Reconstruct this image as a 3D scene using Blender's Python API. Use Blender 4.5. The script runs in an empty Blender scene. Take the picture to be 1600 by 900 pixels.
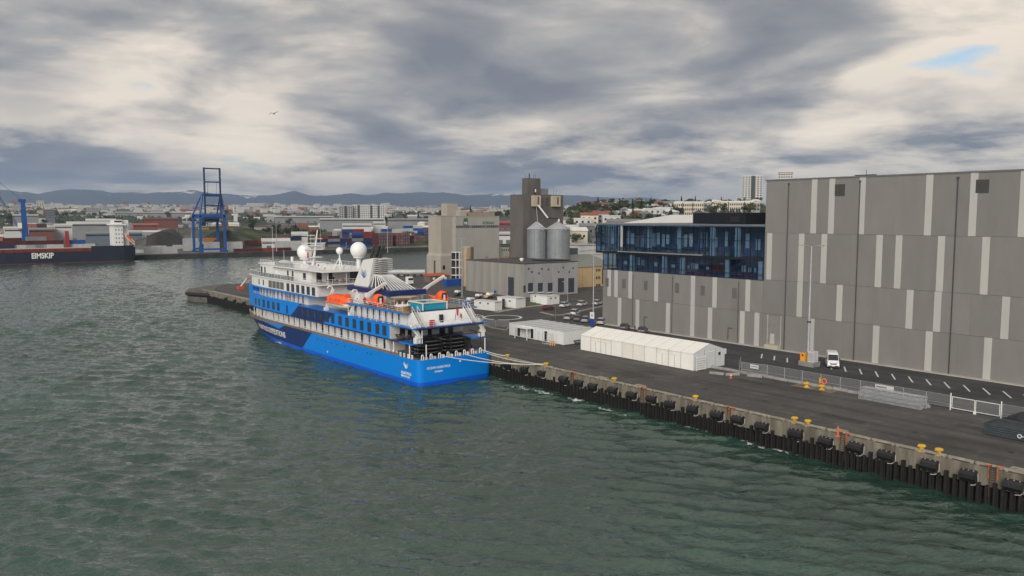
import bpy, math, random
import numpy as np
from mathutils import Vector, Matrix
R = math.radians
rnd = random.Random(11)
sc = bpy.context.scene
COL = sc.collection

# ------------------------------------------------------------------ camera
CAMZ = 32.0
FPX = 1244.0; CPY = 450.0; PITCH = math.atan(110.5 / FPX); YAW = math.atan(985 / FPX)
cd = bpy.data.cameras.new('camera'); cam = bpy.data.objects.new('camera', cd); COL.objects.link(cam)
cam.location = (0, 0, CAMZ); cam.rotation_euler = (R(90) - PITCH, 0, -YAW)
cd.sensor_width = 36; cd.lens = 36 * FPX / 1600; cd.clip_start = .5; cd.clip_end = 90000
sc.camera = cam

# ------------------------------------------------------------------ exposure
vs = sc.view_settings
vs.view_transform = 'Standard'; vs.look = 'None'; vs.gamma = 1; vs.exposure = 0.78; vs.use_curve_mapping = False
sc.cycles.max_bounces = 6; sc.cycles.transparent_max_bounces = 12
sc.cycles.diffuse_bounces = 2; sc.cycles.glossy_bounces = 3; sc.cycles.transmission_bounces = 4; sc.cycles.volume_bounces = 0
sc.cycles.use_denoising = True; sc.cycles.sample_clamp_indirect = 6
sc.cycles.volume_step_rate = 10

# ------------------------------------------------------------------ sun (low evening sun behind cloud, from behind the camera)
SUN_EL = 24; SUN_AZ = -126          # azimuth from +Y, clockwise
sd = bpy.data.lights.new('sun', 'SUN'); so = bpy.data.objects.new('sun', sd); COL.objects.link(so)
sd.energy = 2.0; sd.angle = R(40); sd.color = (1.0, .94, .86)
sv = Vector((math.sin(R(SUN_AZ)) * math.cos(R(SUN_EL)), math.cos(R(SUN_AZ)) * math.cos(R(SUN_EL)), math.sin(R(SUN_EL))))
so.rotation_euler = sv.to_track_quat('Z', 'Y').to_euler(); so.location = (0, 0, 200)

# ------------------------------------------------------------------ world: sky texture with broken cloud decks
W = bpy.data.worlds.new('World'); sc.world = W; W.use_nodes = True
nt = W.node_tree; nt.nodes.clear()
def N(t, **k):
    n = nt.nodes.new(t)
    for a, b in k.items(): setattr(n, a, b)
    return n
def L(a, b): nt.links.new(a, b)
def math_n(op, a, b=None, c=None, clamp=False):
    n = N('ShaderNodeMath', operation=op); n.use_clamp = clamp
    for i, q in enumerate((a, b, c)):
        if q is None: continue
        if isinstance(q, (int, float)): n.inputs[i].default_value = q
        else: L(q, n.inputs[i])
    return n.outputs[0]
def noise_n(vec, scale, detail, rough=.55, dist=0.):
    n = N('ShaderNodeTexNoise'); n.inputs['Scale'].default_value = scale; n.inputs['Detail'].default_value = detail
    n.inputs['Roughness'].default_value = rough; n.inputs['Distortion'].default_value = dist; L(vec, n.inputs['Vector'])
    return n.outputs['Fac']
def ramp_n(fac, stops):
    n = N('ShaderNodeValToRGB'); cr = n.color_ramp
    while len(cr.elements) < len(stops): cr.elements.new(.5)
    for e, (p, c) in zip(cr.elements, stops):
        e.position = p; e.color = (c, c, c, 1) if isinstance(c, (int, float)) else (*c, 1)
    L(fac, n.inputs[0]); return n.outputs['Color']
def mix_n(f, a, b):
    n = N('ShaderNodeMix', data_type='RGBA')
    for s, q in ((n.inputs['Factor'], f), (n.inputs['A'], a), (n.inputs['B'], b)):
        if isinstance(q, (int, float)): s.default_value = q
        elif isinstance(q, tuple): s.default_value = (*q, 1)
        else: L(q, s)
    return n.outputs['Result']
SKX, SKY_ = 8.8, 44.1
tc = N('ShaderNodeTexCoord'); sep = N('ShaderNodeSeparateXYZ'); L(tc.outputs['Generated'], sep.inputs[0])
zc = math_n('MAXIMUM', sep.outputs['Z'], 0.0)
den = math_n('ADD', zc, .16)
px_ = math_n('DIVIDE', sep.outputs['X'], den); py_ = math_n('DIVIDE', sep.outputs['Y'], den)
comb = N('ShaderNodeCombineXYZ'); L(px_, comb.inputs[0]); L(py_, comb.inputs[1])
cmap = N('ShaderNodeMapping'); cmap.inputs['Location'].default_value = (SKX, SKY_, 0); L(comb.outputs[0], cmap.inputs[0])
P_ = cmap.outputs[0]
skyt = N('ShaderNodeTexSky', sky_type='NISHITA'); skyt.sun_disc = False
skyt.sun_elevation = R(SUN_EL); skyt.sun_rotation = R(SUN_AZ); skyt.air_density = 1.0; skyt.dust_density = .6
skys = N('ShaderNodeVectorMath', operation='SCALE'); L(skyt.outputs[0], skys.inputs[0]); skys.inputs['Scale'].default_value = .8
big = noise_n(P_, .55, 2, .5, .2)
mid = noise_n(P_, 1.35, 8, .52, .3)
off = N('ShaderNodeVectorMath', operation='ADD'); L(P_, off.inputs[0]); off.inputs[1].default_value = (-.16, .10, 0)
mid2 = noise_n(off.outputs[0], 1.35, 8, .52, .3)
relief = math_n('SUBTRACT', mid, mid2)                       # side turned to the evening light
thick = math_n('ADD', math_n('MULTIPLY', big, .65), math_n('MULTIPLY', mid, .35))
shade = math_n('ADD', thick, math_n('MULTIPLY', relief, .36))
# thick cloud is grey-blue underneath, thin edges and sunward flanks let the warm light through
lit = ramp_n(shade, [(.37, (6.3, 5.5, 4.5)), (.43, (4.5, 4.05, 3.5)), (.48, (2.95, 2.78, 2.6)), (.535, (2.0, 1.97, 1.98)), (.62, (1.28, 1.32, 1.48))])
cover = ramp_n(math_n('ADD', math_n('MULTIPLY', mid, .55), math_n('MULTIPLY', big, .45)), [(.325, 0.), (.372, 1.)])
# low in the sky the clouds are seen edge-on: cream rows between blue-grey ones
rows = ramp_n(zc, [(.0, 1.), (.05, .9), (.15, 0.)])
rown = ramp_n(noise_n(P_, 1.1, 7, .6, .2), [(.42, 1.), (.56, 0.)])
lowc = mix_n(math_n('MULTIPLY', math_n('MULTIPLY', rows, rown), .85), lit, (10.5, 9.0, 6.8))
skyc = mix_n(cover, skys.outputs[0], lowc)
bg = N('ShaderNodeBackground'); L(skyc, bg.inputs['Color']); bg.inputs['Strength'].default_value = .10
wo = N('ShaderNodeOutputWorld'); L(bg.outputs[0], wo.inputs['Surface'])

# ------------------------------------------------------------------ pixel -> place helpers (direction only; the distance comes from the plane it stands on)
def ray(px, py):
    r = (px - 800) / FPX; d = (py - CPY) / FPX
    fh = math.cos(PITCH) - d * math.sin(PITCH); dn = math.sin(PITCH) + d * math.cos(PITCH)
    c, s = math.cos(YAW), math.sin(YAW)
    return fh * s + r * c, fh * c - r * s, -dn
def on_z(px, py, z):
    x, y, q = ray(px, py); t = (z - CAMZ) / q; return x * t, y * t
def on_x(px, py, X):
    x, y, q = ray(px, py); t = X / x; return y * t, CAMZ + q * t
def on_y(px, py, Y):
    x, y, q = ray(px, py); t = Y / y; return x * t, CAMZ + q * t
def at_d(px, D):
    x, y, q = ray(px, 339.5); t = D / math.hypot(x, y); return x * t, y * t

# ------------------------------------------------------------------ materials
MATS = {}
def mat(name, col, rough=.6, metal=0., var=.12, scale=.6, bump=0., streak=0., spec=.5, fine=0.):
    if name in MATS: return MATS[name]
    m = bpy.data.materials.new(name); m.use_nodes = True; t = m.node_tree
    b = t.nodes['Principled BSDF']; b.inputs['Roughness'].default_value = rough; b.inputs['Metallic'].default_value = metal
    b.inputs['Specular IOR Level'].default_value = spec
    b.inputs['Base Color'].default_value = (*col, 1)
    if var > 0:
        g = t.nodes.new('ShaderNodeNewGeometry'); mp = t.nodes.new('ShaderNodeMapping'); t.links.new(g.outputs['Position'], mp.inputs[0])
        if streak: mp.inputs['Scale'].default_value = (1, 1, streak)
        n = t.nodes.new('ShaderNodeTexNoise'); n.inputs['Scale'].default_value = scale; n.inputs['Detail'].default_value = 6; n.inputs['Roughness'].default_value = .62
        t.links.new(mp.outputs[0], n.inputs['Vector'])
        cr = t.nodes.new('ShaderNodeValToRGB'); e = cr.color_ramp.elements
        e[0].position = .3; e[1].position = .7
        e[0].color = (*[max(0, c * (1 - var)) for c in col], 1); e[1].color = (*[min(1, c * (1 + var)) for c in col], 1)
        t.links.new(n.outputs['Fac'], cr.inputs[0]); t.links.new(cr.outputs[0], b.inputs['Base Color'])
        if bump:
            n2 = t.nodes.new('ShaderNodeTexNoise'); n2.inputs['Scale'].default_value = fine or scale * 8; n2.inputs['Detail'].default_value = 4
            t.links.new(g.outputs['Position'], n2.inputs['Vector'])
            bp = t.nodes.new('ShaderNodeBump'); bp.inputs['Strength'].default_value = bump; bp.inputs['Distance'].default_value = .05
            t.links.new(n2.outputs['Fac'], bp.inputs['Height']); t.links.new(bp.outputs[0], b.inputs['Normal'])
    MATS[name] = m; return m
def glass(name, tint, refl=.12, clear=.6):
    if name in MATS: return MATS[name]
    m = bpy.data.materials.new(name); m.use_nodes = True; t = m.node_tree; t.nodes.clear()
    o = t.nodes.new('ShaderNodeOutputMaterial'); tr = t.nodes.new('ShaderNodeBsdfTransparent'); tr.inputs[0].default_value = (*tint, 1)
    gl = t.nodes.new('ShaderNodeBsdfGlossy'); gl.inputs['Roughness'].default_value = .03; gl.inputs['Color'].default_value = (.85, .92, 1, 1)
    lw = t.nodes.new('ShaderNodeLayerWeight'); lw.inputs['Blend'].default_value = .5; fr = t.nodes.new('ShaderNodeMath'); fr.operation = 'POWER'; fr.inputs[1].default_value = 4.; t.links.new(lw.outputs['Facing'], fr.inputs[0])
    ad = t.nodes.new('ShaderNodeMath'); ad.operation = 'ADD'; ad.use_clamp = True; ad.inputs[1].default_value = refl; t.links.new(fr.outputs[0], ad.inputs[0])
    mx = t.nodes.new('ShaderNodeMixShader'); t.links.new(ad.outputs[0], mx.inputs[0]); t.links.new(tr.outputs[0], mx.inputs[1]); t.links.new(gl.outputs[0], mx.inputs[2])
    t.links.new(mx.outputs[0], o.inputs[0]); MATS[name] = m; return m
def veil(name, col, alpha):
    """fine steel mesh: too fine to draw wire by wire"""
    if name in MATS: return MATS[name]
    m = bpy.data.materials.new(name); m.use_nodes = True; t = m.node_tree
    b = t.nodes['Principled BSDF']; b.inputs['Base Color'].default_value = (*col, 1); b.inputs['Roughness'].default_value = .5; b.inputs['Metallic'].default_value = .3
    b.inputs['Alpha'].default_value = alpha
    MATS[name] = m; return m

# ------------------------------------------------------------------ mesh builder
ORG = {}
def V(p): return Vector(p)
class MB:
    def __init__(s): s.v = []; s.f = []; s.mi = []; s.cur = 0
    def _f(s, *idx): s.f.append(idx); s.mi.append(s.cur)
    def slot(s, i): s.cur = i; return s
    def poly(s, pts):
        n = len(s.v); s.v += [tuple(p) for p in pts]; s._f(*range(n, n + len(pts))); return s
    def box(s, x0, x1, y0, y1, z0, z1):
        if x0 > x1: x0, x1 = x1, x0
        if y0 > y1: y0, y1 = y1, y0
        if z0 > z1: z0, z1 = z1, z0
        n = len(s.v)
        s.v += [(x0, y0, z0), (x1, y0, z0), (x1, y1, z0), (x0, y1, z0), (x0, y0, z1), (x1, y0, z1), (x1, y1, z1), (x0, y1, z1)]
        for q in ((3, 2, 1, 0), (4, 5, 6, 7), (0, 1, 5, 4), (1, 2, 6, 5), (2, 3, 7, 6), (3, 0, 4, 7)): s._f(*[n + i for i in q])
        return s
    def prism(s, pts, z0, z1):
        """pts counter-clockwise in plan; z1 may be a list"""
        n = len(s.v); k = len(pts); zs = z1 if isinstance(z1, (list, tuple)) else [z1] * k
        s.v += [(p[0], p[1], z0) for p in pts] + [(p[0], p[1], q) for p, q in zip(pts, zs)]
        s._f(*[n + i for i in reversed(range(k))]); s._f(*[n + k + i for i in range(k)])
        for i in range(k): j = (i + 1) % k; s._f(n + i, n + j, n + k + j, n + k + i)
        return s
    def extr(s, pts, vec):
        n = len(s.v); k = len(pts); v = V(vec)
        s.v += [tuple(p) for p in pts] + [tuple(V(p) + v) for p in pts]
        s._f(*[n + i for i in reversed(range(k))]); s._f(*[n + k + i for i in range(k)])
        for i in range(k): j = (i + 1) % k; s._f(n + i, n + j, n + k + j, n + k + i)
        return s
    def cyl(s, p0, p1, r0, r1=None, n=10, cap=True):
        r1 = r0 if r1 is None else r1
        p0, p1 = V(p0), V(p1); d = (p1 - p0).normalized()
        u = d.orthogonal().normalized(); w = d.cross(u); b = len(s.v)
        for p, r in ((p0, r0), (p1, r1)):
            for i in range(n):
                a = 2 * math.pi * (i + .5) / n; s.v.append(tuple(p + u * math.cos(a) * r + w * math.sin(a) * r))
        for i in range(n): j = (i + 1) % n; s._f(b + i, b + j, b + n + j, b + n + i)
        if cap: s._f(*[b + i for i in reversed(range(n))]); s._f(*[b + n + i for i in range(n)])
        return s
    def bar(s, p0, p1, r): return s.cyl(p0, p1, r * 1.3, None, 4)
    def tube(s, pts, r, n=6):
        for a, b in zip(pts[:-1], pts[1:]): s.cyl(a, b, r, None, n)
        return s
    def lathe(s, c, prof, n=20, axis=None):
        """prof: (radius, height) from bottom to top, around z at c"""
        b = len(s.v); c = V(c)
        for r, z in prof:
            for i in range(n):
                a = 2 * math.pi * i / n; s.v.append((c.x + r * math.cos(a), c.y + r * math.sin(a), c.z + z))
        for k in range(len(prof) - 1):
            for i in range(n):
                j = (i + 1) % n; s._f(b + k * n + i, b + k * n + j, b + (k + 1) * n + j, b + (k + 1) * n + i)
        s._f(*[b + i for i in reversed(range(n))]); s._f(*[b + (len(prof) - 1) * n + i for i in range(n)])
        return s
    def sph(s, c, r, n=20, m=12, zs=1.):
        return s.lathe(c, [(max(r * math.sin(math.pi * k / m), .002), -r * zs * math.cos(math.pi * k / m)) for k in range(m + 1)], n)
    def build(s, name, mats, par=None, smooth=False, org=None, label=None, cat=None, group=None, kind=None):
        if par is not None: o3 = ORG[par.name]
        elif org is not None: o3 = V(org)
        else:
            a = np.array(s.v); o3 = V(((a[:, 0].min() + a[:, 0].max()) / 2, (a[:, 1].min() + a[:, 1].max()) / 2, a[:, 2].min()))
        me = bpy.data.meshes.new(name)
        me.from_pydata([(x - o3.x, y - o3.y, z - o3.z) for x, y, z in s.v], [], s.f)
        if not isinstance(mats, (list, tuple)): mats = [mats]
        for m in mats: me.materials.append(m)
        if len(mats) > 1: me.polygons.foreach_set('material_index', s.mi)
        if smooth:
            me.polygons.foreach_set('use_smooth', [True] * len(s.f))
            if smooth != 'all': me.set_sharp_from_angle(angle=R(40))
        me.validate(); me.update()
        return link(name, me, par, o3, label, cat, group, kind)
def link(name, me, par=None, o3=Vector(), label=None, cat=None, group=None, kind=None):
    o = bpy.data.objects.new(name, me); COL.objects.link(o)
    if par is not None: o.parent = par
    else: o.location = o3
    ORG[o.name] = V(o3); tag(o, label, cat, group, kind); return o
def tag(o, label=None, cat=None, group=None, kind=None):
    if label: o['label'] = label
    if cat: o['category'] = cat
    if group: o['group'] = group
    if kind: o['kind'] = kind
    return o
def thing(name, loc, label, cat, group=None):
    o = bpy.data.objects.new(name, None); COL.objects.link(o); o.location = loc; o.empty_display_size = .2
    ORG[o.name] = V(loc); return tag(o, label, cat, group)
def local_thing(name, label, cat, group=None): return thing(name, (0, 0, 0), label, cat, group)
def copy_tree(o, parent=None):
    c = o.copy(); COL.objects.link(c); c.parent = parent
    for ch in list(o.children): copy_tree(ch, c)
    return c
def place(o, loc, rz=0.):
    o.location = loc; o.rotation_euler = (0, 0, rz); return o
def text_mesh(txt, size, depth=.02, bold=0.):
    cu = bpy.data.curves.new('lettering', 'FONT'); cu.body = txt; cu.size = size; cu.extrude = depth; cu.align_x = 'CENTER'; cu.align_y = 'CENTER'; cu.offset = bold
    cu.resolution_u = 3
    ob = bpy.data.objects.new('lettering', cu); COL.objects.link(ob)
    dg = bpy.context.evaluated_depsgraph_get(); me = bpy.data.meshes.new_from_object(ob.evaluated_get(dg))
    bpy.data.objects.remove(ob); bpy.data.curves.remove(cu); return me
def lettering(txt, size, loc, normal, m, par, name='lettering', sx=1., label=None, bold=0., depth=.02):
    """letters standing upright on a vertical face whose outward normal (in plan) is given"""
    me = text_mesh(txt, size, depth, bold); me.materials.clear(); me.materials.append(m)
    n = V((normal[0], normal[1], 0)).normalized(); up = V((0, 0, 1)); rt = up.cross(n)
    M = Matrix((rt, up, n)).transposed().to_4x4() @ Matrix.Diagonal((sx, 1, 1, 1))
    M.translation = V(loc) - ORG[par.name]
    me.transform(M)
    return link(name, me, par, ORG[par.name], label)
# ================================================================== SETTING
def asphalt(name, col):
    """worn asphalt: mottled, with cut-out repairs, tyre-dark lanes and pale dusty spots"""
    m = mat(name, col, .85, var=.22, scale=.10, bump=.25, fine=6, spec=.3); t = m.node_tree; b = t.nodes['Principled BSDF']; src = b.inputs['Base Color'].links[0].from_socket
    g = t.nodes.new('ShaderNodeNewGeometry')
    def mul(fac_socket, lo, hi, f0, f1, src):
        mr = t.nodes.new('ShaderNodeMapRange'); mr.inputs['From Min'].default_value = f0; mr.inputs['From Max'].default_value = f1; mr.inputs['To Min'].default_value = lo; mr.inputs['To Max'].default_value = hi; t.links.new(fac_socket, mr.inputs['Value'])
        mx = t.nodes.new('ShaderNodeVectorMath'); mx.operation = 'SCALE'; t.links.new(src, mx.inputs[0]); t.links.new(mr.outputs[0], mx.inputs['Scale']); return mx.outputs[0]
    br = t.nodes.new('ShaderNodeTexBrick'); br.inputs['Scale'].default_value = .045; br.inputs['Color1'].default_value = (0, 0, 0, 1); br.inputs['Color2'].default_value = (1, 1, 1, 1); br.inputs['Mortar'].default_value = (.1, .1, .1, 1); br.inputs['Mortar Size'].default_value = .003; br.inputs['Brick Width'].default_value = .8; br.offset = .37
    t.links.new(g.outputs['Position'], br.inputs['Vector']); src = mul(br.outputs['Color'], .90, 1.12, 0, 1, src)
    mp = t.nodes.new('ShaderNodeMapping'); mp.inputs['Scale'].default_value = (1, .06, 1); t.links.new(g.outputs['Position'], mp.inputs[0])
    n = t.nodes.new('ShaderNodeTexNoise'); n.inputs['Scale'].default_value = .55; n.inputs['Detail'].default_value = 4; t.links.new(mp.outputs[0], n.inputs['Vector']); src = mul(n.outputs['Fac'], .78, 1.18, .35, .65, src)
    n = t.nodes.new('ShaderNodeTexNoise'); n.inputs['Scale'].default_value = .8; n.inputs['Detail'].default_value = 6; n.inputs['Roughness'].default_value = .7; t.links.new(g.outputs['Position'], n.inputs['Vector']); src = mul(n.outputs['Fac'], .85, 1.5, .55, .8, src)
    t.links.new(src, b.inputs['Base Color']); return m
M_asph = asphalt('asphalt', (.088, .085, .081))
M_road = asphalt('road_asphalt', (.066, .066, .067))
M_conc = mat('concrete', (.155, .138, .108), .9, var=.55, scale=.9, bump=.4, fine=5, streak=.18)
M_cgrey = mat('concrete_grey', (.25, .245, .235), .85, var=.2, scale=.6, bump=.2)
M_white = mat('white_paint', (.74, .74, .72), .45, var=.05, scale=.8)
M_lwhite = mat('line_white', (.62, .62, .60), .7, var=.2, scale=3.)
M_black = mat('black_rubber', (.012, .012, .013), .55, var=.3, scale=2.)
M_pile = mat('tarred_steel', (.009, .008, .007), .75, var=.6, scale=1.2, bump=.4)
M_yel = mat('yellow_paint', (.62, .37, .02), .6, var=.4, scale=4.)
M_orange = mat('orange_paint', (.75, .16, .05), .5, var=.15, scale=2.)
M_galv = mat('galvanised_steel', (.42, .43, .44), .45, metal=.5, var=.15, scale=2.)
M_dark = mat('dark_grey_steel', (.045, .048, .055), .5, var=.2)
M_grass = mat('grass', (.060, .085, .030), .9, var=.4, scale=.25, bump=.5, fine=3)
M_glassd = mat('dark_window_glass', (.020, .027, .034), .08, var=.3, scale=.3, spec=.8)

# ---- water: real waves on a graded grid, ripples as fine relief
def axis(segments):
    out = []
    for a, b, s in segments: out += list(np.arange(a, b, s))
    return np.array(out)
wx_ = np.concatenate([axis([(-9000, -900, 900), (-900, -150, 25), (-150, -45, 3), (-45, -6, .9), (-6, 98, .42), (98, 240, 1.4), (240, 440, 3), (440, 1000, 60)]), [1000.]])
wy_ = np.concatenate([axis([(-600, -30, 30), (-30, 20, .9), (20, 150, .42), (150, 270, .55), (270, 420, .9), (420, 660, 1.5), (660, 760, 20)]), [760.]])
gx, gy = np.meshgrid(wx_, wy_)
rs = np.random.RandomState(4)
hz = np.zeros_like(gx); dxs = np.zeros_like(gx); dys = np.zeros_like(gx)
main = R(226)
for i in range(80):
    lam = 1.15 * (1.0 + rs.rand() ** 2.2 * 4.2); k = 2 * math.pi / lam
    th = main + rs.randn() * .45; a = .0086 * lam ** .85 * (.4 + rs.rand())
    ph = rs.rand() * 6.28; arg = k * (math.cos(th) * gx + math.sin(th) * gy) + ph
    hz += a * np.sin(arg); dxs -= a * .8 * math.cos(th) * np.cos(arg) * -1; dys -= a * .8 * math.sin(th) * np.cos(arg) * -1
ddx = np.gradient(wx_)[None, :] * np.ones_like(gx); ddy = np.gradient(wy_)[:, None] * np.ones_like(gx)
att = np.clip(1.0 - (np.maximum(ddx, ddy) - .6) / 2.6, .0, 1)
vx = gx + dxs * att; vy = gy + dys * att; vz = hz * att
nx, ny = len(wx_), len(wy_)
me = bpy.data.meshes.new('water'); co = np.stack([vx, vy, vz], -1).reshape(-1, 3)
ii = np.arange(nx * ny).reshape(ny, nx); q = np.stack([ii[:-1, :-1], ii[:-1, 1:], ii[1:, 1:], ii[1:, :-1]], -1).reshape(-1, 4)
me.vertices.add(len(co)); me.vertices.foreach_set('co', co.ravel().astype(np.float32))
me.loops.add(q.size); me.loops.foreach_set('vertex_index', q.ravel().astype(np.int32))
me.polygons.add(len(q)); me.polygons.foreach_set('loop_start', np.arange(0, q.size, 4, dtype=np.int32))
me.polygons.foreach_set('use_smooth', np.ones(len(q), bool)); me.update(); me.validate()
def water_material():
    m = bpy.data.materials.new('harbour_water'); m.use_nodes = True; t = m.node_tree; b = t.nodes['Principled BSDF']
    def n(ty, **k):
        q = t.nodes.new(ty)
        for a, c in k.items(): q.inputs[a].default_value = c
        return q
    b.inputs['Roughness'].default_value = .07; b.inputs['IOR'].default_value = 1.65
    g = t.nodes.new('ShaderNodeNewGeometry')
    mp = t.nodes.new('ShaderNodeMapping'); mp.vector_type = 'TEXTURE'; mp.inputs['Rotation'].default_value = (0, 0, R(-32)); mp.inputs['Scale'].default_value = (1.9, 1, 1); t.links.new(g.outputs['Position'], mp.inputs[0])
    w1 = n('ShaderNodeTexNoise', Scale=1.35, Detail=3.5, Roughness=.5, Distortion=.6); t.links.new(mp.outputs[0], w1.inputs['Vector'])
    w2 = n('ShaderNodeTexNoise', Scale=.46, Detail=2., Roughness=.5); t.links.new(mp.outputs[0], w2.inputs['Vector'])
    w3 = n('ShaderNodeTexNoise', Scale=.018, Detail=3.); t.links.new(g.outputs['Position'], w3.inputs['Vector'])
    ad = t.nodes.new('ShaderNodeMath'); ad.operation = 'MULTIPLY_ADD'; ad.inputs[1].default_value = 1.3; t.links.new(w2.outputs['Fac'], ad.inputs[0]); t.links.new(w1.outputs['Fac'], ad.inputs[2])
    st = t.nodes.new('ShaderNodeMapRange'); st.inputs['From Min'].default_value = .35; st.inputs['From Max'].default_value = .65; st.inputs['To Min'].default_value = .55; st.inputs['To Max'].default_value = 1.
    t.links.new(w3.outputs['Fac'], st.inputs['Value'])
    bp = t.nodes.new('ShaderNodeBump'); bp.inputs['Distance'].default_value = .28; t.links.new(st.outputs[0], bp.inputs['Strength']); t.links.new(ad.outputs[0], bp.inputs['Height'])
    t.links.new(bp.outputs[0], b.inputs['Normal'])
    # silt-green water body, a little clearer and greener in patches
    cr = t.nodes.new('ShaderNodeValToRGB'); cr.color_ramp.elements[0].color = (.018, .042, .032, 1); cr.color_ramp.elements[1].color = (.030, .074, .056, 1)
    cr.color_ramp.elements[0].position = .35; cr.color_ramp.elements[1].position = .65
    t.links.new(w3.outputs['Fac'], cr.inputs[0])
    # foam torn up by the propeller wash beside the quay
    foam = None
    for fx, fy, fa, fb in FOAM:
        vs_ = t.nodes.new('ShaderNodeVectorMath'); vs_.operation = 'SUBTRACT'; vs_.inputs[1].default_value = (fx, fy, 0); t.links.new(g.outputs['Position'], vs_.inputs[0])
        vm = t.nodes.new('ShaderNodeVectorMath'); vm.operation = 'MULTIPLY'; vm.inputs[1].default_value = (1 / fa, 1 / fb, 0); t.links.new(vs_.outputs[0], vm.inputs[0])
        ln = t.nodes.new('ShaderNodeVectorMath'); ln.operation = 'LENGTH'; t.links.new(vm.outputs[0], ln.inputs[0])
        mr = t.nodes.new('ShaderNodeMapRange'); mr.inputs['From Min'].default_value = 0; mr.inputs['From Max'].default_value = 1; mr.inputs['To Min'].default_value = .34; mr.inputs['To Max'].default_value = 0
        t.links.new(ln.outputs['Value'], mr.inputs['Value'])
        if foam is None: foam = mr.outputs[0]
        else:
            mx = t.nodes.new('ShaderNodeMath'); mx.operation = 'MAXIMUM'; t.links.new(foam, mx.inputs[0]); t.links.new(mr.outputs[0], mx.inputs[1]); foam = mx.outputs[0]
    fn = n('ShaderNodeTexNoise', Scale=.9, Detail=7., Roughness=.7); t.links.new(g.outputs['Position'], fn.inputs['Vector'])
    fs = t.nodes.new('ShaderNodeMath'); fs.operation = 'ADD'; t.links.new(foam, fs.inputs[0]); t.links.new(fn.outputs['Fac'], fs.inputs[1])
    fr = t.nodes.new('ShaderNodeMapRange'); fr.inputs['From Min'].default_value = .74; fr.inputs['From Max'].default_value = .86; t.links.new(fs.outputs[0], fr.inputs['Value'])
    mix = t.nodes.new('ShaderNodeMix'); mix.data_type = 'RGBA'; mix.inputs['B'].default_value = (.62, .66, .66, 1)
    t.links.new(fr.outputs[0], mix.inputs['Factor']); t.links.new(cr.outputs[0], mix.inputs['A']); t.links.new(mix.outputs['Result'], b.inputs['Base Color'])
    rr = t.nodes.new('ShaderNodeMapRange'); rr.inputs['To Min'].default_value = .07; rr.inputs['To Max'].default_value = .8; t.links.new(fr.outputs[0], rr.inputs['Value']); t.links.new(rr.outputs[0], b.inputs['Roughness'])
    return m
FOAM = [(*on_z(818, 606, 0), 3.2, 5.), (*on_z(850, 612, 0), 2.0, 6.), (*on_z(900, 625, 0), 1.8, 5.), (*on_z(1085, 668, 0), 2.0, 7.), (*on_z(780, 592, 0), 2.5, 3.), (*on_z(1200, 700, 0), 1.5, 9.),
        (*on_z(440, 536, 0), 1.5, 12.), (*on_z(950, 640, 0), 1.5, 8)]
me.materials.append(water_material()); wo_ = bpy.data.objects.new('water', me); COL.objects.link(wo_); wo_['kind'] = 'structure'

# ---- quay: deck, retaining body
QX = 95.9; QZ = 4.0; PEND = 318.0
body = MB()
body.prism([(QX + 1.25, -40), (900, -40), (900, 330), (206, 330), (112, 336), (103, 330), (QX + 1.25, PEND)], -6, QZ)
body.build('quay_ground', M_asph, kind='structure')
# land behind, up to the terrain
def in_quay(x, y): return x > QX
# concrete cope with its face, in cast lengths
cope = MB().box(QX, QX + 1.246, -40, PEND, 1.9, QZ + .004)
cope_o = cope.build('quay_wall', M_conc, kind='structure')
kb = MB().box(QX + .28, QX + .62, -1.42, 1.42, .13, .36).box(QX + .32, QX + .58, -1.3, -1.0, 0, .13).box(QX + .32, QX + .58, 1.0, 1.3, 0, .13)
kb.v = [(x, y, z + QZ) for x, y, z in kb.v]
M_kerb = mat('weathered_concrete_pale', (.27, .245, .20), .9, var=.35, scale=1.2)
kb0 = kb.build('kerb_beam', M_kerb, cope_o)
for i in range(1, 112):
    y = 8 + i * 3.02 + (.12 if i % 4 == 0 else 0)
    if y > 316: break
    c = kb0.copy(); COL.objects.link(c); c.location = (0, y, 0)
kb0.location = (0, 8, 0)
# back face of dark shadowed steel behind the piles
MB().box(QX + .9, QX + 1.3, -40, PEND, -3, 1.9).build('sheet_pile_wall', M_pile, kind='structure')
pm = MB().box(-.16, .32, -.2, .2, -3, 2.45)
pm.box(-.26, -.16, -.12, .12, -3, 2.2)
pl0 = None
prs = random.Random(3)
pv = []
for k in range(3):
    b = MB(); h = (2.15, 2.4, 2.7)[k]; b.box(-.14, .42, -.15 - .03 * k, .17, -3, h); b.box(-.24, -.14, -.1, .1, -3, h - .3); b.box(.1, .9, -.32, .32, -3, 1.85)
    b.v = [(x + QX - .28, y, z) for x, y, z in b.v]
    pv.append(b)
meshes = []
i = 0; y = 14.
while y < 131:
    k = prs.randrange(3)
    if len(meshes) < 3:
        o = pv[len(meshes)].build('pile', M_pile, cope_o); meshes.append(o.data); o.location = (0, y, 0) if False else (0, y + 0, 0)
    else:
        o = bpy.data.objects.new('pile', meshes[k]); COL.objects.link(o); o.parent = cope_o; o.location = (prs.uniform(-.04, .25), y, prs.uniform(-.3, .12)); ORG[o.name] = ORG[cope_o.name]
    y += .83 + prs.uniform(-.09, .09); i += 1
for ch in cope_o.children: ch.location.y -= 0
far = MB(); y = 131.
while y < PEND:
    far.box(QX - .42, QX + .14, y - .19, y + .19, -3, 2.3 + prs.random() * .4); far.box(QX - .18, QX + .62, y - .32, y + .32, -3, 1.85); y += .83
far.build('pile_row', M_pile, cope_o, kind='stuff')

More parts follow.
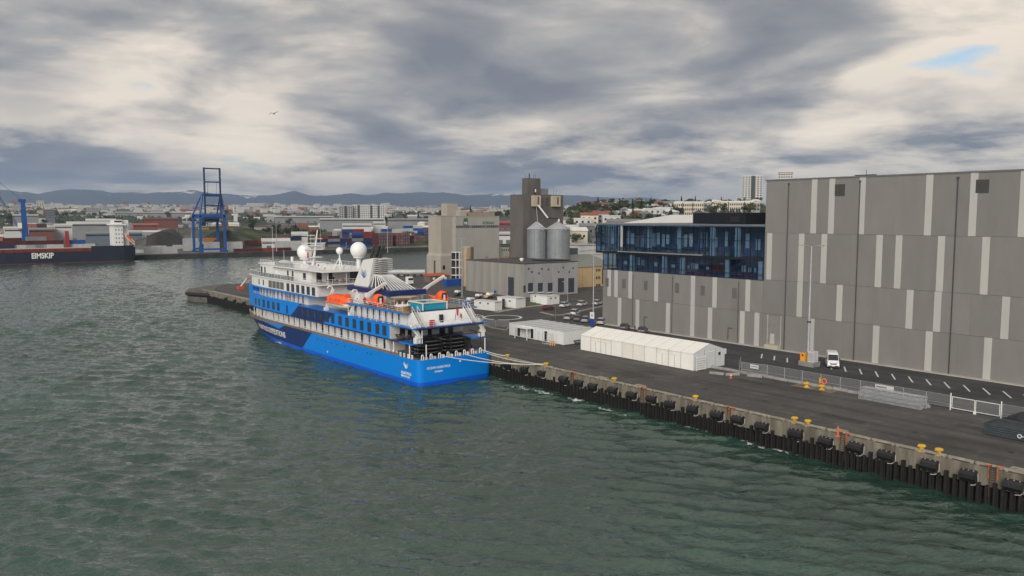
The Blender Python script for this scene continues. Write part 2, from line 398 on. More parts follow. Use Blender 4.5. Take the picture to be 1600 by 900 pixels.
# rounded rubber-clad head of the pier
hd = MB(); arc = [(QX + 1, PEND - 14), (QX - 1.5, PEND - 10), (QX - 4, PEND - 4), (QX - 4.2, PEND), (QX - 2, PEND + 5), (QX + 4, PEND + 10), (QX + 12, PEND + 17), (QX + 18, PEND + 17.5), (QX + 9, PEND + 5)]
hd.prism(list(reversed(arc)), -3, QZ + .1)
hd.build('rounded_pier', mat('pier_head_concrete', (.10, .09, .075), .85, var=.4), label='rounded dark concrete head at the end of the pier', cat='pier head')
for k in range(7):
    a, b_ = arc[k], arc[k + 1]
    f = MB().cyl((a[0] - .1, a[1], 2.7), (b_[0] - .1, b_[1], 2.7), .75, None, 10)
    f.build('pier_fender', M_black, label='black tubular rubber fender on the rounded pier head', cat='fender', group='fenders round the pier head')
# a light kerb round the pier end
MB().box(QX + .2, QX + .7, 255, PEND - 16, QZ + .37, QZ + .62).build('pier_kerb', M_kerb, label='pale concrete kerb along the outer pier edge', cat='kerb')

# ---- fenders, bollards, ladders along the edge
fm = MB(); c = [(-.02, .62), (-.55, .55), (-.95, .30), (-1.0, -.15), (-.62, -.62), (-.02, -.72)]
fm.extr([(x, -.92, z) for x, z in c], (0, 1.84, 0))
fdl = None
FY = [116.7, 111.7, 105.5, 101.6, 98.0, 93.2, 88.9, 84.6, 80.8, 76.3, 71.8, 68.1, 64.1, 58.9, 54.5, 50.4, 46.5, 41.3, 37.0, 32.4, 28.0, 23.4]
LADY = (103.5, 86.8, 69.9, 52.3, 34.6); BOLY = (111.7, 94.0, 76.7, 59.8, 57.8, 42.8, 40.8)
for i, y in enumerate(FY):
    if fdl is None:
        fdl = local_thing('quay_fender', 'black rubber block fender bolted on the concrete quay face', 'fender', 'block fenders along the quay face')
        fm.build('rubber_block', M_black, fdl); [MB().box(-.42, -.25, s - .07, s + .07, .56, .66).build('bolt_plate', M_galv, fdl) for s in (-.6, 0, .6)]
        ch = MB(); ch.tube([(-.1, -.98, .3), (-.15, -1.02, -.5), (-.3, -.7, -.95), (-.5, -.2, -1.0)], .045, 5); ch.build('chain', mat('pale_chain', (.45, .44, .40), .6), fdl)
        o = fdl
    else: o = copy_tree(fdl)
    nl = min(abs(y - q) for q in LADY); nb_ = min(abs(y - q) for q in BOLY)
    if nl < 2.3: o['label'] = 'black rubber block fender beside an orange-topped quay ladder'; o['group'] = 'fenders beside the quay ladders'
    elif nb_ < 1.9: o['label'] = 'black rubber block fender hung below a yellow bollard'; o['group'] = 'fenders below the bollards'
    else: o['label'] = 'black rubber block fender on the quay face away from ladders and bollards'; o['group'] = 'fenders between the ladders and bollards'
    place(o, (QX - .0, y, 2.85 + prs.uniform(-.18, .1))); o.rotation_euler = (R(prs.uniform(-3, 3)), R(prs.uniform(-4, 4)), R(prs.uniform(-2, 2))); o.scale = (prs.uniform(.85, 1.08), prs.uniform(.9, 1.05), prs.uniform(.88, 1.08))
# more fenders where the ship lies
for y in (122, 135, 150, 165, 180, 195, 210, 232, 240, 249, 258, 267, 276, 285):
    if 127 < y < 231: continue
    o = copy_tree(fdl); place(o, (QX, y, 2.95)); o['label'] = 'black rubber block fender on the %s' % ('pier beyond the ship bow' if y > 200 else 'quay just abaft the ship'); o['group'] = 'fenders beyond the bow' if y > 200 else 'fenders abaft the ship'

bl = local_thing('mooring_bollard', 'yellow cast mooring bollard on the quay edge, standing alone', 'bollard', 'yellow bollards on the quay edge')
b = MB(); b.lathe((0, 0, 0), [(.48, 0), (.46, .06), (.27, .12), (.23, .42), (.27, .5)], 16); b.build('post', M_yel, bl, True)
b = MB(); b.lathe((0, 0, .5), [(.27, 0), (.42, .06), (.44, .2), (.36, .27), (.1, .29)], 16); b.box(-.52, .1, -.2, .2, .54, .72); b.build('head', M_yel, bl, True)
EDGE = [(847, 0), (947, 0), (1067, 0), (1220, 1), (1241, 1), (1419, 2), (1447, 2)]
BY = [111.7, 94.0, 76.7, 59.8, 57.8, 42.8, 40.8]
lab = {0: ('yellow cast mooring bollard on the quay edge, standing alone', 'lone bollards on the quay edge'),
       1: ('yellow mooring bollard of the close pair between two fenders, mid quay', 'bollard pair amid the quay edge'),
       2: ('yellow mooring bollard of the pair on the quay edge below the dark slatted box', 'bollard pair below the slatted box')}
for i, (y, (p, k)) in enumerate(zip(BY, EDGE)):
    o = bl if i == 0 else copy_tree(bl)
    place(o, (QX + .78, y, QZ + .005), R(prs.uniform(-20, 20))); o.scale = (1.05,) * 3; o['label'], o['group'] = lab[k]
o = copy_tree(bl); place(o, (*on_z(793, 560, 4), QZ)); o['label'] = 'yellow mooring bollard beside the ship stern with ropes on it'; del o['group']
for k, (px, py) in enumerate([(1260, 605), (1284, 609)]):
    o = copy_tree(bl); place(o, (*on_z(px, py, 4), QZ + .03)); o['label'] = 'yellow storm bollard on a rusty concrete pad by the mesh fence'; o['group'] = 'storm bollards by the fence'
pad = MB().box(117.8, 121.6, 66.6, 73.8, QZ, QZ + .03)
pad.build('bollard_pad', mat('rusty_concrete', (.17, .125, .085), .9, var=.4, scale=.5), label='rust-stained concrete pad under the two storm bollards', cat='pad')

ld = local_thing('quay_ladder', 'orange topped steel ladder recessed in the quay face', 'ladder', 'orange ladders in the quay face')
b = MB()
for s in (-.3, .3): MB().tube([(-.2, s, -3.6), (-.2, s, -.1), (.35, s, -.05)], .045, 5).build('rail', mat('rusty_steel', (.06, .03, .02), .7, var=.4), ld)
for s in (-.55, .55): MB().box(-.06, .45, s - .2, s + .2, .0, .04).build('safety_mark', M_orange, ld)
for k in range(12): MB().bar((-.2, -.3, -3.4 + k * .3), (-.2, .3, -3.4 + k * .3), .02).build('rung', M_pile, ld)
for s in (-.45, .45): MB().box(-.09, -.02, s - .07, s + .07, -1.5, -.15).build('guard', mat('orange_worn', (.40, .12, .05), .7, var=.4), ld)
for i, y in enumerate((103.5, 86.8, 69.9, 52.3, 34.6)):
    o = ld if i == 0 else copy_tree(ld); place(o, (QX, y, QZ + .37))
# hatch covers near the edge
for k, (px, py, w, l) in enumerate([(935, 591, 1.1, 2.2), (1000, 603, 1.3, 2.0), (1586, 742, 1.5, 2.6), (1303, 676, 1.0, 1.6)]):
    x, y = on_z(px, py, 4.1); x = max(x, QX + 1.6)
    hb = MB().box(x - w / 2, x + w / 2, y - l / 2, y + l / 2, QZ, QZ + .16); hb.box(x - w / 2 + .1, x + w / 2 - .1, y - l / 2 + .1, y + l / 2 - .1, QZ + .16, QZ + .22)
    hb.build('service_hatch', M_kerb, label='pale low concrete service hatch beside the quay kerb', cat='hatch', group='service hatches by the kerb')
o = MB().cyl((*on_z(1309, 682, 4), 4), (on_z(1309, 682, 4)[0], on_z(1309, 682, 4)[1], 5.3), .09, None, 8); o.box(on_z(1309, 682, 4)[0] - .25, on_z(1309, 682, 4)[0] + .25, on_z(1309, 682, 4)[1] - .25, on_z(1309, 682, 4)[1] + .25, 4, 4.06)
o.build('marker_post', M_orange, label='thin orange marker post standing on the quay edge', cat='post')

# ---- repairs, seams and drains in the quay asphalt
M_patch = asphalt('patch_asphalt', (.062, .060, .058)); M_patch2 = asphalt('pale_patch_asphalt', (.108, .103, .097)); qr = random.Random(14)
for k in range(16):
    x = qr.uniform(98.5, 118); y = qr.uniform(34, 124); w, l_ = qr.uniform(.9, 2.6), qr.uniform(2, 9)
    MB().box(x - w / 2, x + w / 2, y - l_ / 2, y + l_ / 2, QZ + .001 + k * .0004, QZ + .004 + k * .0004).build('asphalt_patch', M_patch if k % 3 else M_patch2, kind='structure')
for x in (101.2, 109.6): MB().box(x - .05, x + .05, 20, 200, QZ + .009, QZ + .0115).build('paving_seam', M_patch, kind='structure')
for k in range(9):
    y = 36 + k * 11.3; t_ = thing('drain_cover', (104.6, y, QZ), 'dark cast iron drain cover set in the quay asphalt', 'drain cover', 'drain covers in the quay asphalt')
    MB().box(104.2, 105.0, y - .4, y + .4, QZ, QZ + .018).build('frame', M_dark, t_)
    for q in range(4): MB().box(104.28, 104.92, y - .3 + q * .17, y - .22 + q * .17, QZ + .018, QZ + .026).build('bar', M_pile, t_)
# ---- road by the hall, kerb, parking lines
MB().box(121.6, 147.6, 20, 128, QZ + .004, QZ + .008).build('road', M_road, kind='structure')
MB().box(147.2, 148.38, 10, 149, QZ, QZ + .13).build('pavement', mat('pale_kerb_concrete', (.42, .40, .36), .85, var=.15), kind='structure')
lm = MB(); lm.extr([(136.3, -1.45, QZ + .012), (136.42, -1.52, QZ + .012), (140.9, 1.35, QZ + .012), (140.8, 1.44, QZ + .012)], (0, 0, .004))
for x, y in [(139, 93.7), (139, 90.8), (139, 87.9), (139, 84.9), (139, 81.7), (139, 78.7), (139, 75.9), (139, 72.9), (139, 69.9), (139, 66.9), (139, 63.9), (139, 60.9), (139, 57.9), (139, 54.8), (139, 51.8), (139, 48.8), (139, 45.8)]:
    p = MB(); p.poly([(136.3, y - 1.44, QZ + .013), (136.55, y - 1.6, QZ + .013), (140.95, y + 1.2, QZ + .013), (140.7, y + 1.36, QZ + .013)])
    o = p.build('parking_line', M_lwhite, kind='structure')
# yard beyond the modules: road loop with white circle, verge and kerbs
cx, cy = on_z(785, 496, 4)
ring = MB()
for k in range(40):
    a0, a1 = 2 * math.pi * k / 40, 2 * math.pi * (k + 1) / 40
    ring.poly([(cx + 5.6 * math.cos(a0), cy + 5.6 * math.sin(a0), QZ + .014), (cx + 5.6 * math.cos(a1), cy + 5.6 * math.sin(a1), QZ + .014), (cx + 4.9 * math.cos(a1), cy + 4.9 * math.sin(a1), QZ + .014), (cx + 4.9 * math.cos(a0), cy + 4.9 * math.sin(a0), QZ + .014)])
ring.build('road_ring', M_lwhite, kind='structure')
MB().prism([(128, 150), (147, 150), (260, 150), (260, 182), (150, 184), (140, 190), (128, 190)], QZ + .002, QZ + .006).build('yard_road', M_road, kind='structure')
def strip(name, pts, w, z0, z1, m):
    b = MB()
    for (x0, y0), (x1, y1) in zip(pts[:-1], pts[1:]):
        d = V((x1 - x0, y1 - y0, 0)).normalized(); n = V((-d.y, d.x, 0)) * w / 2
        b.prism([(x0 - n.x, y0 - n.y), (x1 - n.x, y1 - n.y), (x1 + n.x, y1 + n.y), (x0 + n.x, y0 + n.y)][::1], z0, z1)
    return b.build(name, m, kind='structure')
strip('footpath', [on_z(775, 488, 4), on_z(820, 480, 4), on_z(858, 476, 4)], 2.2, QZ, QZ + .12, M_kerb)
strip('kerb', [on_z(845, 488, 4), on_z(866, 493, 4), on_z(880, 492, 4), on_z(945, 478, 4)], 1.2, QZ, QZ + .12, M_kerb)
MB().prism([on_z(775, 487, 4), on_z(800, 483, 4), on_z(860, 474, 4), on_z(830, 472, 4), on_z(770, 480, 4)], QZ + .002, QZ + .05).build('verge', M_grass, kind='structure')
strip('kerb', [on_z(742, 500, 4), on_z(765, 512, 4), on_z(790, 516, 4), on_z(797, 512, 4)], .5, QZ, QZ + .2, M_kerb)

# ---- far shore and terrain rising to the town
def tz(x, y):
    D = math.hypot(x, y); a = math.degrees(math.atan2(x, y))      # bearing from +Y
    def it(tab):
        for (d0, z0), (d1, z1) in zip(tab[:-1], tab[1:]):
            if D <= d1: return z0 + (z1 - z0) * max(0, (D - d0)) / (d1 - d0)
        return tab[-1][1]
    left = it([(0, 3), (800, 3.2), (900, 5), (1150, 12), (1500, 20), (2200, 34), (3200, 58), (5200, 98), (7000, 90), (12000, 40), (26000, 40)])
    right = it([(0, 3.6), (330, 3.6), (400, 10), (470, 22), (560, 33), (800, 42), (1100, 47), (2000, 50), (5200, 90), (7000, 90), (12000, 40), (26000, 40)])
    mid_ = it([(0, 3.6), (620, 3.6), (760, 10), (1000, 22), (1500, 30), (2400, 40), (5200, 88), (7000, 90), (12000, 40), (26000, 40)])
    def ss(e0, e1, v): t = min(1, max(0, (v - e0) / (e1 - e0))); return t * t * (3 - 2 * t)
    w1 = ss(28, 34, a); w2 = ss(39, 44, a)
    z = left * (1 - w1) + mid_ * w1; z = z * (1 - w2) + right * w2
    z += (math.sin(x * .011 + 1) * math.cos(y * .009) * min(6, D * .0012)) * ss(900, 1600, D)
    # the grassy knoll behind the terminal
    kx, ky = at_d(318, 790); z += 19 * math.exp(-(((x - kx) / 62) ** 2 + ((y - ky) / 48) ** 2) ** 1.5)
    kx, ky = at_d(445, 840); z += 10 * math.exp(-(((x - kx) / 60) ** 2 + ((y - ky) / 45) ** 2))
    return z
def nonuni(*seg): return np.array(sorted(set(np.concatenate([np.arange(a, b, c) for a, b, c in seg]))))
tx = nonuni((-9000, -1500, 500), (-1500, -200, 100), (-200, 60, 40), (60, 212, 14), (212, 432, 14), (432, 1100, 16), (1100, 3000, 60), (3000, 8000, 250), (8000, 21501, 1500))
ty = nonuni((-1500, 0, 150), (0, 330, 16), (336, 640, 16), (652, 654, 1), (654, 930, 12), (930, 1600, 25), (1600, 4000, 70), (4000, 8000, 250), (8000, 21501, 1500))
def land(x, y): return y >= 653.5 or (x >= 431 and y > 333) or (x >= 211 and y <= 333)
tv = [(x, y, (tz(x, y) if land(x, y) else -9.)) for y in ty for x in tx]
k = len(tx)
tf = [(j * k + i, j * k + i + 1, (j + 1) * k + i + 1, (j + 1) * k + i) for j in range(len(ty) - 1) for i in range(k - 1)]
terr = bpy.data.meshes.new('terrain'); terr.from_pydata(tv, [], tf); terr.polygons.foreach_set('use_smooth', [True] * len(tf))
def terrain_material():
    m = bpy.data.materials.new('terrain_cover'); m.use_nodes = True; t = m.node_tree; b = t.nodes['Principled BSDF']; b.inputs['Roughness'].default_value = .95
    b.inputs['Specular IOR Level'].default_value = .15
    g = t.nodes.new('ShaderNodeNewGeometry')
    n1 = t.nodes.new('ShaderNodeTexNoise'); n1.inputs['Scale'].default_value = .006; n1.inputs['Detail'].default_value = 8; n1.inputs['Roughness'].default_value = .65; t.links.new(g.outputs['Position'], n1.inputs['Vector'])
    n2 = t.nodes.new('ShaderNodeTexNoise'); n2.inputs['Scale'].default_value = .09; n2.inputs['Detail'].default_value = 5; t.links.new(g.outputs['Position'], n2.inputs['Vector'])
    c1 = t.nodes.new('ShaderNodeValToRGB'); e = c1.color_ramp.elements; e[0].position = .35; e[0].color = (.030, .040, .020, 1); e[1].position = .68; e[1].color = (.085, .095, .050, 1)
    t.links.new(n2.outputs['Fac'], c1.inputs[0])
    c2 = t.nodes.new('ShaderNodeValToRGB'); e = c2.color_ramp.elements; e[0].position = .35; e[0].color = (.10, .10, .095, 1); e[1].position = .7; e[1].color = (.20, .19, .175, 1)
    t.links.new(n2.outputs['Fac'], c2.inputs[0])
    mr = t.nodes.new('ShaderNodeMapRange'); mr.inputs['From Min'].default_value = .50; mr.inputs['From Max'].default_value = .58; t.links.new(n1.outputs['Fac'], mr.inputs['Value'])
    # paved yards on the level ground by the shore
    sp = t.nodes.new('ShaderNodeSeparateXYZ'); t.links.new(g.outputs['Position'], sp.inputs[0])
    lo = t.nodes.new('ShaderNodeMapRange'); lo.inputs['From Min'].default_value = 5.5; lo.inputs['From Max'].default_value = 4.4; t.links.new(sp.outputs['Z'], lo.inputs['Value'])
    mxv = t.nodes.new('ShaderNodeMath'); mxv.operation = 'MAXIMUM'; t.links.new(mr.outputs[0], mxv.inputs[0]); t.links.new(lo.outputs[0], mxv.inputs[1])
    mx = t.nodes.new('ShaderNodeMix'); mx.data_type = 'RGBA'; t.links.new(mxv.outputs[0], mx.inputs['Factor']); t.links.new(c1.outputs[0], mx.inputs['A']); t.links.new(c2.outputs[0], mx.inputs['B'])
    t.links.new(mx.outputs['Result'], b.inputs['Base Color']); return m
terr.materials.append(terrain_material()); to = bpy.data.objects.new('terrain', terr); COL.objects.link(to); to['kind'] = 'structure'
MB().box(-3000, 432, 652, 655.5, -6, 3.3).build('far_quay', mat('far_quay_tarred', (.035, .033, .030), .85, var=.5, scale=.3), kind='structure')
MB().box(-3000, 432, 652.2, 725, 3.05, 3.35).build('far_quay_apron', mat('apron_asphalt', (.11, .11, .11), .9, var=.25, scale=.05), kind='structure')

# ---- mountains on the skyline
def mountains():
    prof = [(-150, 300), (0, 296), (40, 297), (60, 301), (85, 297), (112, 296), (140, 295), (175, 300), (230, 302), (262, 299), (300, 296), (330, 301), (370, 302), (410, 305), (440, 303), (462, 299), (490, 305), (520, 304), (545, 303), (575, 305), (600, 300), (640, 299), (680, 300), (740, 303), (800, 303), (870, 304), (900, 305), (960, 308), (1000, 308), (1040, 311), (1080, 314), (1130, 318), (1250, 322), (1500, 322), (1750, 320)]
    D = 15000.; rs2 = np.random.RandomState(9)
    nA, nB = 420, 26; v = []
    pxs = np.linspace(-150, 1750, nA); ridge = np.interp(pxs, [p[0] for p in prof], [p[1] for p in prof])
    def fbm(x, o): return sum(math.sin(x * f + o * f * 1.7 + f) / f ** .9 for f in (1, 2.3, 4.1, 7.7, 13.1))
    for j in range(nB):
        t = j / (nB - 1)
        for i, px in enumerate(pxs):
            d = D + (t - .62) * 5200 + 260 * fbm(px * .02, 3 + t)
            x, y = at_d(px, d)
            zr = CAMZ + (339.5 - ridge[i]) / FPX * D * math.cos(math.atan((px - 800) / FPX))
            sh = max(0., 1 - abs(t - .62) / (.62 if t < .62 else .38)) ** 1.15
            rough = 1 + .16 * fbm(px * .055 + 9 * t, 2 * t) * (1 - sh) * sh * 4
            v.append((x, y, 20 + (zr - 20) * sh * rough))
    f = [(j * nA + i, j * nA + i + 1, (j + 1) * nA + i + 1, (j + 1) * nA + i) for j in range(nB - 1) for i in range(nA - 1)]
    me = bpy.data.meshes.new('mountains'); me.from_pydata(v, [], f); me.polygons.foreach_set('use_smooth', [True] * len(f))
    m = bpy.data.materials.new('mountain_rock'); m.use_nodes = True; t = m.node_tree; b = t.nodes['Principled BSDF']; b.inputs['Roughness'].default_value = .95; b.inputs['Specular IOR Level'].default_value = .1
    g = t.nodes.new('ShaderNodeNewGeometry')
    mp = t.nodes.new('ShaderNodeMapping'); mp.inputs['Scale'].default_value = (1, 1, 3.2); t.links.new(g.outputs['Position'], mp.inputs[0])
    n1 = t.nodes.new('ShaderNodeTexNoise'); n1.inputs['Scale'].default_value = .0011; n1.inputs['Detail'].default_value = 9; n1.inputs['Roughness'].default_value = .62; t.links.new(mp.outputs[0], n1.inputs['Vector'])
    sp = t.nodes.new('ShaderNodeSeparateXYZ'); t.links.new(g.outputs['Position'], sp.inputs[0])
    hh = t.nodes.new('ShaderNodeMapRange'); hh.inputs['From Min'].default_value = 280; hh.inputs['From Max'].default_value = 560; hh.inputs['To Min'].default_value = -.14; hh.inputs['To Max'].default_value = .10; t.links.new(sp.outputs['Z'], hh.inputs['Value'])
    ad = t.nodes.new('ShaderNodeMath'); ad.operation = 'ADD'; t.links.new(n1.outputs['Fac'], ad.inputs[0]); t.links.new(hh.outputs[0], ad.inputs[1])
    cr = t.nodes.new('ShaderNodeValToRGB'); e = cr.color_ramp.elements; e[0].position = .575; e[0].color = (.060, .064, .072, 1); e[1].position = .60; e[1].color = (.82, .83, .85, 1)
    t.links.new(ad.outputs[0], cr.inputs[0]); t.links.new(cr.outputs[0], b.inputs['Base Color'])
    me.materials.append(m); o = bpy.data.objects.new('mountains', me); COL.objects.link(o); o['kind'] = 'structure'
mountains()
# ================================================================== HARBOUR HALL WITH GLASS OFFICE
WX = 148.4
G1 = mat('hall_panel_grey', (.192, .187, .175), .75, var=.08, scale=.35, streak=.3)
G2 = mat('hall_panel_grey_b', (.184, .179, .168), .75, var=.08, scale=.35, streak=.3)
G3 = mat('hall_panel_grey_c', (.199, .194, .182), .75, var=.08, scale=.3, streak=.3)
GW = mat('hall_strip_white', (.42, .42, .395), .7, var=.06, scale=.5, streak=.3)
M_joint = mat('dark_joint', (.13, .126, .12), .9)
hall = thing('harbour_hall', (175, 85, QZ), 'large grey panelled hall with white vertical strips and a blue glass office end', 'building')
MB().box(WX + .22, 205, 0, 100.2, QZ, 39.55).build('hall_core', M_joint, hall)
MB().box(WX + .22, 205, 100.2, 148.9, QZ, 18.35).build('office_plinth_core', M_joint, hall)
def yof(px, py): return on_x(px, py, WX)[0]
rowsY = {
 'A': (28.72, 39.7, 321, [1271.9, 1299.4, 1346.7, 1451.1, 1520.7, 1599], 9.2, (0, 100.2)),
 'B': (18.72, 28.69, 405, [1201.8, 1251.6, 1287, 1373.2, 1403.6, 1469.8, 1539.6], 10., (0, 100.2)),
 'C': (11.42, 18.69, 470, [1249.3, 1311.6, 1421.7, 1465.4, 1572.2], 10.5, (0, 100.2)),
 'D': (QZ + .02, 11.39, 545, [1266.9, 1368, 1451, 1543.5], 11., (0, 100.2)),
 'E': (11.42, 18.40, 438, [952, 962.6, 984.8, 1025.6, 1083, 1117, 1169], 7., (100.23, 148.9)),
 'F': (QZ + .02, 11.39, 490, [968, 996, 1043.6, 1082, 1109.6, 1160, 1183], 6.5, (100.23, 148.9))}
pr2 = random.Random(5)
def put_panel(y0, y1, z0, z1, m, name='wall_panel', dx=0.):
    MB().box(WX + dx, WX + .215, y0 + .008, y1 - .008, z0 + .008, z1 - .008).build(name, m, hall)
for key, (z0, z1, py, pxs, wpx, (ya, yb)) in rowsY.items():
    segs = []
    for p in pxs:
        c = yof(p, py); w = 1.25
        segs.append((max(ya, c - w / 2), min(yb, c + w / 2)))
    extra = {'A': [30, 17], 'B': [33, 21, 12], 'C': [36, 26, 15], 'D': [33, 22, 10]}.get(key, [])
    segs += [(c - .62, c + .62) for c in extra]
    segs.sort(); cur = ya
    for a, b in segs + [(yb, yb)]:
        if a - cur > .1:
            k = max(1, math.ceil((a - cur) / 8.5)); st = (a - cur) / k
            for j in range(k): put_panel(cur + j * st, cur + (j + 1) * st, z0, z1, pr2.choice((G1, G2, G3)), dx=pr2.uniform(0, .012))
        if b > a: put_panel(a, b, z0, z1, GW, 'white_strip', dx=-.03)
        cur = max(cur, b)
MB().box(WX - .12, WX + .6, 0, 100.35, 39.66, 39.95).build('parapet_flashing', mat('flashing_grey', (.17, .168, .16), .5, metal=.3), hall)
MB().box(WX + .6, 205, 0, 100.3, 39.5, 39.6).build('hall_roof', mat('roof_membrane', (.30, .30, .29), .8), hall)
# far gable of the hall above the office: three tall panels
for k in range(4):
    for z0, z1 in ((30.3, 39.6),):
        MB().box(WX + .25 + k * 14, WX + .2 + (k + 1) * 14, 100.22, 100.34, z0, z1).build('gable_panel', (G1, G2)[k % 2], hall)
for y in (94.8, 79.4, 61.6, 44.5, 24.5):
    b = MB().cyl((WX - .14, y, QZ + .1), (WX - .14, y, 38.9), .085, None, 8)
    b.box(WX - .26, WX - .02, y - .14, y + .14, 38.7, 39.05)
    b.build('downpipe', M_dark, hall)
for px, pt, pb in [(989, 429, 510), (1050.5, 432, 517), (1153.6, 440, 531)]:
    y = yof(px, (pt + pb) / 2); MB().cyl((WX - .12, y, QZ + .1), (WX - .12, y, on_x(px, pt, WX)[1]), .06, None, 8).build('downpipe', M_dark, hall)
def louvre(y, z, w, h, m1):
    b = MB().box(WX - .04, WX + .05, y - w / 2, y + w / 2, z - h / 2, z + h / 2)
    n = int(h / .22)
    for k in range(n): zz = z - h / 2 + (k + .5) * h / n; b.box(WX - .09, WX - .03, y - w / 2 + .06, y + w / 2 - .06, zz - .06, zz + .04)
    b.box(WX - .1, WX, y - .04, y + .04, z - h / 2, z + h / 2); b.build('louvre', m1, hall)
ML = mat('louvre_dark', (.06, .06, .058), .6); ML2 = mat('louvre_grey', (.13, .125, .12), .6)
for px, py in [(1312.3, 297), (1535, 291)]: louvre(*on_x(px, py, WX), 2.1, 2.3, ML)
for px, py in [(948.6, 441), (975, 443), (1009, 446), (1058, 450), (1098, 454), (1147.6, 458)]: louvre(*on_x(px, py, WX), 1.2, 2.3, ML2)
# doors and small outlets
y = yof(1209.5, 520); dz = QZ
MB().box(WX - .02, WX + .2, y - 1.5, y + 1.5, QZ + .9, QZ + 7.0).build('loading_door', mat('door_grey', (.21, .20, .185), .6), hall)
MB().box(WX - .10, WX + .1, y + 1.5, y + 1.72, QZ + .9, QZ + 7.15).build('door_frame', mat('frame_light', (.36, .35, .33), .6), hall)
MB().box(WX - .10, WX + .1, y - 1.72, y - 1.5, QZ + .9, QZ + 7.15).build('door_frame', MATS['frame_light'], hall)
MB().box(WX - .06, WX, y - .1, y + .95, QZ + 1.0, QZ + 3.2).build('wicket_door', mat('wicket_white', (.42, .41, .39), .6), hall)
MB().box(WX - 1.1, WX - .03, y - 1.7, y + 1.7, QZ + .13, QZ + .9).build('loading_step', mat('step_cream', (.44, .40, .31), .8), hall)
for px, py, dzp in [(1007, 495, 2.2), (1138, 512, 2.6)]:
    yy, zz = on_x(px, py, WX); MB().tube([(WX - .1, yy, zz - dzp), (WX - .1, yy, zz), (WX - .1, yy - 1.1, zz)], .07, 6).build('vent_pipe', M_dark, hall)

# ---- glass office
M_gl = glass('office_glass', (.64, .745, .84), .06); M_mul = mat('mullion_dark', (.014, .019, .028), .4, metal=.3); M_col = mat('office_column', (.52, .53, .51), .8)
M_int = mat('office_interior', (.10, .18, .30), .9, var=.3, scale=.25); M_brightsky = mat('bright_sky_white', (.80, .82, .80), .8)
OY0, OY1 = 100.3, 151.5; ZL, ZS, ZT = 18.5, 23.2, 29.9
def slab(z0, z1, x0, x1, y0, y1, nm, m): MB().box(x0, x1, y0, y1, z0, z1).build(nm, m, hall)
slab(18.36, 18.55, WX + .1, 175, 100.3, 148.9, 'office_floor', M_int)
slab(22.75, 23.15, WX + .12, 175, 100.4, OY1 - .1, 'office_slab', M_mul)
slab(29.9, 30.15, WX + .1, 175, 100.4, OY1, 'office_ceiling', M_int)
slab(30.15, 30.42, WX - .12, 205, 100.4, OY1 + .3, 'office_roof', mat('office_roof_grey', (.16, .165, .17), .7))
MB().box(WX + 7, WX + 7.3, 100.4, OY1 - .4, 18.6, 29.9).build('inner_wall', M_int, hall)
MB().box(WX - .1, 176, 148.9, 149.12, 14.5, 18.6).build('end_cladding', M_mul, hall)
def bay(y0, y1, z0, z1, x, rail):
    b = MB().box(x - .03, x + .02, y0 + .04, y1 - .04, z0, z1); b.build('pane', M_gl, hall)
def facade(ya, yb, z0, z1, x, tr, step=1.72):
    n = max(1, round((yb - ya) / step)); st = (yb - ya) / n
    zz = [z0] + tr + [z1]
    for i in range(n):
        for a, b in zip(zz[:-1], zz[1:]): bay(ya + i * st, ya + (i + 1) * st, a + .05, b - .05, x, 0)
    for i in range(n + 1):
        y = ya + i * st; MB().box(x - .09, x + .12, y - .045, y + .045, z0, z1).build('mullion', M_mul, hall)
    for z in zz: MB().box(x - .06, x + .1, ya + .05, yb - .05, z - .05, z + .05).build('transom', M_mul, hall)
TE0, TE1 = 117.5, 143.0
facade(TE1, OY1, ZS, ZT, WX - .05, [26.9])
facade(TE0, TE1, ZS + .1, ZT, WX + 1.9, [26.9])
facade(OY0, TE0, ZS, ZT, WX - .05, [26.9])
facade(OY0, 148.8, ZL, ZS - .5, WX - .02, [19.6])
slab(23.16, 23.42, WX - .5, WX + 2.1, TE0 - 1, TE1 + .3, 'terrace_slab', mat('terrace_edge', (.20, .20, .20), .7))
MB().box(WX - .46, WX - .42, TE0 + 2, TE1, 23.45, 24.5).build('terrace_glass', glass('rail_glass', (.5, .6, .68), .05), hall)
MB().box(WX - .12, WX + 1.9, TE1 - .08, TE1 + .02, ZS, ZT).build('return_glass', M_mul, hall)
# end elevation (facing away from the sea road)
for i in range(8):
    MB().box(WX + i * 2.0, WX + 1.95 + i * 2.0, OY1 - .03, OY1 + .03, ZS, ZT).build('pane', M_gl, hall)
    MB().box(WX + i * 2.0 - .05, WX + i * 2.0 + .04, OY1 - .08, OY1 + .1, ZS, ZT).build('mullion', M_mul, hall)
MB().box(WX - .15, WX + .1, TE1 - 1.2, OY1 + .05, 22.7, ZS).build('spandrel', M_mul, hall)
MB().box(WX - .15, WX + .1, OY0, TE0 + 12, 22.7, ZS).build('spandrel', M_mul, hall)
for px, lo in [(967, 0), (1004.6, 0), (1052, 0), (1111.6, 0), (1150.6, 0), (945.6, 1), (985.4, 1), (1036, 1), (1064, 1), (1135, 1), (1187, 1)]:
    y = yof(px, 380 if not lo else 415); z0, z1 = (ZS, ZT) if not lo else (ZL, 22.75)
    xx = WX + (2.1 if (not lo and TE0 < y < TE1) else .2)
    MB().box(xx + .02, xx + .7, y - .5, y + .5, z0 + .02, z1 - .02).build('column', M_col, hall)
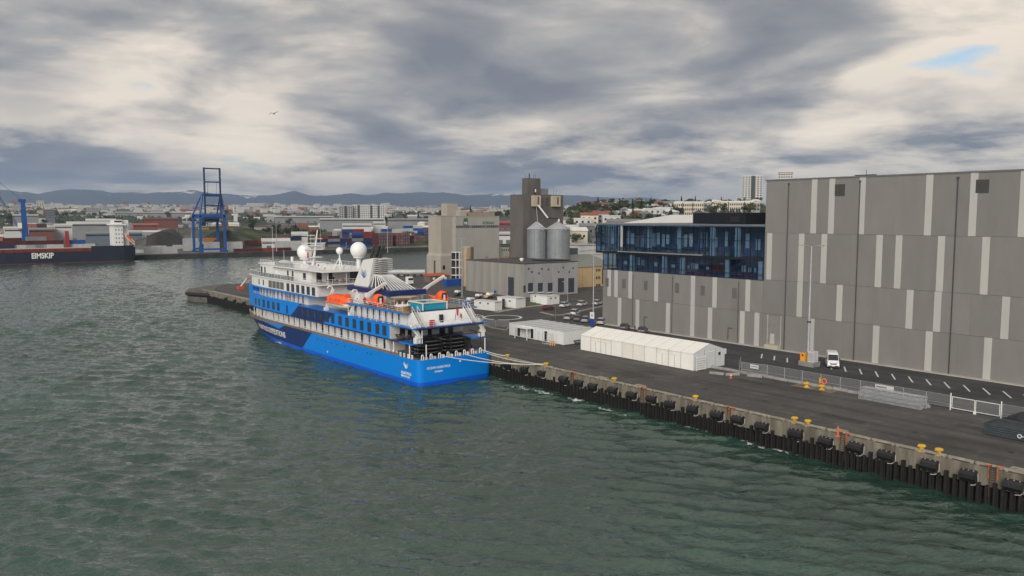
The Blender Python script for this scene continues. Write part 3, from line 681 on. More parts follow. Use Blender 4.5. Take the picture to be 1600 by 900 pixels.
# desks behind the glass; added panels stand in for reflections and bright sky
br = random.Random(8)
for y in np.arange(101.5, 150, 1.45):
    if br.random() < .62:
        z0 = 24.6 + br.random() * .8; MB().box(WX + 4.5, WX + 4.6, y, y + .75 + br.random() * .5, z0, z0 + 2.2 + br.random() * 1.6).build('bright_sky_panel', M_brightsky, hall)  # white panels added for the bright sky and reflections in the glass
    if br.random() < .45 and y < 146:
        MB().box(WX + 3.5, WX + 3.6, y, y + .7 + br.random() * .6, 19.8, 20.4 + br.random() * 1.6).build('bright_sky_panel', M_brightsky, hall)
    if br.random() < .35: MB().box(WX + 3., WX + 4.4, y, y + 1.3, 23.2, 23.95).build('desk', mat('desk_grey', (.22, .24, .26), .7), hall)
MB().box(WX + 3, WX + 3.2, yof(1131, 410), yof(1097, 408), 19.6, 21.2).build('red_reflection_panel', mat('reflection_red', (.26, .035, .02), .6), hall)  # added red panel standing in for a red ship's reflection in the glass
pl = MB().box(151.2, 166, 107.2, 121.9, 30.5, 33.0); 
for k in range(36): yy = 107.4 + k * .4; pl.box(151.14, 151.2, yy, yy + .2, 30.6, 32.95)
pl.build('plant_room', mat('plant_cladding', (.012, .014, .020), .5, spec=.3), hall)
MB().box(151.0, 151.15, 108.6, 111.2, 30.9, 32.2).build('plant_louvre', M_black, hall)
for k in range(3): MB().cyl((155, 112 + k * 1.6, 33.0), (155, 112 + k * 1.6, 33.9), .55, None, 12).build('roof_fan', M_dark, hall)
# small kit on the high roof
MB().box(152, 153, 78.6, 82.6, 39.6, 40.35).build('roof_antenna', M_dark, hall)
MB().cyl((152.5, 80.5, 40.3), (152.5, 80.5, 41.3), .06, None, 6).build('roof_mast', M_dark, hall)

# ================================================================== LIGHT MASTS
def mast(x, y, z, h, label, double=True, r=.2, ax=(0, 1)):
    t = thing('light_mast', (x, y, z), label, 'light mast')
    MB().cyl((x, y, z), (x, y, z + h), r, r * .45, 12).build('pole', M_galv, t, True)
    MB().box(x - r * 2, x + r * 2, y - r * 2, y + r * 2, z, z + .25).build('footing', M_cgrey, t)
    for s in ((-1, 1) if double else (1,)):
        a = MB().bar((x, y, z + h - .1), (x + ax[0] * s * 1.5, y + ax[1] * s * 1.5, z + h + .12), .04); a.build('arm', M_galv, t)
        hx, hy = x + ax[0] * s * 1.9, y + ax[1] * s * 1.9
        MB().box(hx - .28 - abs(ax[0]) * .25, hx + .28 + abs(ax[0]) * .25, hy - .28 - abs(ax[1]) * .25, hy + .28 + abs(ax[1]) * .25, z + h + .06, z + h + .24).build('lamp_head', M_galv, t)
    return t
mx_, my_ = on_z(1262, 571, 4)
m1 = mast(mx_, my_, QZ, 22.6, 'tall steel light mast with grey cabinet and orange box at its foot', r=.3)
b = MB()
for k, zz in enumerate((10.2, 13.7)): b.cyl((mx_, my_, QZ + zz), (mx_, my_, QZ + zz + .25), .36, None, 12)
MB().cyl((mx_, my_, QZ + 8.2), (mx_, my_, QZ + 8.5), .36, None, 12).build('pole_band', M_dark, m1)
cb = MB().prism([(mx_ - 1.4, my_ - 1.9), (mx_ + 1.1, my_ - 1.9), (mx_ + 1.4, my_ + 1.3), (mx_ - 1.1, my_ + 1.3)], QZ, QZ + .9)
cb.build('mast_plinth', M_cgrey, label='grey concrete plinth round the foot of the tall mast', cat='plinth')
ox = thing('orange_cabinet', (mx_ - .9, my_ + .35, QZ + .9), 'orange electrical box on the mast plinth', 'cabinet')
MB().box(mx_ - 1.2, mx_ - .5, my_ - .1, my_ + .9, QZ + .9, QZ + 2.5).build('casing', mat('signal_orange', (.72, .30, .02), .5), ox)
MB().box(mx_ - 1.24, mx_ - 1.2, my_ + .25, my_ + .55, QZ + 1.9, QZ + 2.2).build('badge', M_black, ox)
gb = thing('grey_cabinet', (mx_ - .3, my_ - 1.2, QZ + .9), 'pale grey ribbed cabinet beside the orange box on the mast plinth', 'cabinet')
MB().box(mx_ - .95, mx_ + .5, my_ - 1.8, my_ - .5, QZ + .9, QZ + 2.9).build('casing', mat('cabinet_grey', (.52, .53, .52), .5), gb)
for k in range(8): MB().box(mx_ - .97, mx_ - .95, my_ - 1.7, my_ - .6, QZ + 1.1 + k * .2, QZ + 1.2 + k * .2).build('rib', M_galv, gb)
m2 = mast(*on_z(722, 465, 4), QZ, 20.5, 'slim grey light mast standing in the yard by the beige mill', r=.2)
m3 = mast(*on_z(927, 503, 4), QZ, 21.0, 'tall grey light mast beside the glass office, information board at its foot', r=.22)
for px, py, h, lb in [(887, 472, 6.5, 'short street lamp in front of the loading doors'), (1067 / 7.26 + 740 - 0, 470, 8, 'street lamp by the white kiosks')]:
    mast(*on_z(px, py, 4), QZ, h, lb, double=False, r=.1)
bx_, by_ = on_z(925, 510, 4)
bd = thing('information_board', (bx_, by_, QZ), 'white and blue information board standing by the parked cars', 'sign')
MB().box(bx_ - .05, bx_ + .05, by_ - .75, by_ + .75, QZ + 2.0, QZ + 3.7).build('white_panel', M_white, bd)
MB().box(bx_ - .06, bx_ + .06, by_ - .75, by_ + .75, QZ + .2, QZ + 2.0).build('blue_panel', mat('sign_blue', (.02, .06, .28), .5), bd)
MB().box(bx_ - .09, bx_ - .05, by_ - .3, by_ + .3, QZ + 2.6, QZ + 3.1).build('emblem', mat('emblem_grey', (.3, .32, .4), .5), bd)

# ================================================================== MESH FENCE, BARRIERS
M_veil = veil('wire_mesh', (.33, .34, .35), .20)
def fence_panel_proto(L_=3.2):
    t = local_thing('wire_fence', 'galvanised steel mesh fence panel along the hall road', 'fence', 'mesh fence panels along the hall road')
    for y in (0, L_): MB().cyl((0, y, 0), (0, y, 2.05), .026, None, 6).build('post', M_galv, t)
    for z in (.3, .72, 2.02): MB().cyl((0, 0, z), (0, L_, z), .02, None, 6).build('rail', M_galv, t)
    MB().box(-.006, .006, .03, L_ - .03, .3, 2.02).build('mesh', M_veil, t)
    return t
fp = fence_panel_proto(); firstf = True
def fence_run(p0, p1, label=None):
    global firstf
    d = V((p1[0] - p0[0], p1[1] - p0[1], 0)); n = max(1, round(d.length / 3.25)); a = math.atan2(-d.x, d.y)
    for i in range(n):
        o = fp if firstf else copy_tree(fp); firstf = False
        place(o, (p0[0] + d.x * i / n, p0[1] + d.y * i / n, QZ + .12), a); o.scale = (1, d.length / n / 3.25, 1)
        if label: o['label'] = label; o['group'] = label
fence_run((121.2, 20), (121.0, 43.0)); fence_run((121.0, 49.9), (121.0, 80.5)); fence_run((121.0, 80.5), (119.7, 85.0))
fence_run((119.7, 85.4), (124.5, 88.5), 'mesh fence panel closing the gap beside the white tent gable')
# white swing gate between the fence panels
gt = thing('vehicle_gate', (121, 46.5, QZ), 'white tubular double swing gate between the mesh fence panels', 'gate')
for y in (43.1, 49.8): MB().cyl((121, y, QZ), (121, y, QZ + 2.5), .08, None, 8).build('gate_post', M_white, gt)
for a_, b_ in ((43.3, 46.4), (46.55, 49.6)):
    lf = MB().tube([(121, a_, QZ + .35), (121, b_, QZ + .35), (121, b_, QZ + 2.0), (121, a_, QZ + 2.0), (121, a_, QZ + .35)], .05, 6).build('gate_leaf', M_white, gt)
    MB().box(120.99, 121.01, a_ + .06, b_ - .06, QZ + .4, QZ + 1.95).build('mesh', M_veil, lf)
MB().box(120.9, 121.1, 46.3, 46.65, QZ, QZ + .4).build('drop_bolt', M_white, gt)
sg = MB().box(120.88, 120.94, 58.1, 61.0, QZ + 1.35, QZ + 2.0); sgo = sg.build('fence_sign', mat('sign_grey_white', (.55, .56, .56), .6), label='pale rectangular notice hung on the mesh fence behind the trusses', cat='sign')
MB().box(120.86, 120.88, 59.2, 60.8, QZ + 1.55, QZ + 1.8).build('print_line', mat('print_grey', (.18, .19, .20), .7), sgo)
sg = MB().box(120.88, 120.94, 83.2, 84.9, QZ + 1.3, QZ + 2.0); sg.v = [(x - .9, y - 1.6, z) for x, y, z in sg.v]
sgo = sg.build('fence_sign', MATS['sign_grey_white'], label='small grey notice hung on the mesh fence near the tent', cat='sign')
MB().box(119.955, 119.98, 81.8, 83.1, QZ + 1.6, QZ + 1.75).build('print_line', MATS['print_grey'], sgo)
# low concrete barrier blocks under the fence
bp_ = MB().extr([(-.3, 0, 0), (.3, 0, 0), (.3, 0, .18), (.14, 0, .42), (-.14, 0, .42), (-.3, 0, .18)][::-1], (0, 2.6, 0))
b0 = None
def barrier(p, a, label='low weathered concrete block holding down the mesh fence', g='concrete blocks under the fence'):
    global b0
    if b0 is None: b0 = bp_.build('barrier_block', M_cgrey, org=(0, 0, 0), label=label, cat='barrier', group=g); o = b0
    else: o = b0.copy(); COL.objects.link(o)
    place(o, (p[0], p[1], QZ + .01), a); o['label'] = label; o['group'] = g
for k in range(11): barrier((120.45 + .1 * math.sin(k * 2.2), 62.5 + k * 2.68 - (8 if k < 4 and False else 0), 0), R(prs.uniform(-3, 3)))
for (x, y, a) in [(118.6, 84.6, 62), (116.4, 86.2, 18), (119.9, 52.2, 0), (119.8, 80.6, 20), (121.2, 49.0, 170)][:4]: barrier((x, y), R(a))
ring_x, ring_y = on_z(1275, 592, 5)
lb = MB()
for k in range(14):
    a0, a1 = 2 * math.pi * k / 14, 2 * math.pi * (k + 1) / 14
    lb.cyl((120.85, 69.6 + .42 * math.cos(a0), QZ + 1.0 + .42 * math.sin(a0)), (120.85, 69.6 + .42 * math.cos(a1), QZ + 1.0 + .42 * math.sin(a1)), .11, None, 6)
lb.build('lifebuoy', mat('lifebuoy_red', (.75, .16, .10), .5), label='red lifebuoy hung on the mesh fence behind the storm bollards', cat='lifebuoy')
MB().box(120.78, 120.9, 70.2, 70.45, QZ + .6, QZ + 1.5).build('lifebuoy_case', M_yel, label='yellow rope case next to the red lifebuoy on the fence', cat='case')
def cone(x, y, lab_):
    t = thing('traffic_cone', (x, y, QZ), lab_, 'cone'); MB().box(x - .22, x + .22, y - .22, y + .22, QZ, QZ + .05).build('base', M_orange, t)
    MB().cyl((x, y, QZ + .05), (x, y, QZ + .95), .2, .04, 12).build('cone_body', mat('cone_red', (.70, .09, .04), .5), t)
    MB().cyl((x, y, QZ + .45), (x, y, QZ + .65), .135, .1, 12).build('reflective_band', M_white, t)
cone(*on_z(1142, 591, 4), 'red traffic cone on the barrier corner by the white tent')
# cross-braced truss sections stacked on the quay
M_alu = mat('aluminium_truss', (.50, .52, .54), .35, metal=.4, var=.1)
def truss(x, y0, z, L_, ang, lab_):
    t = thing('lighting_truss', (x, y0, z), lab_, 'truss', 'aluminium trusses stacked by the fence')
    h, w = .52, .52; rot = Matrix.Rotation(ang, 4, 'Z')
    def P(a, b, c): q = rot @ V((a, b, 0)); return (x + q.x, y0 + q.y, z + c)
    for a in (0, w):
        for c in (.04, h): MB().cyl(P(a, 0, c), P(a, L_, c), .034, None, 6).build('chord', M_alu, t)
    n = int(L_ / .8); br_ = MB()
    for k in range(n):
        a0, a1 = k * L_ / n, (k + 1) * L_ / n
        for a in (0, w): br_.cyl(P(a, a0, .04 if k % 2 else h), P(a, a1, h if k % 2 else .04), .016, None, 4)
        if k % 2: br_.cyl(P(0, a0, h), P(w, a1, h), .016, None, 4)
    for a in (0, w): br_.cyl(P(a, 0, .04), P(a, 0, h), .04, None, 5); br_.cyl(P(a, L_, .04), P(a, L_, h), .04, None, 5)
    br_.build('lacing', M_alu, t)
LT = ['lighting truss at the bottom of the stack, on its quay side', 'lighting truss at the bottom of the stack, one in from the quay side', 'lighting truss at the bottom of the stack, one in from the fence side', 'lighting truss at the bottom of the stack next to the fence',
      'lighting truss in the second layer of the stack, on the quay side', 'lighting truss in the middle of the second layer of the stack', 'lighting truss in the second layer of the stack, fence side', 'lighting truss on top of the stack, quay side', 'lighting truss on top of the stack, fence side']
for k, (dx, lay, dy) in enumerate([(0, 0, 0), (.72, 0, .2), (1.44, 0, -.15), (2.16, 0, .1), (.3, 1, .15), (1.05, 1, -.1), (1.8, 1, .25), (.6, 2, .1), (1.4, 2, .0)]):
    truss(117.0 + dx, 52.2 + dy, QZ + .12 + lay * .6, 9.4, R(0), LT[k])
# dark slatted box with a tarpaulin heap, cut by the frame edge
bxt = thing('slatted_bin', (112.5, 36, QZ), 'dark slatted steel box standing on the quay by the gate', 'container')
for k in range(5): MB().box(110.8, 110.9, 30.2, 41.4, QZ + .1 + k * .29, QZ + .34 + k * .29).build('slat', mat('bin_slate', (.045, .06, .068), .5, var=.25, scale=1.5), bxt)
for k in range(5): MB().box(110.9, 114.6, 41.3, 41.4, QZ + .1 + k * .29, QZ + .34 + k * .29).build('slat', MATS['bin_slate'], bxt)
MB().box(110.92, 114.6, 30.2, 41.28, QZ + .05, QZ + .25).build('floor', M_dark, bxt)
MB().box(114.6, 114.7, 30.2, 41.4, QZ + .1, QZ + 1.55).build('back_wall', MATS['bin_slate'], bxt)
for y in (30.3, 35.8, 41.25): MB().box(110.72, 110.8, y - .07, y + .07, QZ, QZ + 1.6).build('stanchion', MATS['bin_slate'], bxt)
MB().box(110.75, 114.7, 30.1, 30.2, QZ + .05, QZ + 1.55).build('end_wall', MATS['bin_slate'], bxt)
lid = MB().box(110.95, 114.55, 30.25, 41.25, QZ + 1.2, QZ + 1.32); lid.build('load_cover', mat('dark_tarp', (.03, .036, .040), .6, var=.4, scale=1.5, bump=.6, fine=3), bxt)
rr_ = MB(); ry, rz = on_x(1597, 680, 110.7)
for k in range(16):
    a0, a1 = 2 * math.pi * k / 16, 2 * math.pi * (k + 1) / 16
    rr_.cyl((110.7, 37.2 + .22 * math.cos(a0), QZ + .62 + .22 * math.sin(a0)), (110.7, 37.2 + .22 * math.cos(a1), QZ + .62 + .22 * math.sin(a1)), .06, None, 5)
rr_.cyl((110.7, 37.0, QZ + .62), (110.7, 36.2, QZ + .62), .05, None, 5); rr_.build('key_emblem', M_white, bxt)
tp = MB(); prt = random.Random(2); n = 14; m = 8
for j in range(m + 1):
    for i in range(n):
        a = 2 * math.pi * i / n; rr = (1 - (j / m) ** 2.2) * (1.6 + .25 * math.sin(3 * a + j) + prt.uniform(-.1, .1)) + .02
        tp.v.append((118.3 + rr * math.cos(a), 39.6 + rr * 1.3 * math.sin(a), QZ + 2.1 * (j / m) ** .9 + prt.uniform(-.04, .04)))
for j in range(m):
    for i in range(n): tp._f(j * n + i, j * n + (i + 1) % n, (j + 1) * n + (i + 1) % n, (j + 1) * n + i)
tp._f(*[m * n + i for i in range(n)])
tp.build('tarpaulin_heap', mat('black_tarp', (.014, .014, .016), .5, var=.3, bump=.6, fine=3), smooth=True, label='black tarpaulin heap behind the slatted box', cat='tarpaulin')

# ================================================================== TENT
M_tent = mat('tent_white', (.80, .785, .74), .55, var=.05, scale=.7, streak=.4); M_tent2 = mat('tent_white_b', (.74, .71, .64), .55, var=.06, scale=.7, streak=.4); M_seam = mat('tent_seam', (.34, .34, .32), .6)
TX0, TX1, TY0, TY1 = 115.2, 124.2, 92.0, 122.0; TZE, TZR = 7.15, 8.6; TXM = (TX0 + TX1) / 2
tent = thing('marquee_tent', (TXM, 107, QZ), 'long white gabled marquee tent pitched on the quay', 'tent')
nb = 10; bw = (TY1 - TY0) / nb
for i in range(nb):
    a, b_ = TY0 + i * bw + .04, TY0 + (i + 1) * bw - .04
    door = i in (1, 2, 7, 8)
    wl = MB(); wl.extr([(TX0, a, QZ + .05), (TX0, a, TZE), (TX0 + .05, a, TZE), (TX0 + .05, a, QZ + .05)], (0, b_ - a, 0)); wo2 = wl.build('wall_panel', M_tent2 if i % 3 else M_tent, tent)
    MB().box(TX1 - .05, TX1, a, b_, QZ + .05, TZE).build('wall_panel', M_tent, tent)
    for s in (0, 1):
        xe = TX0 - .12 if s == 0 else TX1 + .12
        r_ = MB(); r_.extr([(xe, a, TZE - .03), (TXM, a, TZR), (TXM, a, TZR + .05), (xe, a, TZE + .03)], (0, b_ - a, 0)); r_.build('roof_panel', M_tent, tent)
    if door:
        dw = MB().box(TX0 - .04, TX0 - .005, a + .25, b_ - .25, QZ + .05, QZ + 2.35); dw.build('door_flap', M_tent, tent)
        MB().box(TX0 - .06, TX0 - .035, (a + b_) / 2 - .05, (a + b_) / 2 + .05, QZ + .1, QZ + 2.3).build('zip', M_seam, tent)
        MB().box(TX0 - .08, TX0 - .005, a + .2, b_ - .2, QZ + 2.35, QZ + 2.55).build('rolled_flap', M_tent2, tent)
for i in range(nb + 1):
    y = TY0 + i * bw; s = MB()
    s.box(TX0 - .025, TX0 + .05, y - .035, y + .035, QZ, TZE); s.build('frame_leg', M_seam, tent)
    for xe in (TX0 - .13, TX1 + .13): MB().bar((xe, y, TZE + .01), (TXM, y, TZR + .03), .03).build('rafter', M_seam, tent)
for y, d in ((TY0, -1), (TY1, 1)):
    g_ = MB(); g_.extr([(TX0, y, QZ + .05), (TX1, y, QZ + .05), (TX1, y, TZE), (TXM, y, TZR), (TX0, y, TZE)], (0, .05 * d, 0)); g_.build('gable', mat('gable_grey_white', (.60, .62, .63), .6, var=.06), tent)
for x in (TX0 + 2.9, TX1 - 2.9): MB().box(x - .05, x + .05, TY0 - .1, TY0 - .05, QZ, TZE + .6).build('gable_post', M_seam, tent)
MB().box(TX0 + 2.9, TX1 - 2.9, TY0 - .1, TY0 - .05, TZE - .1, TZE).build('gable_rail', M_tent, tent)
MB().box(TX1 - 1.9, TX1 - 1.3, TY0 - .09, TY0 - .05, QZ + 2.2, QZ + 2.75).build('window', M_black, tent)
wp = thing('slatted_pallet_wall', (116.5, 91.6, QZ), 'white slatted panel leaning against the tent gable', 'panel')
for k in range(6): MB().box(115.3, 118.1, 91.45, 91.52, QZ + .15 + k * .42, QZ + .45 + k * .42).build('slat', M_white, wp)
for x in (115.4, 118.0): MB().box(x - .05, x + .05, 91.52, 91.6, QZ, QZ + 2.7).build('upright', M_white, wp)
ac = thing('air_unit', (124.6, 93.5, QZ), 'small white ventilation unit on a stand behind the tent', 'ventilation unit')
MB().box(124.5, 125.6, 92.6, 93.8, QZ + 2.0, QZ + 3.0).build('casing', M_white, ac); MB().box(124.9, 125.2, 93.0, 93.3, QZ, QZ + 2.0).build('stand', M_dark, ac)

# ================================================================== PORTABLE CABINS
M_cab = mat('cabin_white', (.68, .69, .68), .5, var=.05, scale=.8, streak=.3); M_croof = mat('cabin_roof', (.42, .43, .44), .6, var=.1); M_edge = mat('cabin_edge', (.60, .61, .60), .5)
CX0, CX1 = 116.0, 126.2; CY0 = 128.2; cw = 2.42
for i in range(8):
    y0 = CY0 + i * cw; y1 = y0 + cw - .02; lbx = ['white portable cabin at the tent end of the row, blank end wall', 'white portable cabin second from the tent end, with railed entrance', 'white portable cabin with a tall dark window beside the railed entrance', 'plain white portable cabin amid the row', 'white portable cabin with a dark doorway at the right of the canopy', 'white portable cabin whose door stands under the flat canopy', 'white portable cabin with a dark doorway at the left of the canopy', 'white portable cabin closing the row towards the ring road'][i]
    t = thing('portable_cabin', ((CX0 + CX1) / 2, (y0 + y1) / 2, QZ), lbx, 'cabin', 'white portable cabins in a row on the quay')
    MB().box(CX0, CX1, y0, y1, QZ + .15, QZ + 2.95).build('shell', M_cab, t)
    MB().box(CX0 + .15, CX1 - .15, y0 + .2, y1 - .2, QZ + 2.95, QZ + 3.0).build('roof_sheet', M_croof, t)
    for yy in (y0, y1 - .2): MB().box(CX0 - .01, CX1 + .01, yy - .003, yy + .2, QZ + 2.9, QZ + 3.06).build('roof_beam', M_edge, t)
    for yy in (y0 + .02, y1 - .16): MB().box(CX0 - .04, CX0, yy, yy + .14, QZ + .1, QZ + 2.9).build('corner_post', M_edge, t)
    for xx in (CX0 + .3, CX1 - .5): MB().box(xx, xx + .3, y0 + .3, y1 - .3, QZ, QZ + .15).build('skid', M_dark, t)
    ym = (y0 + y1) / 2
    if i in (2, 4, 6): MB().box(CX0 - .03, CX0 - .002, ym - .45, ym + .45, QZ + .3, QZ + 2.5).build('door_glass', M_glassd, t)
    elif i in (1, 3, 5): MB().box(CX0 - .05, CX0 - .002, ym - .5, ym + .5, QZ + .25, QZ + 2.35).build('door', M_edge, t)
cy_ = CY0 + 5.4 * cw
cn = thing('entrance_canopy', (CX0 - .8, cy_, QZ), 'flat white canopy on posts over the cabin doors', 'canopy')
MB().box(CX0 - 1.7, CX0 - .05, cy_ - 2.4, cy_ + 2.4, QZ + 2.55, QZ + 2.75).build('roof', M_white, cn)
for s in (-2.2, 2.2): MB().box(CX0 - 1.65, CX0 - 1.5, cy_ + s - .08, cy_ + s + .08, QZ, QZ + 2.55).build('post', M_white, cn)
rl = thing('entrance_railing', (CX0 - .9, CY0 + 1.5 * cw, QZ), 'grey steel entrance landing with tall railing before the cabins', 'railing')
ym = CY0 + 1.5 * cw
MB().box(CX0 - 1.9, CX0 - .1, ym - 1.5, ym + 1.5, QZ, QZ + .14).build('landing', M_cgrey, rl)
for yy in (ym - 1.4, ym, ym + 1.4): MB().cyl((CX0 - 1.8, yy, QZ + .14), (CX0 - 1.8, yy, QZ + 2.3), .05, None, 6).build('post', M_galv, rl)
for zz in (1.0, 2.3): MB().cyl((CX0 - 1.8, ym - 1.4, QZ + zz), (CX0 - 1.8, ym + 1.4, QZ + zz), .04, None, 6).build('rail', M_galv, rl)
br_ = MB().tube([(CX0 - 2.2, ym - 2.4, QZ), (CX0 - 2.2, ym - 2.4, QZ + 1.0), (CX0 - 2.2, ym - 1.7, QZ + 1.0), (CX0 - 2.2, ym - 1.7, QZ)], .09, 6); br_.tube([(CX0 - 1.6, ym - 2.4, QZ), (CX0 - 1.6, ym - 2.4, QZ + 1.0), (CX0 - 2.2, ym - 2.4, QZ + 1.0)], .09, 6)
br_.build('crowd_barrier', mat('barrier_amber', (.80, .33, .04), .5), label='amber crowd barrier folded beside the cabin entrance', cat='barrier')
bn = thing('bench', (119.6, 127.4, QZ), 'small dark bench against the blank cabin wall', 'bench')
MB().box(118.6, 121.0, 127.2, 127.7, QZ + .45, QZ + .52).build('seat', M_dark, bn)
for x in (118.8, 120.8): MB().box(x - .04, x + .04, 127.25, 127.65, QZ, QZ + .45).build('leg', M_dark, bn)
MB().box(118.6, 121.0, 127.85, 127.9, QZ + .7, QZ + .95).build('backrest', M_dark, bn)
for x in (118.8, 120.8): MB().box(x - .03, x + .03, 127.65, 127.86, QZ + .4, QZ + .9).build('bracket', M_dark, bn)
# ================================================================== EXPEDITION CRUISE SHIP
XP, XS = 78.0, 95.6; XC = (XP + XS) / 2; HB = XC - XP; YS, YB = 127.0, 230.0
def hb_top(y):
    if y <= 198: 
        r = 1.5; d = y - YS
        return HB - (r - math.sqrt(max(0, r * r - (r - d) ** 2)) if d < r else 0)
    u = min(1, (y - 198) / (YB - 198)); return HB * max(0, 1 - u ** 2.6) ** .625
def hb_wl(y):
    if y <= 178: return hb_top(y) * .985
    u = min(1, (y - 178) / (229.2 - 178)); return HB * .985 * max(0, 1 - u ** 2.2) ** .95
def hb(y, z):
    s = min(1, max(0, z / 5.6)) ** .75; return hb_wl(y) * (1 - s) + hb_top(y) * s
def livery(name, kind):
    m = bpy.data.materials.new(name); m.use_nodes = True; t = m.node_tree; b = t.nodes['Principled BSDF']
    b.inputs['Roughness'].default_value = .38; b.inputs['Specular IOR Level'].default_value = .3
    g = t.nodes.new('ShaderNodeNewGeometry'); sp = t.nodes.new('ShaderNodeSeparateXYZ'); t.links.new(g.outputs['Position'], sp.inputs[0])
    Y, Z = sp.outputs['Y'], sp.outputs['Z']
    def mm(op, a, b_):
        n = t.nodes.new('ShaderNodeMath'); n.operation = op
        for i, q in enumerate((a, b_)):
            if isinstance(q, (int, float)): n.inputs[i].default_value = q
            else: t.links.new(q, n.inputs[i])
        return n.outputs[0]
    def mix(f, a, b_):
        n = t.nodes.new('ShaderNodeMix'); n.data_type = 'RGBA'; t.links.new(f, n.inputs['Factor'])
        for s, q in (('A', a), ('B', b_)):
            if isinstance(q, tuple): n.inputs[s].default_value = (*q, 1)
            else: t.links.new(q, n.inputs[s])
        return n.outputs['Result']
    BLUE, NAVY, BOOT = (.0, .215, .72), (.006, .016, .10), (.002, .09, .62)
    mps = t.nodes.new('ShaderNodeMapping'); mps.inputs['Scale'].default_value = (1, 1, .18); t.links.new(g.outputs['Position'], mps.inputs[0]); ns = t.nodes.new('ShaderNodeTexNoise'); ns.inputs['Scale'].default_value = .8; ns.inputs['Detail'].default_value = 5; t.links.new(mps.outputs[0], ns.inputs['Vector'])
    if kind == 'hull':
        navy = mm('GREATER_THAN', Y, mm('ADD', mm('MULTIPLY', mm('SUBTRACT', 4.9, Z), 1.33), 174.2))
        pat = mm('MULTIPLY', mm('GREATER_THAN', Z, mm('MAXIMUM', mm('SUBTRACT', 5.2, mm('MULTIPLY', mm('SUBTRACT', Y, 189.5), .3)), mm('ADD', 3.7, mm('MULTIPLY', mm('SUBTRACT', Y, 194), .075)))), mm('LESS_THAN', Y, 214))
        navy = mm('MULTIPLY', navy, mm('SUBTRACT', 1, pat))
        c = mix(navy, BLUE, NAVY); c = mix(mm('LESS_THAN', Z, .75), c, BOOT)
    else:
        n1 = mm('LESS_THAN', Y, mm('SUBTRACT', 186.7, mm('MULTIPLY', mm('SUBTRACT', Z, 7.6), 1.65)))
        n2 = mm('GREATER_THAN', Y, mm('ADD', 161.2, mm('MULTIPLY', mm('SUBTRACT', 10.9, Z), 2.3)))
        c = mix(mm('MULTIPLY', n1, n2), BLUE, NAVY)
    d = mix(mm('MULTIPLY', ns.outputs['Fac'], .20), c, (.015, .13, .36)); t.links.new(d, b.inputs['Base Color']); MATS[name] = m; return m
M_hull = livery('ship_hull_livery', 'hull'); M_band = livery('ship_band_livery', 'band')
M_sb = mat('ship_blue', (.010, .17, .56), .35, var=.08); M_sn = mat('ship_navy', (.008, .020, .11), .35, var=.1)
M_sw = mat('ship_white', (.72, .72, .705), .4, var=.05, scale=.8, streak=.3); M_sg = mat('ship_grey_white', (.55, .55, .54), .5, var=.08)
M_teak = mat('ship_teak', (.20, .125, .075), .7, var=.25, scale=1.5); M_deck = mat('ship_deck', (.20, .19, .18), .8, var=.15)
M_or = mat('lifeboat_orange', (.86, .115, .02), .4, var=.08); M_ord = mat('lifeboat_orange_dark', (.70, .07, .02), .45, var=.1); M_cream = mat('boat_cream', (.68, .62, .48), .5)
M_pipe = mat('exhaust_grey', (.06, .06, .062), .5, metal=.4, var=.3); M_win = M_glassd
ship = thing('cruise_ship', (XC, 178, 0), 'bright blue and white expedition cruise ship moored stern-on along the quay', 'ship')
def ol(inset, ya, yb, step=3.0, f=hb_top):
    ys = list(np.arange(ya, yb, step)) + [yb]
    if ya < 131: ys = sorted(set(ys + [127.3, 127.8, 128.5, 129.2])); ys = [y for y in ys if y >= ya]
    if yb > 215: ys = sorted(set([y for y in ys if y <= 215] + list(np.arange(215, yb, 1.5)) + [yb]))
    P = [(XC - max(.02, f(y) - inset), y) for y in ys]; S_ = [(XC + max(.02, f(y) - inset), y) for y in reversed(ys)]
    return list(reversed(P + S_))
def plate(name, z0, z1, inset, ya, yb, m): return MB().prism(ol(inset, ya, yb), z0, z1).build(name, m, ship)
# hull skin
ys = [127, 127.25, 127.6, 128.2, 129.2] + list(np.arange(131, 198, 4)) + list(np.arange(198, 229.6, 1.6)) + [229.9]
zs = [-2.5, -.6, .2, .75, 1.6, 2.6, 3.6, 4.4, 5.05]
h = MB(); n1 = len(ys)
for z in zs:
    lift = 0
    for s in (-1, 1):
        for y in ys: h.v.append((XC + s * max(.03, hb(y, z)), y, z))
for j in range(len(zs) - 1):
    a, b_ = j * 2 * n1, (j + 1) * 2 * n1
    for i in range(n1 - 1):
        h._f(a + i + 1, a + i, b_ + i, b_ + i + 1); h._f(a + n1 + i, a + n1 + i + 1, b_ + n1 + i + 1, b_ + n1 + i)
    h._f(a, a + n1, b_ + n1, b_); h._f(a + n1 - 1, b_ + n1 - 1, b_ + 2 * n1 - 1, a + 2 * n1 - 1)
hull = h.build('hull', M_hull, ship, True)
plate('main_deck', 4.6, 4.8, .1, 127.2, 229.6, M_deck)
# brown cap rail along the open gallery
def side_strip(name, z0, z1, ya, yb, out, thick, m, both=True, par=None):
    yy = list(np.arange(ya, yb, 3.0)) + [yb]
    for s in ((-1, 1) if both else (-1,)):
        b = MB()
        for y0, y1 in zip(yy[:-1], yy[1:]):
            xa, xb = hb_top(y0) + out, hb_top(y1) + out
            pts = [(XC + s * xa, y0), (XC + s * xb, y1), (XC + s * (xb - thick), y1), (XC + s * (xa - thick), y0)]
            b.prism(pts if s > 0 else pts[::-1], z0, z1)
        b.build(name, m, par or ship)
side_strip('cap_rail', 5.05, 5.5, 134, 224, .03, .12, M_teak)
side_strip('gallery_rail', 6.1, 6.17, 140, 224, -.02, .07, M_sw)
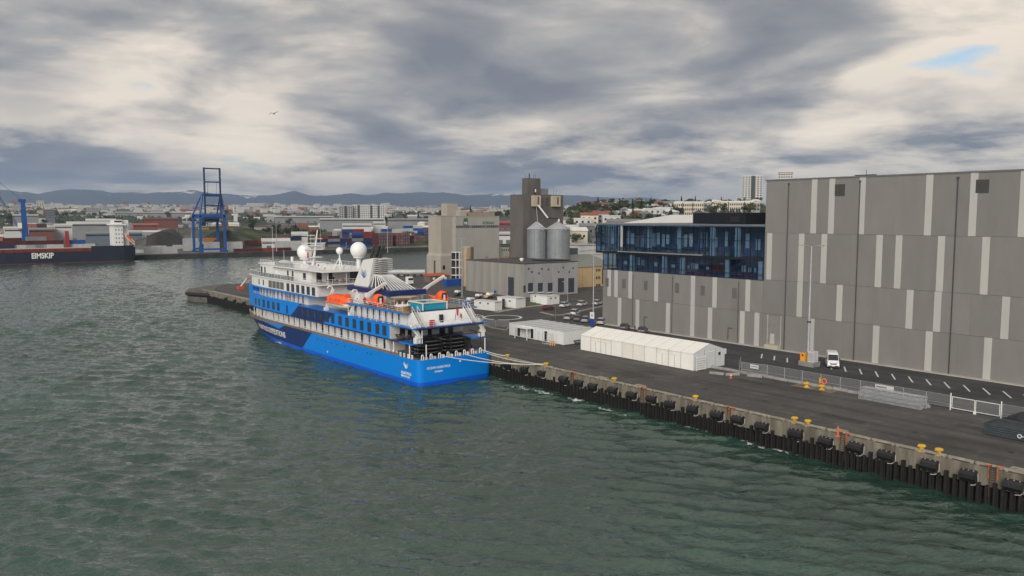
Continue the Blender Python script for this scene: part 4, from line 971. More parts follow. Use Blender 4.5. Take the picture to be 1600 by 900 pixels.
# main gallery: recessed white wall with dark doorways
plate('gallery_wall', 4.8, 7.75, 1.9, 141, 226, M_sw)
y = 143.0; k = 0
while y < 214:
    w = .4 if k % 3 else .8
    for s in (-1, 1):
        xx = XC + s * (hb_top(y) - 1.9)
        MB().box(xx - .06, xx + .06, y - w / 2, y + w / 2, 5.2, 7.3).build('gallery_door', M_win, ship)
    xx = XC - hb_top(y + 1.6)
    MB().box(xx + .02, xx + .16, y + 1.55, y + 1.68, 5.05, 7.75).build('gallery_post', M_sw, ship)
    y += 3.25; k += 1
# band deck with livery
plate('lower_band_slab', 7.72, 7.98, -.06, 134, 229, M_sn)
for ya, yb in ((129.2, 134.01),):
    for s in (-1, 1): MB().box(XC + s * HB, XC + s * (HB - 3.4), ya, yb, 7.72, 7.98).build('quarter_platform', M_sb, ship)
plate('cabin_band', 7.98, 10.75, 0, 137.6, 229.5, M_band)
def side_window(y, z0, z1, w, inset, m=None, frame=True):
    for s in (-1,):
        x = XC + s * (hb_top(y) - inset); dx = (hb_top(y + .5) - hb_top(y - .5)) * -s
        b = MB(); o_ = .05 * s
        pts = [(x + o_ - dx * w / 2 * -1 * -1, y - w / 2), (x + o_ + dx * w / 2, y + w / 2), (x - o_ + dx * w / 2, y + w / 2), (x - o_ - dx * w / 2, y - w / 2)]
        b.prism(pts[::-1] if s > 0 else pts, z0, z1); wn = b.build('window', m or M_win, ship)
        if frame:
            b = MB()
            for ya, yb in ((y - w / 2 - .1, y - w / 2), (y + w / 2, y + w / 2 + .1)):
                b.box(x + .07 * s, x, ya, yb, z0 - .1, z1 + .1)
            b.box(x + .07 * s, x, y - w / 2, y + w / 2, z1, z1 + .1); b.box(x + .07 * s, x, y - w / 2, y + w / 2, z0 - .1, z0)
            if abs(dx) < .05: b.build('frame', M_sn, wn)
for y in [162.8, 159.2, 155.9, 152.5, 149.2, 145.9, 142.5, 139.6, 179.0, 175.7, 172.1, 168.7, 165.6, 210.1, 207.1, 203.7, 200.4, 197.0, 193.8]:
    side_window(y, 8.55, 10.35, 1.25, 0)
for y in (188.3,): MB().box(XP - .04, XP + .05, y - .45, y + .45, 8.3, 10.3).build('shell_door', M_sn, ship)
for y in [171, 169, 167, 164, 161, 157.5, 153.8, 152, 147, 145.5]:
    MB().cyl((XC - hb(y, 3.9) - .03, y, 3.9), (XC - hb(y, 3.9) + .05, y, 3.9), .2, None, 10).build('porthole', M_win, ship)
for y, z in ((166, 1.6), (133, 1.4)):
    MB().cyl((XC - hb(y, z) - .04, y, z), (XC - hb(y, z) + .05, y, z), .22, None, 10).build('discharge_port', M_white, ship)
# promenade deck
plate('promenade_slab', 10.75, 10.95, -.04, 128.6, 229.3, M_sb)
plate('inner_house_aft', 10.95, 13.4, 1.7, 133.5, 156.5, M_sw)
plate('inner_house_mid', 10.95, 13.4, 4.0, 156.5, 180.01, M_sg)
plate('inner_house_fwd', 10.95, 13.4, 1.9, 180, 213.5, M_sw)
plate('bow_house', 10.95, 13.4, .0, 214.0, 229.2, M_band)
side_strip('promenade_bulwark', 10.95, 11.35, 180, 214.2, .0, .1, M_band)
for k in range(8):
    y = 136.5 + k * 2.6; MB().box(XC - HB + 1.64, XC - HB + 1.76, y, y + .45, 11.0, 13.0).build('cabin_door', M_win, ship)
for k in range(12):
    y = 182.5 + k * 2.6; x = XC - hb_top(y) + 1.9; MB().box(x - .08, x + .05, y, y + .8, 11.1, 12.9).build('cabin_door', mat('pale_glass', (.18, .20, .21), .15), ship)
for k in range(9):
    y = 135.4 + k * 2.5; MB().box(XP + .03, XP + .14, y, y + .1, 10.95, 13.4).build('promenade_post', M_sw, ship)
for k in range(11):
    y = 181.5 + k * 3.2; x = XC - hb_top(y); MB().box(x + .03, x + .14, y, y + .1, 10.95, 13.4).build('promenade_post', M_sb, ship)
# boat deck in three lengths (the lifeboat bay is cut back)
plate('boat_deck_fwd', 13.4, 13.62, .02, 171.6, 228.6, M_deck); plate('boat_deck_mid', 13.4, 13.62, 3.6, 156.0, 171.59, M_deck); plate('boat_deck_aft', 13.4, 13.62, .02, 132.2, 155.99, M_deck)
side_strip('boat_deck_rim', 13.36, 13.72, 171.6, 228, .05, .14, M_sb); side_strip('boat_deck_rim', 13.36, 13.72, 132.4, 156, .05, .14, M_sb)
# lounge house with tall windows
plate('lounge_house', 13.62, 16.3, .35, 171.6, 216.5, M_sw)
for y in (188.2, 185.3, 182.3, 179.3, 176.3, 173.4): side_window(y, 13.8, 15.75, 1.75, .35, frame=False)
for yc, w in ((195.6, 10.2),):
    MB().box(XP + .27, XP + .42, yc - w / 2, yc + w / 2, 13.95, 15.75).build('lounge_window', mat('lounge_glass', (.12, .125, .12), .12), ship)
    for k in range(5): MB().box(XP + .22, XP + .3, yc - w / 2 + k * w / 4 - .05, yc - w / 2 + k * w / 4 + .05, 13.95, 15.75).build('window_bar', M_sw, ship)
for y in (204.5, 208.0): side_window(y, 14.2, 15.6, .6, .35, frame=False)
MB().box(XC - HB + .6, XC + HB - .6, 171.45, 171.6, 13.7, 16.2).build('aft_bulkhead', mat('bulkhead_pink_white', (.66, .64, .62), .5), ship)
# bridge deck
plate('bridge_deck_slab', 16.3, 16.52, -.05, 169.6, 219, M_sw)
plate('bridge_house_aft', 16.52, 19.35, 1.8, 178, 199, M_sw); plate('bridge_house', 16.52, 19.7, .9, 199, 208.5, M_sw)
plate('bridge_roof', 19.35, 19.62, .6, 168.8, 199.2, M_sw); plate('bridge_top', 19.7, 19.95, .6, 198.6, 209.2, M_sw)
for y, w in ((207.2, 1.0), (204.6, .8)): side_window(y, 17.2, 19.0, w, .9, frame=False)
for y in (191.5, 188.5): MB().box(XP + 1.72, XP + 1.85, y - .4, y + .4, 16.6, 18.7).build('bridge_door', M_win, ship)
for y, w in ((181.5, 1.5),): MB().box(XP + 1.72, XP + 1.85, y - w / 2, y + w / 2, 17.0, 18.6).build('bridge_window', M_win, ship)
for k in range(9):
    a = -1 + 2 * k / 8; x = XC + a * 4.6; yy = 208.5 + .05
    MB().box(x - .5, x + .5, 208.45, 208.6, 17.6, 18.9).build('bridge_front_window', M_win, ship)
# terrace behind the bridge: bulkhead with openings, seats
for x0, x1, m_ in ((79.9, 81.2, M_sw), (81.2, 82.6, M_win), (82.6, 84.4, M_sw), (84.4, 85.4, mat('shade_brown', (.05, .035, .03), .7)), (85.4, 90, M_sw), (90, 92.3, M_win)):
    MB().box(x0, x1 - .03, 177.85, 178.0, 16.55, 19.3).build('terrace_bulkhead', m_, ship)
for x in (80.5, 85.2, 89.9): MB().cyl((x, 170.2, 16.52), (x, 170.2, 19.36), .08, None, 8).build('roof_post', M_sw, ship)
# railings
def railing(pts, z, h_=1.05, m=None, name='railing', nr=3, sp=1.6, par=None):
    m = m or M_sw; b = MB()
    for (x0, y0), (x1, y1) in zip(pts[:-1], pts[1:]):
        d = math.hypot(x1 - x0, y1 - y0); n = max(1, int(d / sp))
        for i in range(n + 1): t = i / n; xx, yy = x0 + (x1 - x0) * t, y0 + (y1 - y0) * t; b.cyl((xx, yy, z), (xx, yy, z + h_), .028, None, 4)
        for r in range(nr): zz = z + h_ * (r + 1) / nr; b.cyl((x0, y0, zz), (x1, y1, zz), .024 if r < nr - 1 else .04, None, 4)
    b.build(name, m, par or ship)
def side_pts(ya, yb, ins, s=-1, st=4.): return [(XC + s * (hb_top(y) - ins), y) for y in list(np.arange(ya, yb, st)) + [yb]]
railing(side_pts(134, 155.5, .1), 10.95); railing(side_pts(181, 213, .1), 11.35, .75); railing(side_pts(142, 222, .06), 5.45, .7, nr=2, sp=3.2)
railing(side_pts(132.6, 155.5, .15), 13.62, 1.05); railing(side_pts(132.6, 170.5, .15, 1), 13.62, 1.05)
M_smoke = mat('screen_grey', (.30, .31, .31), .3)
brp = side_pts(170, 218, .1); railing(brp, 16.52, 1.1); railing(side_pts(170, 218, .1, 1), 16.52, 1.1)
railing([brp[0], (XS - .1, 170)], 16.52, 1.1); railing([brp[-1], (XC + (XC - brp[-1][0]), brp[-1][1])], 16.52, 1.1)
side_strip('wind_screen', 16.6, 17.55, 184, 218, -.16, .03, glass('screen_glass', (.62, .64, .64), .06), both=True)
railing(side_pts(170, 198, .8), 19.62, 1.0); railing(side_pts(170, 198, .8, 1), 19.62, 1.0); railing([(XP + .8, 170), (XS - .8, 170)], 19.62, 1.0)
railing(side_pts(199.5, 208, .8), 19.95, .9)
for k in range(9): MB().box(XP + 1.1, XP + 1.2, 186.6 + k * 1.3, 187.7 + k * 1.3, 19.62, 20.7).build('screen_panel', M_smoke, ship)
# stern: sloped house front, terrace, stairs
sl = MB(); sl.extr([(XP + 1.7, 129.9, 10.95), (XP + 1.7, 133.6, 10.95), (XP + 1.7, 133.6, 13.62), (XP + 1.7, 132.3, 13.62)], (XS - XP - 3.4, 0, 0)); sl.build('stern_house', M_sw, ship)
MB().box(XP + 7.2, XP + 7.95, 130.3, 130.75, 11.0, 13.0).build('stern_door', M_win, ship)
MB().box(XP + 4.3, XP + 5.3, 129.3, 129.7, 10.95, 12.2).build('red_locker', mat('locker_red', (.50, .04, .04), .5), ship)
stern_pts = [(XP + .12, 134)] + [(XC - hb_top(y) + .12, y) for y in (131, 129.6)] + [(XP + 1.2, 128.75), (XP + 3, 128.7), (XS - 3, 128.7), (XS - 1.2, 128.75), (XS - .12, 130), (XS - .12, 134)]
railing(stern_pts, 10.95, 1.05)
rm = MB()
for (x0, y0), (x1, y1) in zip(stern_pts[:-1], stern_pts[1:]): rm.bar((x0, y0 - .1, 10.78), (x1, y1 - .1, 10.78), .16)
rm.build('terrace_rim', M_sn, ship)
for xa in (XP + 2.0, XS - 3.6):
    st = thing('deck_stair', (xa, 131, 10.95), 'white stair from the %s side of the stern terrace to the sun deck' % ('port' if xa < XC else 'quay'), 'stair')
    for k in range(11): t_ = k / 11; MB().box(xa, xa + 1.1, 129.2 + t_ * 2.9, 129.5 + t_ * 2.9, 11.1 + t_ * 2.6, 11.16 + t_ * 2.6).build('tread', M_sg, st)
    for xx in (xa - .06, xa + 1.1): MB().extr([(xx, 129.0, 10.97), (xx, 129.4, 10.97), (xx, 132.3, 13.66), (xx, 132.1, 13.9)], (.06, 0, 0)).build('stringer', M_sw, st)
    for xx in (xa - .03, xa + 1.13): MB().tube([(xx, 129.1, 11), (xx, 129.1, 12.0), (xx, 132.2, 14.8), (xx, 132.2, 13.7)], .045, 5).build('handrail', M_sw, st)
# aft bulkhead under the terrace
MB().box(XP + .05, XS - .05, 137.4, 137.58, 7.98, 10.75).build('aft_house_wall', M_sg, ship)
for x, w in ((80.2, 1.2), (82.0, .9), (84.3, 1.0), (86.8, .9), (89.6, 1.4), (91.8, 1.2)): MB().box(x, x + w, 137.32, 137.41, 8.0, 10.1).build('aft_door', M_win, ship)
MB().box(XP + 1.0, XS - 1.0, 133.2, 133.4, 5.0, 7.7).build('mooring_bulkhead', mat('mooring_grey', (.09, .09, .095), .7), ship)  # even dark grey bulkhead across the mooring deck
for x in (XP + 2.2, XS - 1.4): MB().cyl((x, 129.0, 7.9), (x, 129.0, 10.75), .1, None, 8).build('terrace_post', M_sw, ship)
for x, yy in ((XP + .35, 130.6), (XP + 2.6, 128.2), (XS - 1.0, 128.3), (XP + .3, 136.5), (XP + .3, 139.5)): MB().cyl((x, yy, 4.8), (x, yy, 7.75), .11, None, 8).build('stanchion', M_sw, ship)
# stern bulwark rail with fairleads and bitts
for k in range(15):
    x = XP + 1.3 + k * .97; t_ = random.Random(k).random()
    if k % 2 == 0:
        b = MB().tube([(x - .22, 127.5, 4.8), (x - .22, 127.5, 5.7), (x - .12, 127.5, 5.95), (x + .12, 127.5, 5.95), (x + .22, 127.5, 5.7), (x + .22, 127.5, 4.8)], .1, 6); b.build('fairlead', M_sw, ship)
    else: MB().box(x - .25, x + .25, 127.6, 128.0, 4.8, 5.35 + .3 * t_).build('bitt', M_sw if t_ > .3 else M_sg, ship)
for k in range(7):
    y = 129.5 + k * 1.45; MB().tube([(XP + .25, y - .2, 4.8), (XP + .25, y - .2, 5.75), (XP + .25, y + .2, 5.75), (XP + .25, y + .2, 4.8)], .08, 6).build('fairlead', M_sw, ship)
MB().lathe((XS - 4.0, 128.6, 4.85), [(.2, 0), (.55, .1), (.6, .5), (.55, .9), (.2, 1)], 12).build('rope_drum', mat('drum_mixed', (.25, .10, .14), .6, var=.5, scale=3), ship)
# davits on the quarters
def davit(x, y, z, s, lab_):
    t = thing('boat_davit', (x, y, z), lab_, 'crane')
    MB().box(x - .5, x + .5, y - .5, y + .5, z, z + 1.1).build('pedestal', M_sw, t)
    MB().cyl((x, y, z + 1.1), (x, y, z + 1.5), .42, None, 12).build('slew_ring', M_sg, t)
    for k, (dx, dz, r) in enumerate(((-.7, 3.5, .24), (.0, 3.6, .28), (.6, 3.3, .2))):
        b = MB().bar((x + dx * .3 + s * .9, y - .2 + k * .25, z + .9), (x + dx - s * .7, y - .2 + k * .25, z + dz), r); b.build('boom', M_sw, t)
    MB().cyl((x - s * .6, y, z + 2.9), (x - s * 1.3, y, z + 3.6), .14, None, 8).build('jib_tip', M_sw, t)
davit(XP + 1.3, 129.4, 7.98, 1, 'white folded boat crane on the port quarter above the black inflatables'); davit(XS - 1.1, 129.4, 7.98, 1, 'white folded boat crane on the quay-side quarter above the inflatables')

# inflatables stacked across the stern
def inflatable(x, y, z, lab_):
    t = thing('inflatable_boat', (x, y, z), lab_, 'boat', 'black inflatable boats stacked on the stern')
    w, L_ = .78, 5.6; path = [(x + L_ / 2, y - w, z + .3), (x - L_ * .2, y - w, z + .3), (x - L_ * .38, y - w * .75, z + .36), (x - L_ * .5, y, z + .5), (x - L_ * .38, y + w * .75, z + .36), (x - L_ * .2, y + w, z + .3), (x + L_ / 2, y + w, z + .3)]
    MB().tube(path, .29, 10).build('tube', mat('inflatable_black', (.007, .007, .008), .5, var=.3, scale=2), t, True)
    MB().prism([(x - L_ * .36, y - .4), (x + L_ * .42, y - .6), (x + L_ * .42, y + .6), (x - L_ * .36, y + .4)], z + .08, z + .2).build('floor', M_black, t)
    MB().box(x + L_ * .40, x + L_ * .43, y - .6, y + .6, z + .1, z + .62).build('transom', M_black, t)
    MB().tube([(x - 1, y - w - .25, z + .45), (x + .3, y - w - .31, z + .4), (x + 1.6, y - w - .25, z + .45)], .03, 4).build('grab_line', mat('grab_grey', (.22, .22, .22), .6), t)
nm = {0: 'bottom', 1: 'second', 2: 'third', 3: 'top'}
for ci, xx in enumerate((XP + 4.0, XP + 9.9)):
    for lay in range(4):
        inflatable(xx + .12 * ((lay * 7 + ci) % 3), 129.9 + .12 * (lay % 2), 5.55 + lay * .72, 'black inflatable boat, %s of the stack nearer the %s' % (nm[lay], 'water side' if ci == 0 else 'quay side'))
for ci, xx in enumerate((XP + 4.4, XP + 10.2)):
    for lay in range(4):
        inflatable(xx, 131.95, 5.55 + lay * .72, 'black inflatable boat, %s of the inner stack towards the %s' % (nm[lay], 'water side' if ci == 0 else 'quay side'))
cr = thing('boat_cradle', (XC, 131, 4.8), 'dark steel rack carrying the stacked inflatables across the stern', 'rack')
for x in (XP + 2.4, XP + 6.9, XP + 8.6, XP + 12.4): MB().box(x - .08, x + .08, 128.9, 132.9, 4.8, 5.5).build('bearer', M_black, cr)
for x in (XP + 1.2, XC, XS - 1.6): MB().tube([(x, 128.95, 4.8), (x, 128.95, 8.9), (x, 132.9, 8.9)], .08, 6).build('arch', M_black, cr)
MB().cyl((XP + 1.2, 128.95, 8.85), (XS - 1.6, 128.95, 8.85), .07, None, 6).build('top_rail', M_black, cr)

# boats
def loft(rings, cap=True):
    b = MB(); k = len(rings[0])
    for r in rings: b.v += [tuple(p) for p in r]
    for j in range(len(rings) - 1):
        for i in range(k): i2 = (i + 1) % k; b._f(j * k + i, j * k + i2, (j + 1) * k + i2, (j + 1) * k + i)
    if cap: b._f(*[i for i in reversed(range(k))]); b._f(*[(len(rings) - 1) * k + i for i in range(k)])
    return b
def boat_section(x, y, z, w, hdown, hup, n=14, top=True):
    pts = []
    for i in range(n):
        a = 2 * math.pi * i / n; c, s = math.cos(a), math.sin(a)
        pts.append((x + w * math.copysign(abs(c) ** .7, c), y, z + (hup if s > 0 else hdown) * math.copysign(abs(s) ** .75, s)))
    return pts
def lifeboat(x, yc, z, L_, W_, lab_):
    t = thing('lifeboat', (x, yc, z - 1.1), lab_, 'lifeboat')
    def shape(t_): return (1 - abs(2 * t_ - 1) ** 3.2) ** .55
    hull_r, can_r = [], []
    for i in range(13):
        q = i / 12; s = max(.06, shape(q)); y = yc - L_ / 2 + q * L_
        hull_r.append(boat_section(x, y, z, W_ / 2 * s, 1.15 * (.35 + .65 * s), .12))
        can_r.append(boat_section(x, y, z + .1, W_ / 2 * s * .97, .1, 1.75 * (.25 + .75 * s)))
    loft(hull_r).build('boat_hull', M_cream, t, True); loft(can_r).build('canopy', M_or, t, True)
    for q in (.3, .42, .54, .66): y = yc - L_ / 2 + q * L_; MB().extr(boat_section(x, y, z + .12, W_ / 2 * shape(q) * .995, .08, 1.79 * (.25 + .75 * shape(q))), (0, .09, 0)).build('canopy_seam', M_ord, t)
    for q in (.25, .38, .62): MB().box(x - W_ / 2 - .02, x - W_ / 2 + .4, yc - L_ / 2 + q * L_ - .2, yc - L_ / 2 + q * L_ + .2, z + .75, z + 1.0).build('porthole', M_ord, t)
    MB().tube([(x - W_ / 2 - .03, yc - L_ * .42, z + .0), (x - W_ / 2 - .08, yc, z - .0), (x - W_ / 2 - .03, yc + L_ * .42, z)], .07, 6).build('rubbing_strake', M_ord, t)
    MB().box(x - .6, x + .6, yc - L_ * .33 - .5, yc - L_ * .33 + .5, z + 1.5, z + 2.15).build('helm_dome', M_or, t)
    return t
lifeboat(XP + .95, 161.2, 13.15, 11.0, 3.3, 'large orange and cream enclosed lifeboat hung on the port side')
lifeboat(XS - 1.35, 161.0, 12.9, 10.4, 3.2, 'orange enclosed lifeboat hung on the quay side, beyond the funnel')
for yy in (155.2, 167.2):
    dv = thing('lifeboat_davit', (XP + 2.5, yy, 10.95), 'white arched lifeboat davit %s the orange lifeboat' % ('abaft' if yy < 160 else 'forward of'), 'davit')
    MB().extr([(XP + .1, yy - .18, 10.95), (XP + .7, yy - .18, 10.95), (XP + 2.6, yy - .18, 15.6), (XP + 2.1, yy - .18, 15.9)], (0, .36, 0)).build('arm', M_sw, dv)
    MB().tube([(XP + 2.3, yy, 15.7), (XP + 2.0, yy, 16.3), (XP + 1.3, yy, 16.4), (XP + .9, yy, 15.9)], .16, 8).build('hook', M_sw, dv)
    MB().box(XP + .1, XP + 1.0, yy - .4, yy + .4, 10.95, 11.6).build('shoe', M_sw, dv)
    MB().cyl((XP + 1.0, yy, 15.9), (XP + 1.2, yy + (1.6 if yy < 160 else -1.6), 14.6), .03, None, 4).build('fall', M_dark, dv)
wb = thing('winch_platform', (XP + 3, 153.6, 13.62), 'white winch and control box with dark studs abaft the lifeboat', 'winch')
MB().box(XP + 1.3, XP + 2.4, 152.6, 154.4, 13.62, 15.6).build('casing', M_sw, wb)
for k in range(3): MB().cyl((XP + 1.22, 153 + k * .5, 14.1 + .5 * (k % 2)), (XP + 1.3, 153 + k * .5, 14.1 + .5 * (k % 2)), .16, None, 8).build('stud', M_dark, wb)
MB().cyl((XP + 2.6, 152.3, 14.3), (XP + 2.6, 154.6, 14.3), .5, None, 12).build('drum', mat('winch_red', (.30, .05, .05), .6), wb)
def rescue(x, yc, z, lab_):
    t = thing('rescue_boat', (x, yc, z), lab_, 'boat'); L_ = 6.4
    rings = [boat_section(x, yc - L_ / 2 + q * L_, z + .75 + .35 * q ** 2, 1.15 * max(.05, (1 - q ** 3.5)), .75 * (1 - .5 * q), .22) for q in (0, .12, .3, .5, .7, .85, .95, 1)]
    loft(rings).build('boat_hull', M_or, t, True)
    rings = [boat_section(x, yc - L_ / 2 + a * L_, z + .9, w_, .1, h_) for a, w_, h_ in ((.02, .95, 1.2), (.06, 1.05, 1.55), (.2, 1.05, 1.65), (.32, .95, 1.1), (.42, .7, .45))]
    loft(rings).build('shelter', M_or, t, True)
    MB().box(x - .55, x + .55, yc - L_ / 2 + .02, yc - L_ / 2 + .16, z + .95, z + 2.1).build('shelter_opening', M_black, t)
    MB().box(x - .25, x + .05, yc - L_ / 2 - .25, yc - L_ / 2 + .1, z + .6, z + 1.75).build('outboard', M_sw, t)
    for s in (-.75, .75): MB().box(x + s - .1, x + s + .1, yc - 2, yc + 1.6, z - .02, z + .35).build('chock', M_dark, t)
rescue(XP + 1.7, 147.2, 13.75, 'orange rescue boat with a hooded shelter on the port side of the sun deck'); rescue(XS - 1.6, 145.2, 13.75, 'orange rescue boat with a hooded shelter on the quay side of the sun deck')
def deck_crane(x, y, z, tip, lab_):
    t = thing('deck_crane', (x, y, z), lab_, 'crane')
    MB().cyl((x, y, z), (x, y, z + 1.7), .5, .45, 14).build('pedestal', M_sw, t, True)
    MB().box(x - .55, x + .55, y - .6, y + .6, z + 1.5, z + 2.4).build('turret', M_sw, t)
    MB().bar((x, y, z + 2.1), tip, .28).build('boom', M_sw, t)
    MB().cyl((x, y - .5, z + 1.5), (x + (tip[0] - x) * .5, y - .5 + (tip[1] - y) * .5, z + 1.2 + (tip[2] - z) * .5), .13, None, 8).build('ram', M_sg, t)
    MB().cyl(tip, (tip[0], tip[1], tip[2] - 1.0), .04, None, 5).build('hook_wire', M_dark, t)
deck_crane(XP + 2.7, 151.2, 13.62, (XP + 3.6, 145.2, 18.4), 'white deck crane leaning past the funnel on the port side')
deck_crane(XS - 2.4, 150.2, 13.62, (XS - 1.2, 142.8, 19.4), 'white deck crane with raised boom on the quay side of the ship')

# funnel
fx0, fx1 = 83.4, 86.8
MB().box(82.4, 90.5, 146.5, 163.2, 13.62, 15.7).build('funnel_house', M_sg, ship)
MB().box(82.0, 90.8, 144.2, 163.6, 15.7, 16.75).build('funnel_base', M_sn, ship)
fn = thing('ship_funnel', ((fx0 + fx1) / 2, 154, 16.75), 'raked white ship funnel with blue bird emblem, louvres and dark exhaust pipes', 'funnel')
fin = MB(); fin.extr([(fx0, 163.0, 16.75), (fx0, 156.2, 16.75), (fx0, 153.6, 23.2), (fx0, 158.4, 22.6)], (1.0, 0, 0)); fin.build('fin', M_sw, fn)
fin = MB(); fin.extr([(fx1 - 1.0, 163.0, 16.75), (fx1 - 1.0, 156.2, 16.75), (fx1 - 1.0, 153.6, 23.2), (fx1 - 1.0, 158.4, 22.6)], (1.0, 0, 0)); fin.build('fin', M_sw, fn)
MB().extr([(fx0 + 1.0, 161.5, 16.75), (fx0 + 1.0, 152.2, 16.75), (fx0 + 1.0, 151.6, 22), (fx0 + 1.0, 157.2, 22)], (fx1 - fx0 - 2.0, 0, 0)).build('stack_core', mat('core_dark', (.07, .07, .075), .7), fn)
for k in range(9):
    z = 19.6 + k * .42; ya = 155.2 - (z - 19.6) * .42
    MB().box(fx0 + .2, fx1 - .2, 151.0, ya, z, z + .14).build('louvre', M_sg, fn)
for k in range(7):
    t_ = k / 6; MB().bar((fx0 + .25, 154.3 - t_ * 3.2, 19.5), (fx0 - .15 - .5 * t_, 156.0 - t_ * 11.2, 16.85), .085).build('fan_slat', M_sw, fn)
    MB().bar((fx0 + .5 + t_ * (fx1 - fx0 - .8), 151.1, 19.5), (fx0 + .0 + t_ * (fx1 - fx0 + 1.6), 144.7, 16.85), .085).build('fan_slat', M_sw, fn)
MB().box(fx0 + .2, fx1 - .2, 151.0, 154.6, 19.42, 19.56).build('louvre_sill', M_sw, fn)
for k in range(4):
    x = fx0 + .7 + k * .68; MB().cyl((x, 156.9 - .5 * (k % 2), 21.6), (x, 154.4 - .5 * (k % 2), 25.9), .32, .30, 14).build('exhaust_pipe', M_pipe, fn, True)
M_logo = [mat('logo_blue', (.03, .12, .32), .5), mat('logo_blue_light', (.10, .26, .46), .5), mat('logo_grey', (.22, .28, .33), .5)]
def wave_mark(par, x, yc, zc, s, mats_, side=-1):
    for k, m_ in enumerate(mats_):
        b = MB(); n = 10; top, bot = [], []
        for i in range(n + 1):
            u = -1 + 2 * i / n; zz = zc + s * (.55 * abs(u) ** 1.3 - .42 * k * .9 + .3 - .12 * math.sin(u * 3)); th = s * .26 * (1 - abs(u) ** 1.5) * (1.25 - .0 * k) + .03 * s
            yy = yc - u * s * (1.15 - .15 * (2 - k)); top.append((x, yy, zz)); bot.append((x, yy, zz - th))
        b.extr(top + bot[::-1], (.04 * side, 0, 0)); b.build('emblem', m_, par)
wave_mark(fn, fx0 - .01, 158.2, 19.6, 1.25, [M_logo[2], M_logo[1], M_logo[0]])

# sun deck: pool, whirlpool, bar, furniture
po = thing('deck_pool', (87, 135, 13.62), 'small turquoise glass-fronted swimming pool on the stern sun deck', 'pool')
M_turq = mat('pool_turquoise', (.02, .30, .46), .25, var=.1)
MB().box(83.2, 88.6, 133.4, 138.6, 13.62, 15.0).build('basin', M_turq, po)
for a, b_, c, d in ((83.0, 88.8, 133.2, 133.4), (83.0, 88.8, 138.6, 138.8), (83.0, 83.2, 133.4, 138.6), (88.6, 88.8, 133.4, 138.6)): MB().box(a, b_, c, d, 14.98, 15.2).build('coping', M_cream, po)
for x in (83.05, 88.75): MB().box(x - .1, x + .1, 133.1, 133.3, 13.62, 15.2).build('pier', M_sw, po)
MB().box(83.2, 88.6, 133.4, 138.6, 15.0, 15.05).build('pool_water', mat('pool_water', (.05, .30, .38), .05, var=.1), po)
wp_ = thing('whirlpool_tub', (80.3, 136.3, 13.62), 'round wood-clad whirlpool tub with white rim on the sun deck', 'whirlpool')
MB().lathe((80.3, 136.4, 13.62), [(1.5, 0), (1.5, .95)], 24).build('wood_cladding', mat('wood_orange', (.30, .15, .05), .6, var=.2, scale=2), wp_, True)
MB().lathe((80.3, 136.4, 14.57), [(1.58, 0), (1.58, .14), (1.35, .16)], 24).build('rim', M_white, wp_, True)
for k in range(6): a = k * 1.05; MB().cyl((80.3 + 1.2 * math.cos(a), 136.4 + 1.2 * math.sin(a), 14.7), (80.3 + 1.2 * math.cos(a), 136.4 + 1.2 * math.sin(a), 15.15), .09, None, 8).build('headrest', M_white, wp_)
bar = thing('pool_bar', (82.5, 141.5, 13.62), 'curved cream and timber pool bar counter on the sun deck', 'bar counter')
for k in range(7): a = R(20 + k * 22); MB().box(84.2 + 2.6 * math.cos(a) - .45, 84.2 + 2.6 * math.cos(a) + .45, 141.6 + 1.8 * math.sin(a) - .35, 141.6 + 1.8 * math.sin(a) + .35, 13.62, 14.75).build('counter_block', M_cream if k % 2 else mat('bar_brown', (.22, .10, .06), .6), bar)
MB().prism([(81.4, 141.3), (84.5, 140.0), (87.2, 141.5), (87.2, 142.3), (84.4, 144.1), (81.4, 143.0)], 15.55, 15.68).build('bar_roof', mat('awning_beige', (.45, .36, .26), .7), bar)
for x, y in ((81.7, 142), (86.9, 141.9), (84.4, 143.7), (84.5, 140.3)): MB().cyl((x, y, 13.62), (x, y, 15.56), .05, None, 6).build('post', M_sw, bar)
fr_ = random.Random(21)
def lounger(x, y, z, a, m_, lab_, g_):
    t = local_thing('deck_chair', lab_, 'deck chair', g_)
    MB().box(-.28, .28, -.6, .45, .3, .38).build('seat', m_, t)
    MB().extr([(-.28, .42, .36), (-.28, .52, .36), (-.28, .98, .95), (-.28, .88, .95)], (.56, 0, 0)).build('backrest', m_, t)
    for xx in (-.25, .25):
        for yy in (-.55, .4): MB().box(xx - .03, xx + .03, yy - .03, yy + .03, 0, .3).build('leg', m_, t)
    place(t, (x, y, z), a)
for k in range(9): lounger(80.2 + (k % 5) * 2.3 + fr_.uniform(-.2, .2), 171.6 + (k // 5) * 2.6 + fr_.uniform(-.4, .4), 19.62, R(fr_.uniform(120, 240)), M_white, 'white deck chair on the top deck behind the radar domes', 'white chairs on the top deck')
for k in range(5): lounger(80.6 + k * 1.9, 173.2 + fr_.uniform(-.6, .6), 16.52, R(fr_.uniform(0, 360)), mat('chair_maroon', (.28, .03, .05), .7), 'maroon armchair on the shaded terrace behind the bridge', 'maroon chairs on the terrace')
for k in range(10): lounger(79.6 + (k % 4) * .9 + fr_.uniform(-.2, .2), 139.4 + (k // 4) * 1.6, 13.62, R(fr_.uniform(0, 360)), mat('wicker_brown', (.12, .075, .05), .8), 'brown wicker chair on the sun deck between whirlpool and rescue boat', 'wicker chairs on the sun deck')
for k in range(5): lounger(79.3 + (k % 3) * .9, 134.2 + (k // 3) * .9 + 1.0, 7.98, R(fr_.uniform(0, 360)), MATS['wicker_brown'], 'brown wicker chair on the sheltered aft cabin deck', 'wicker chairs on the aft deck')
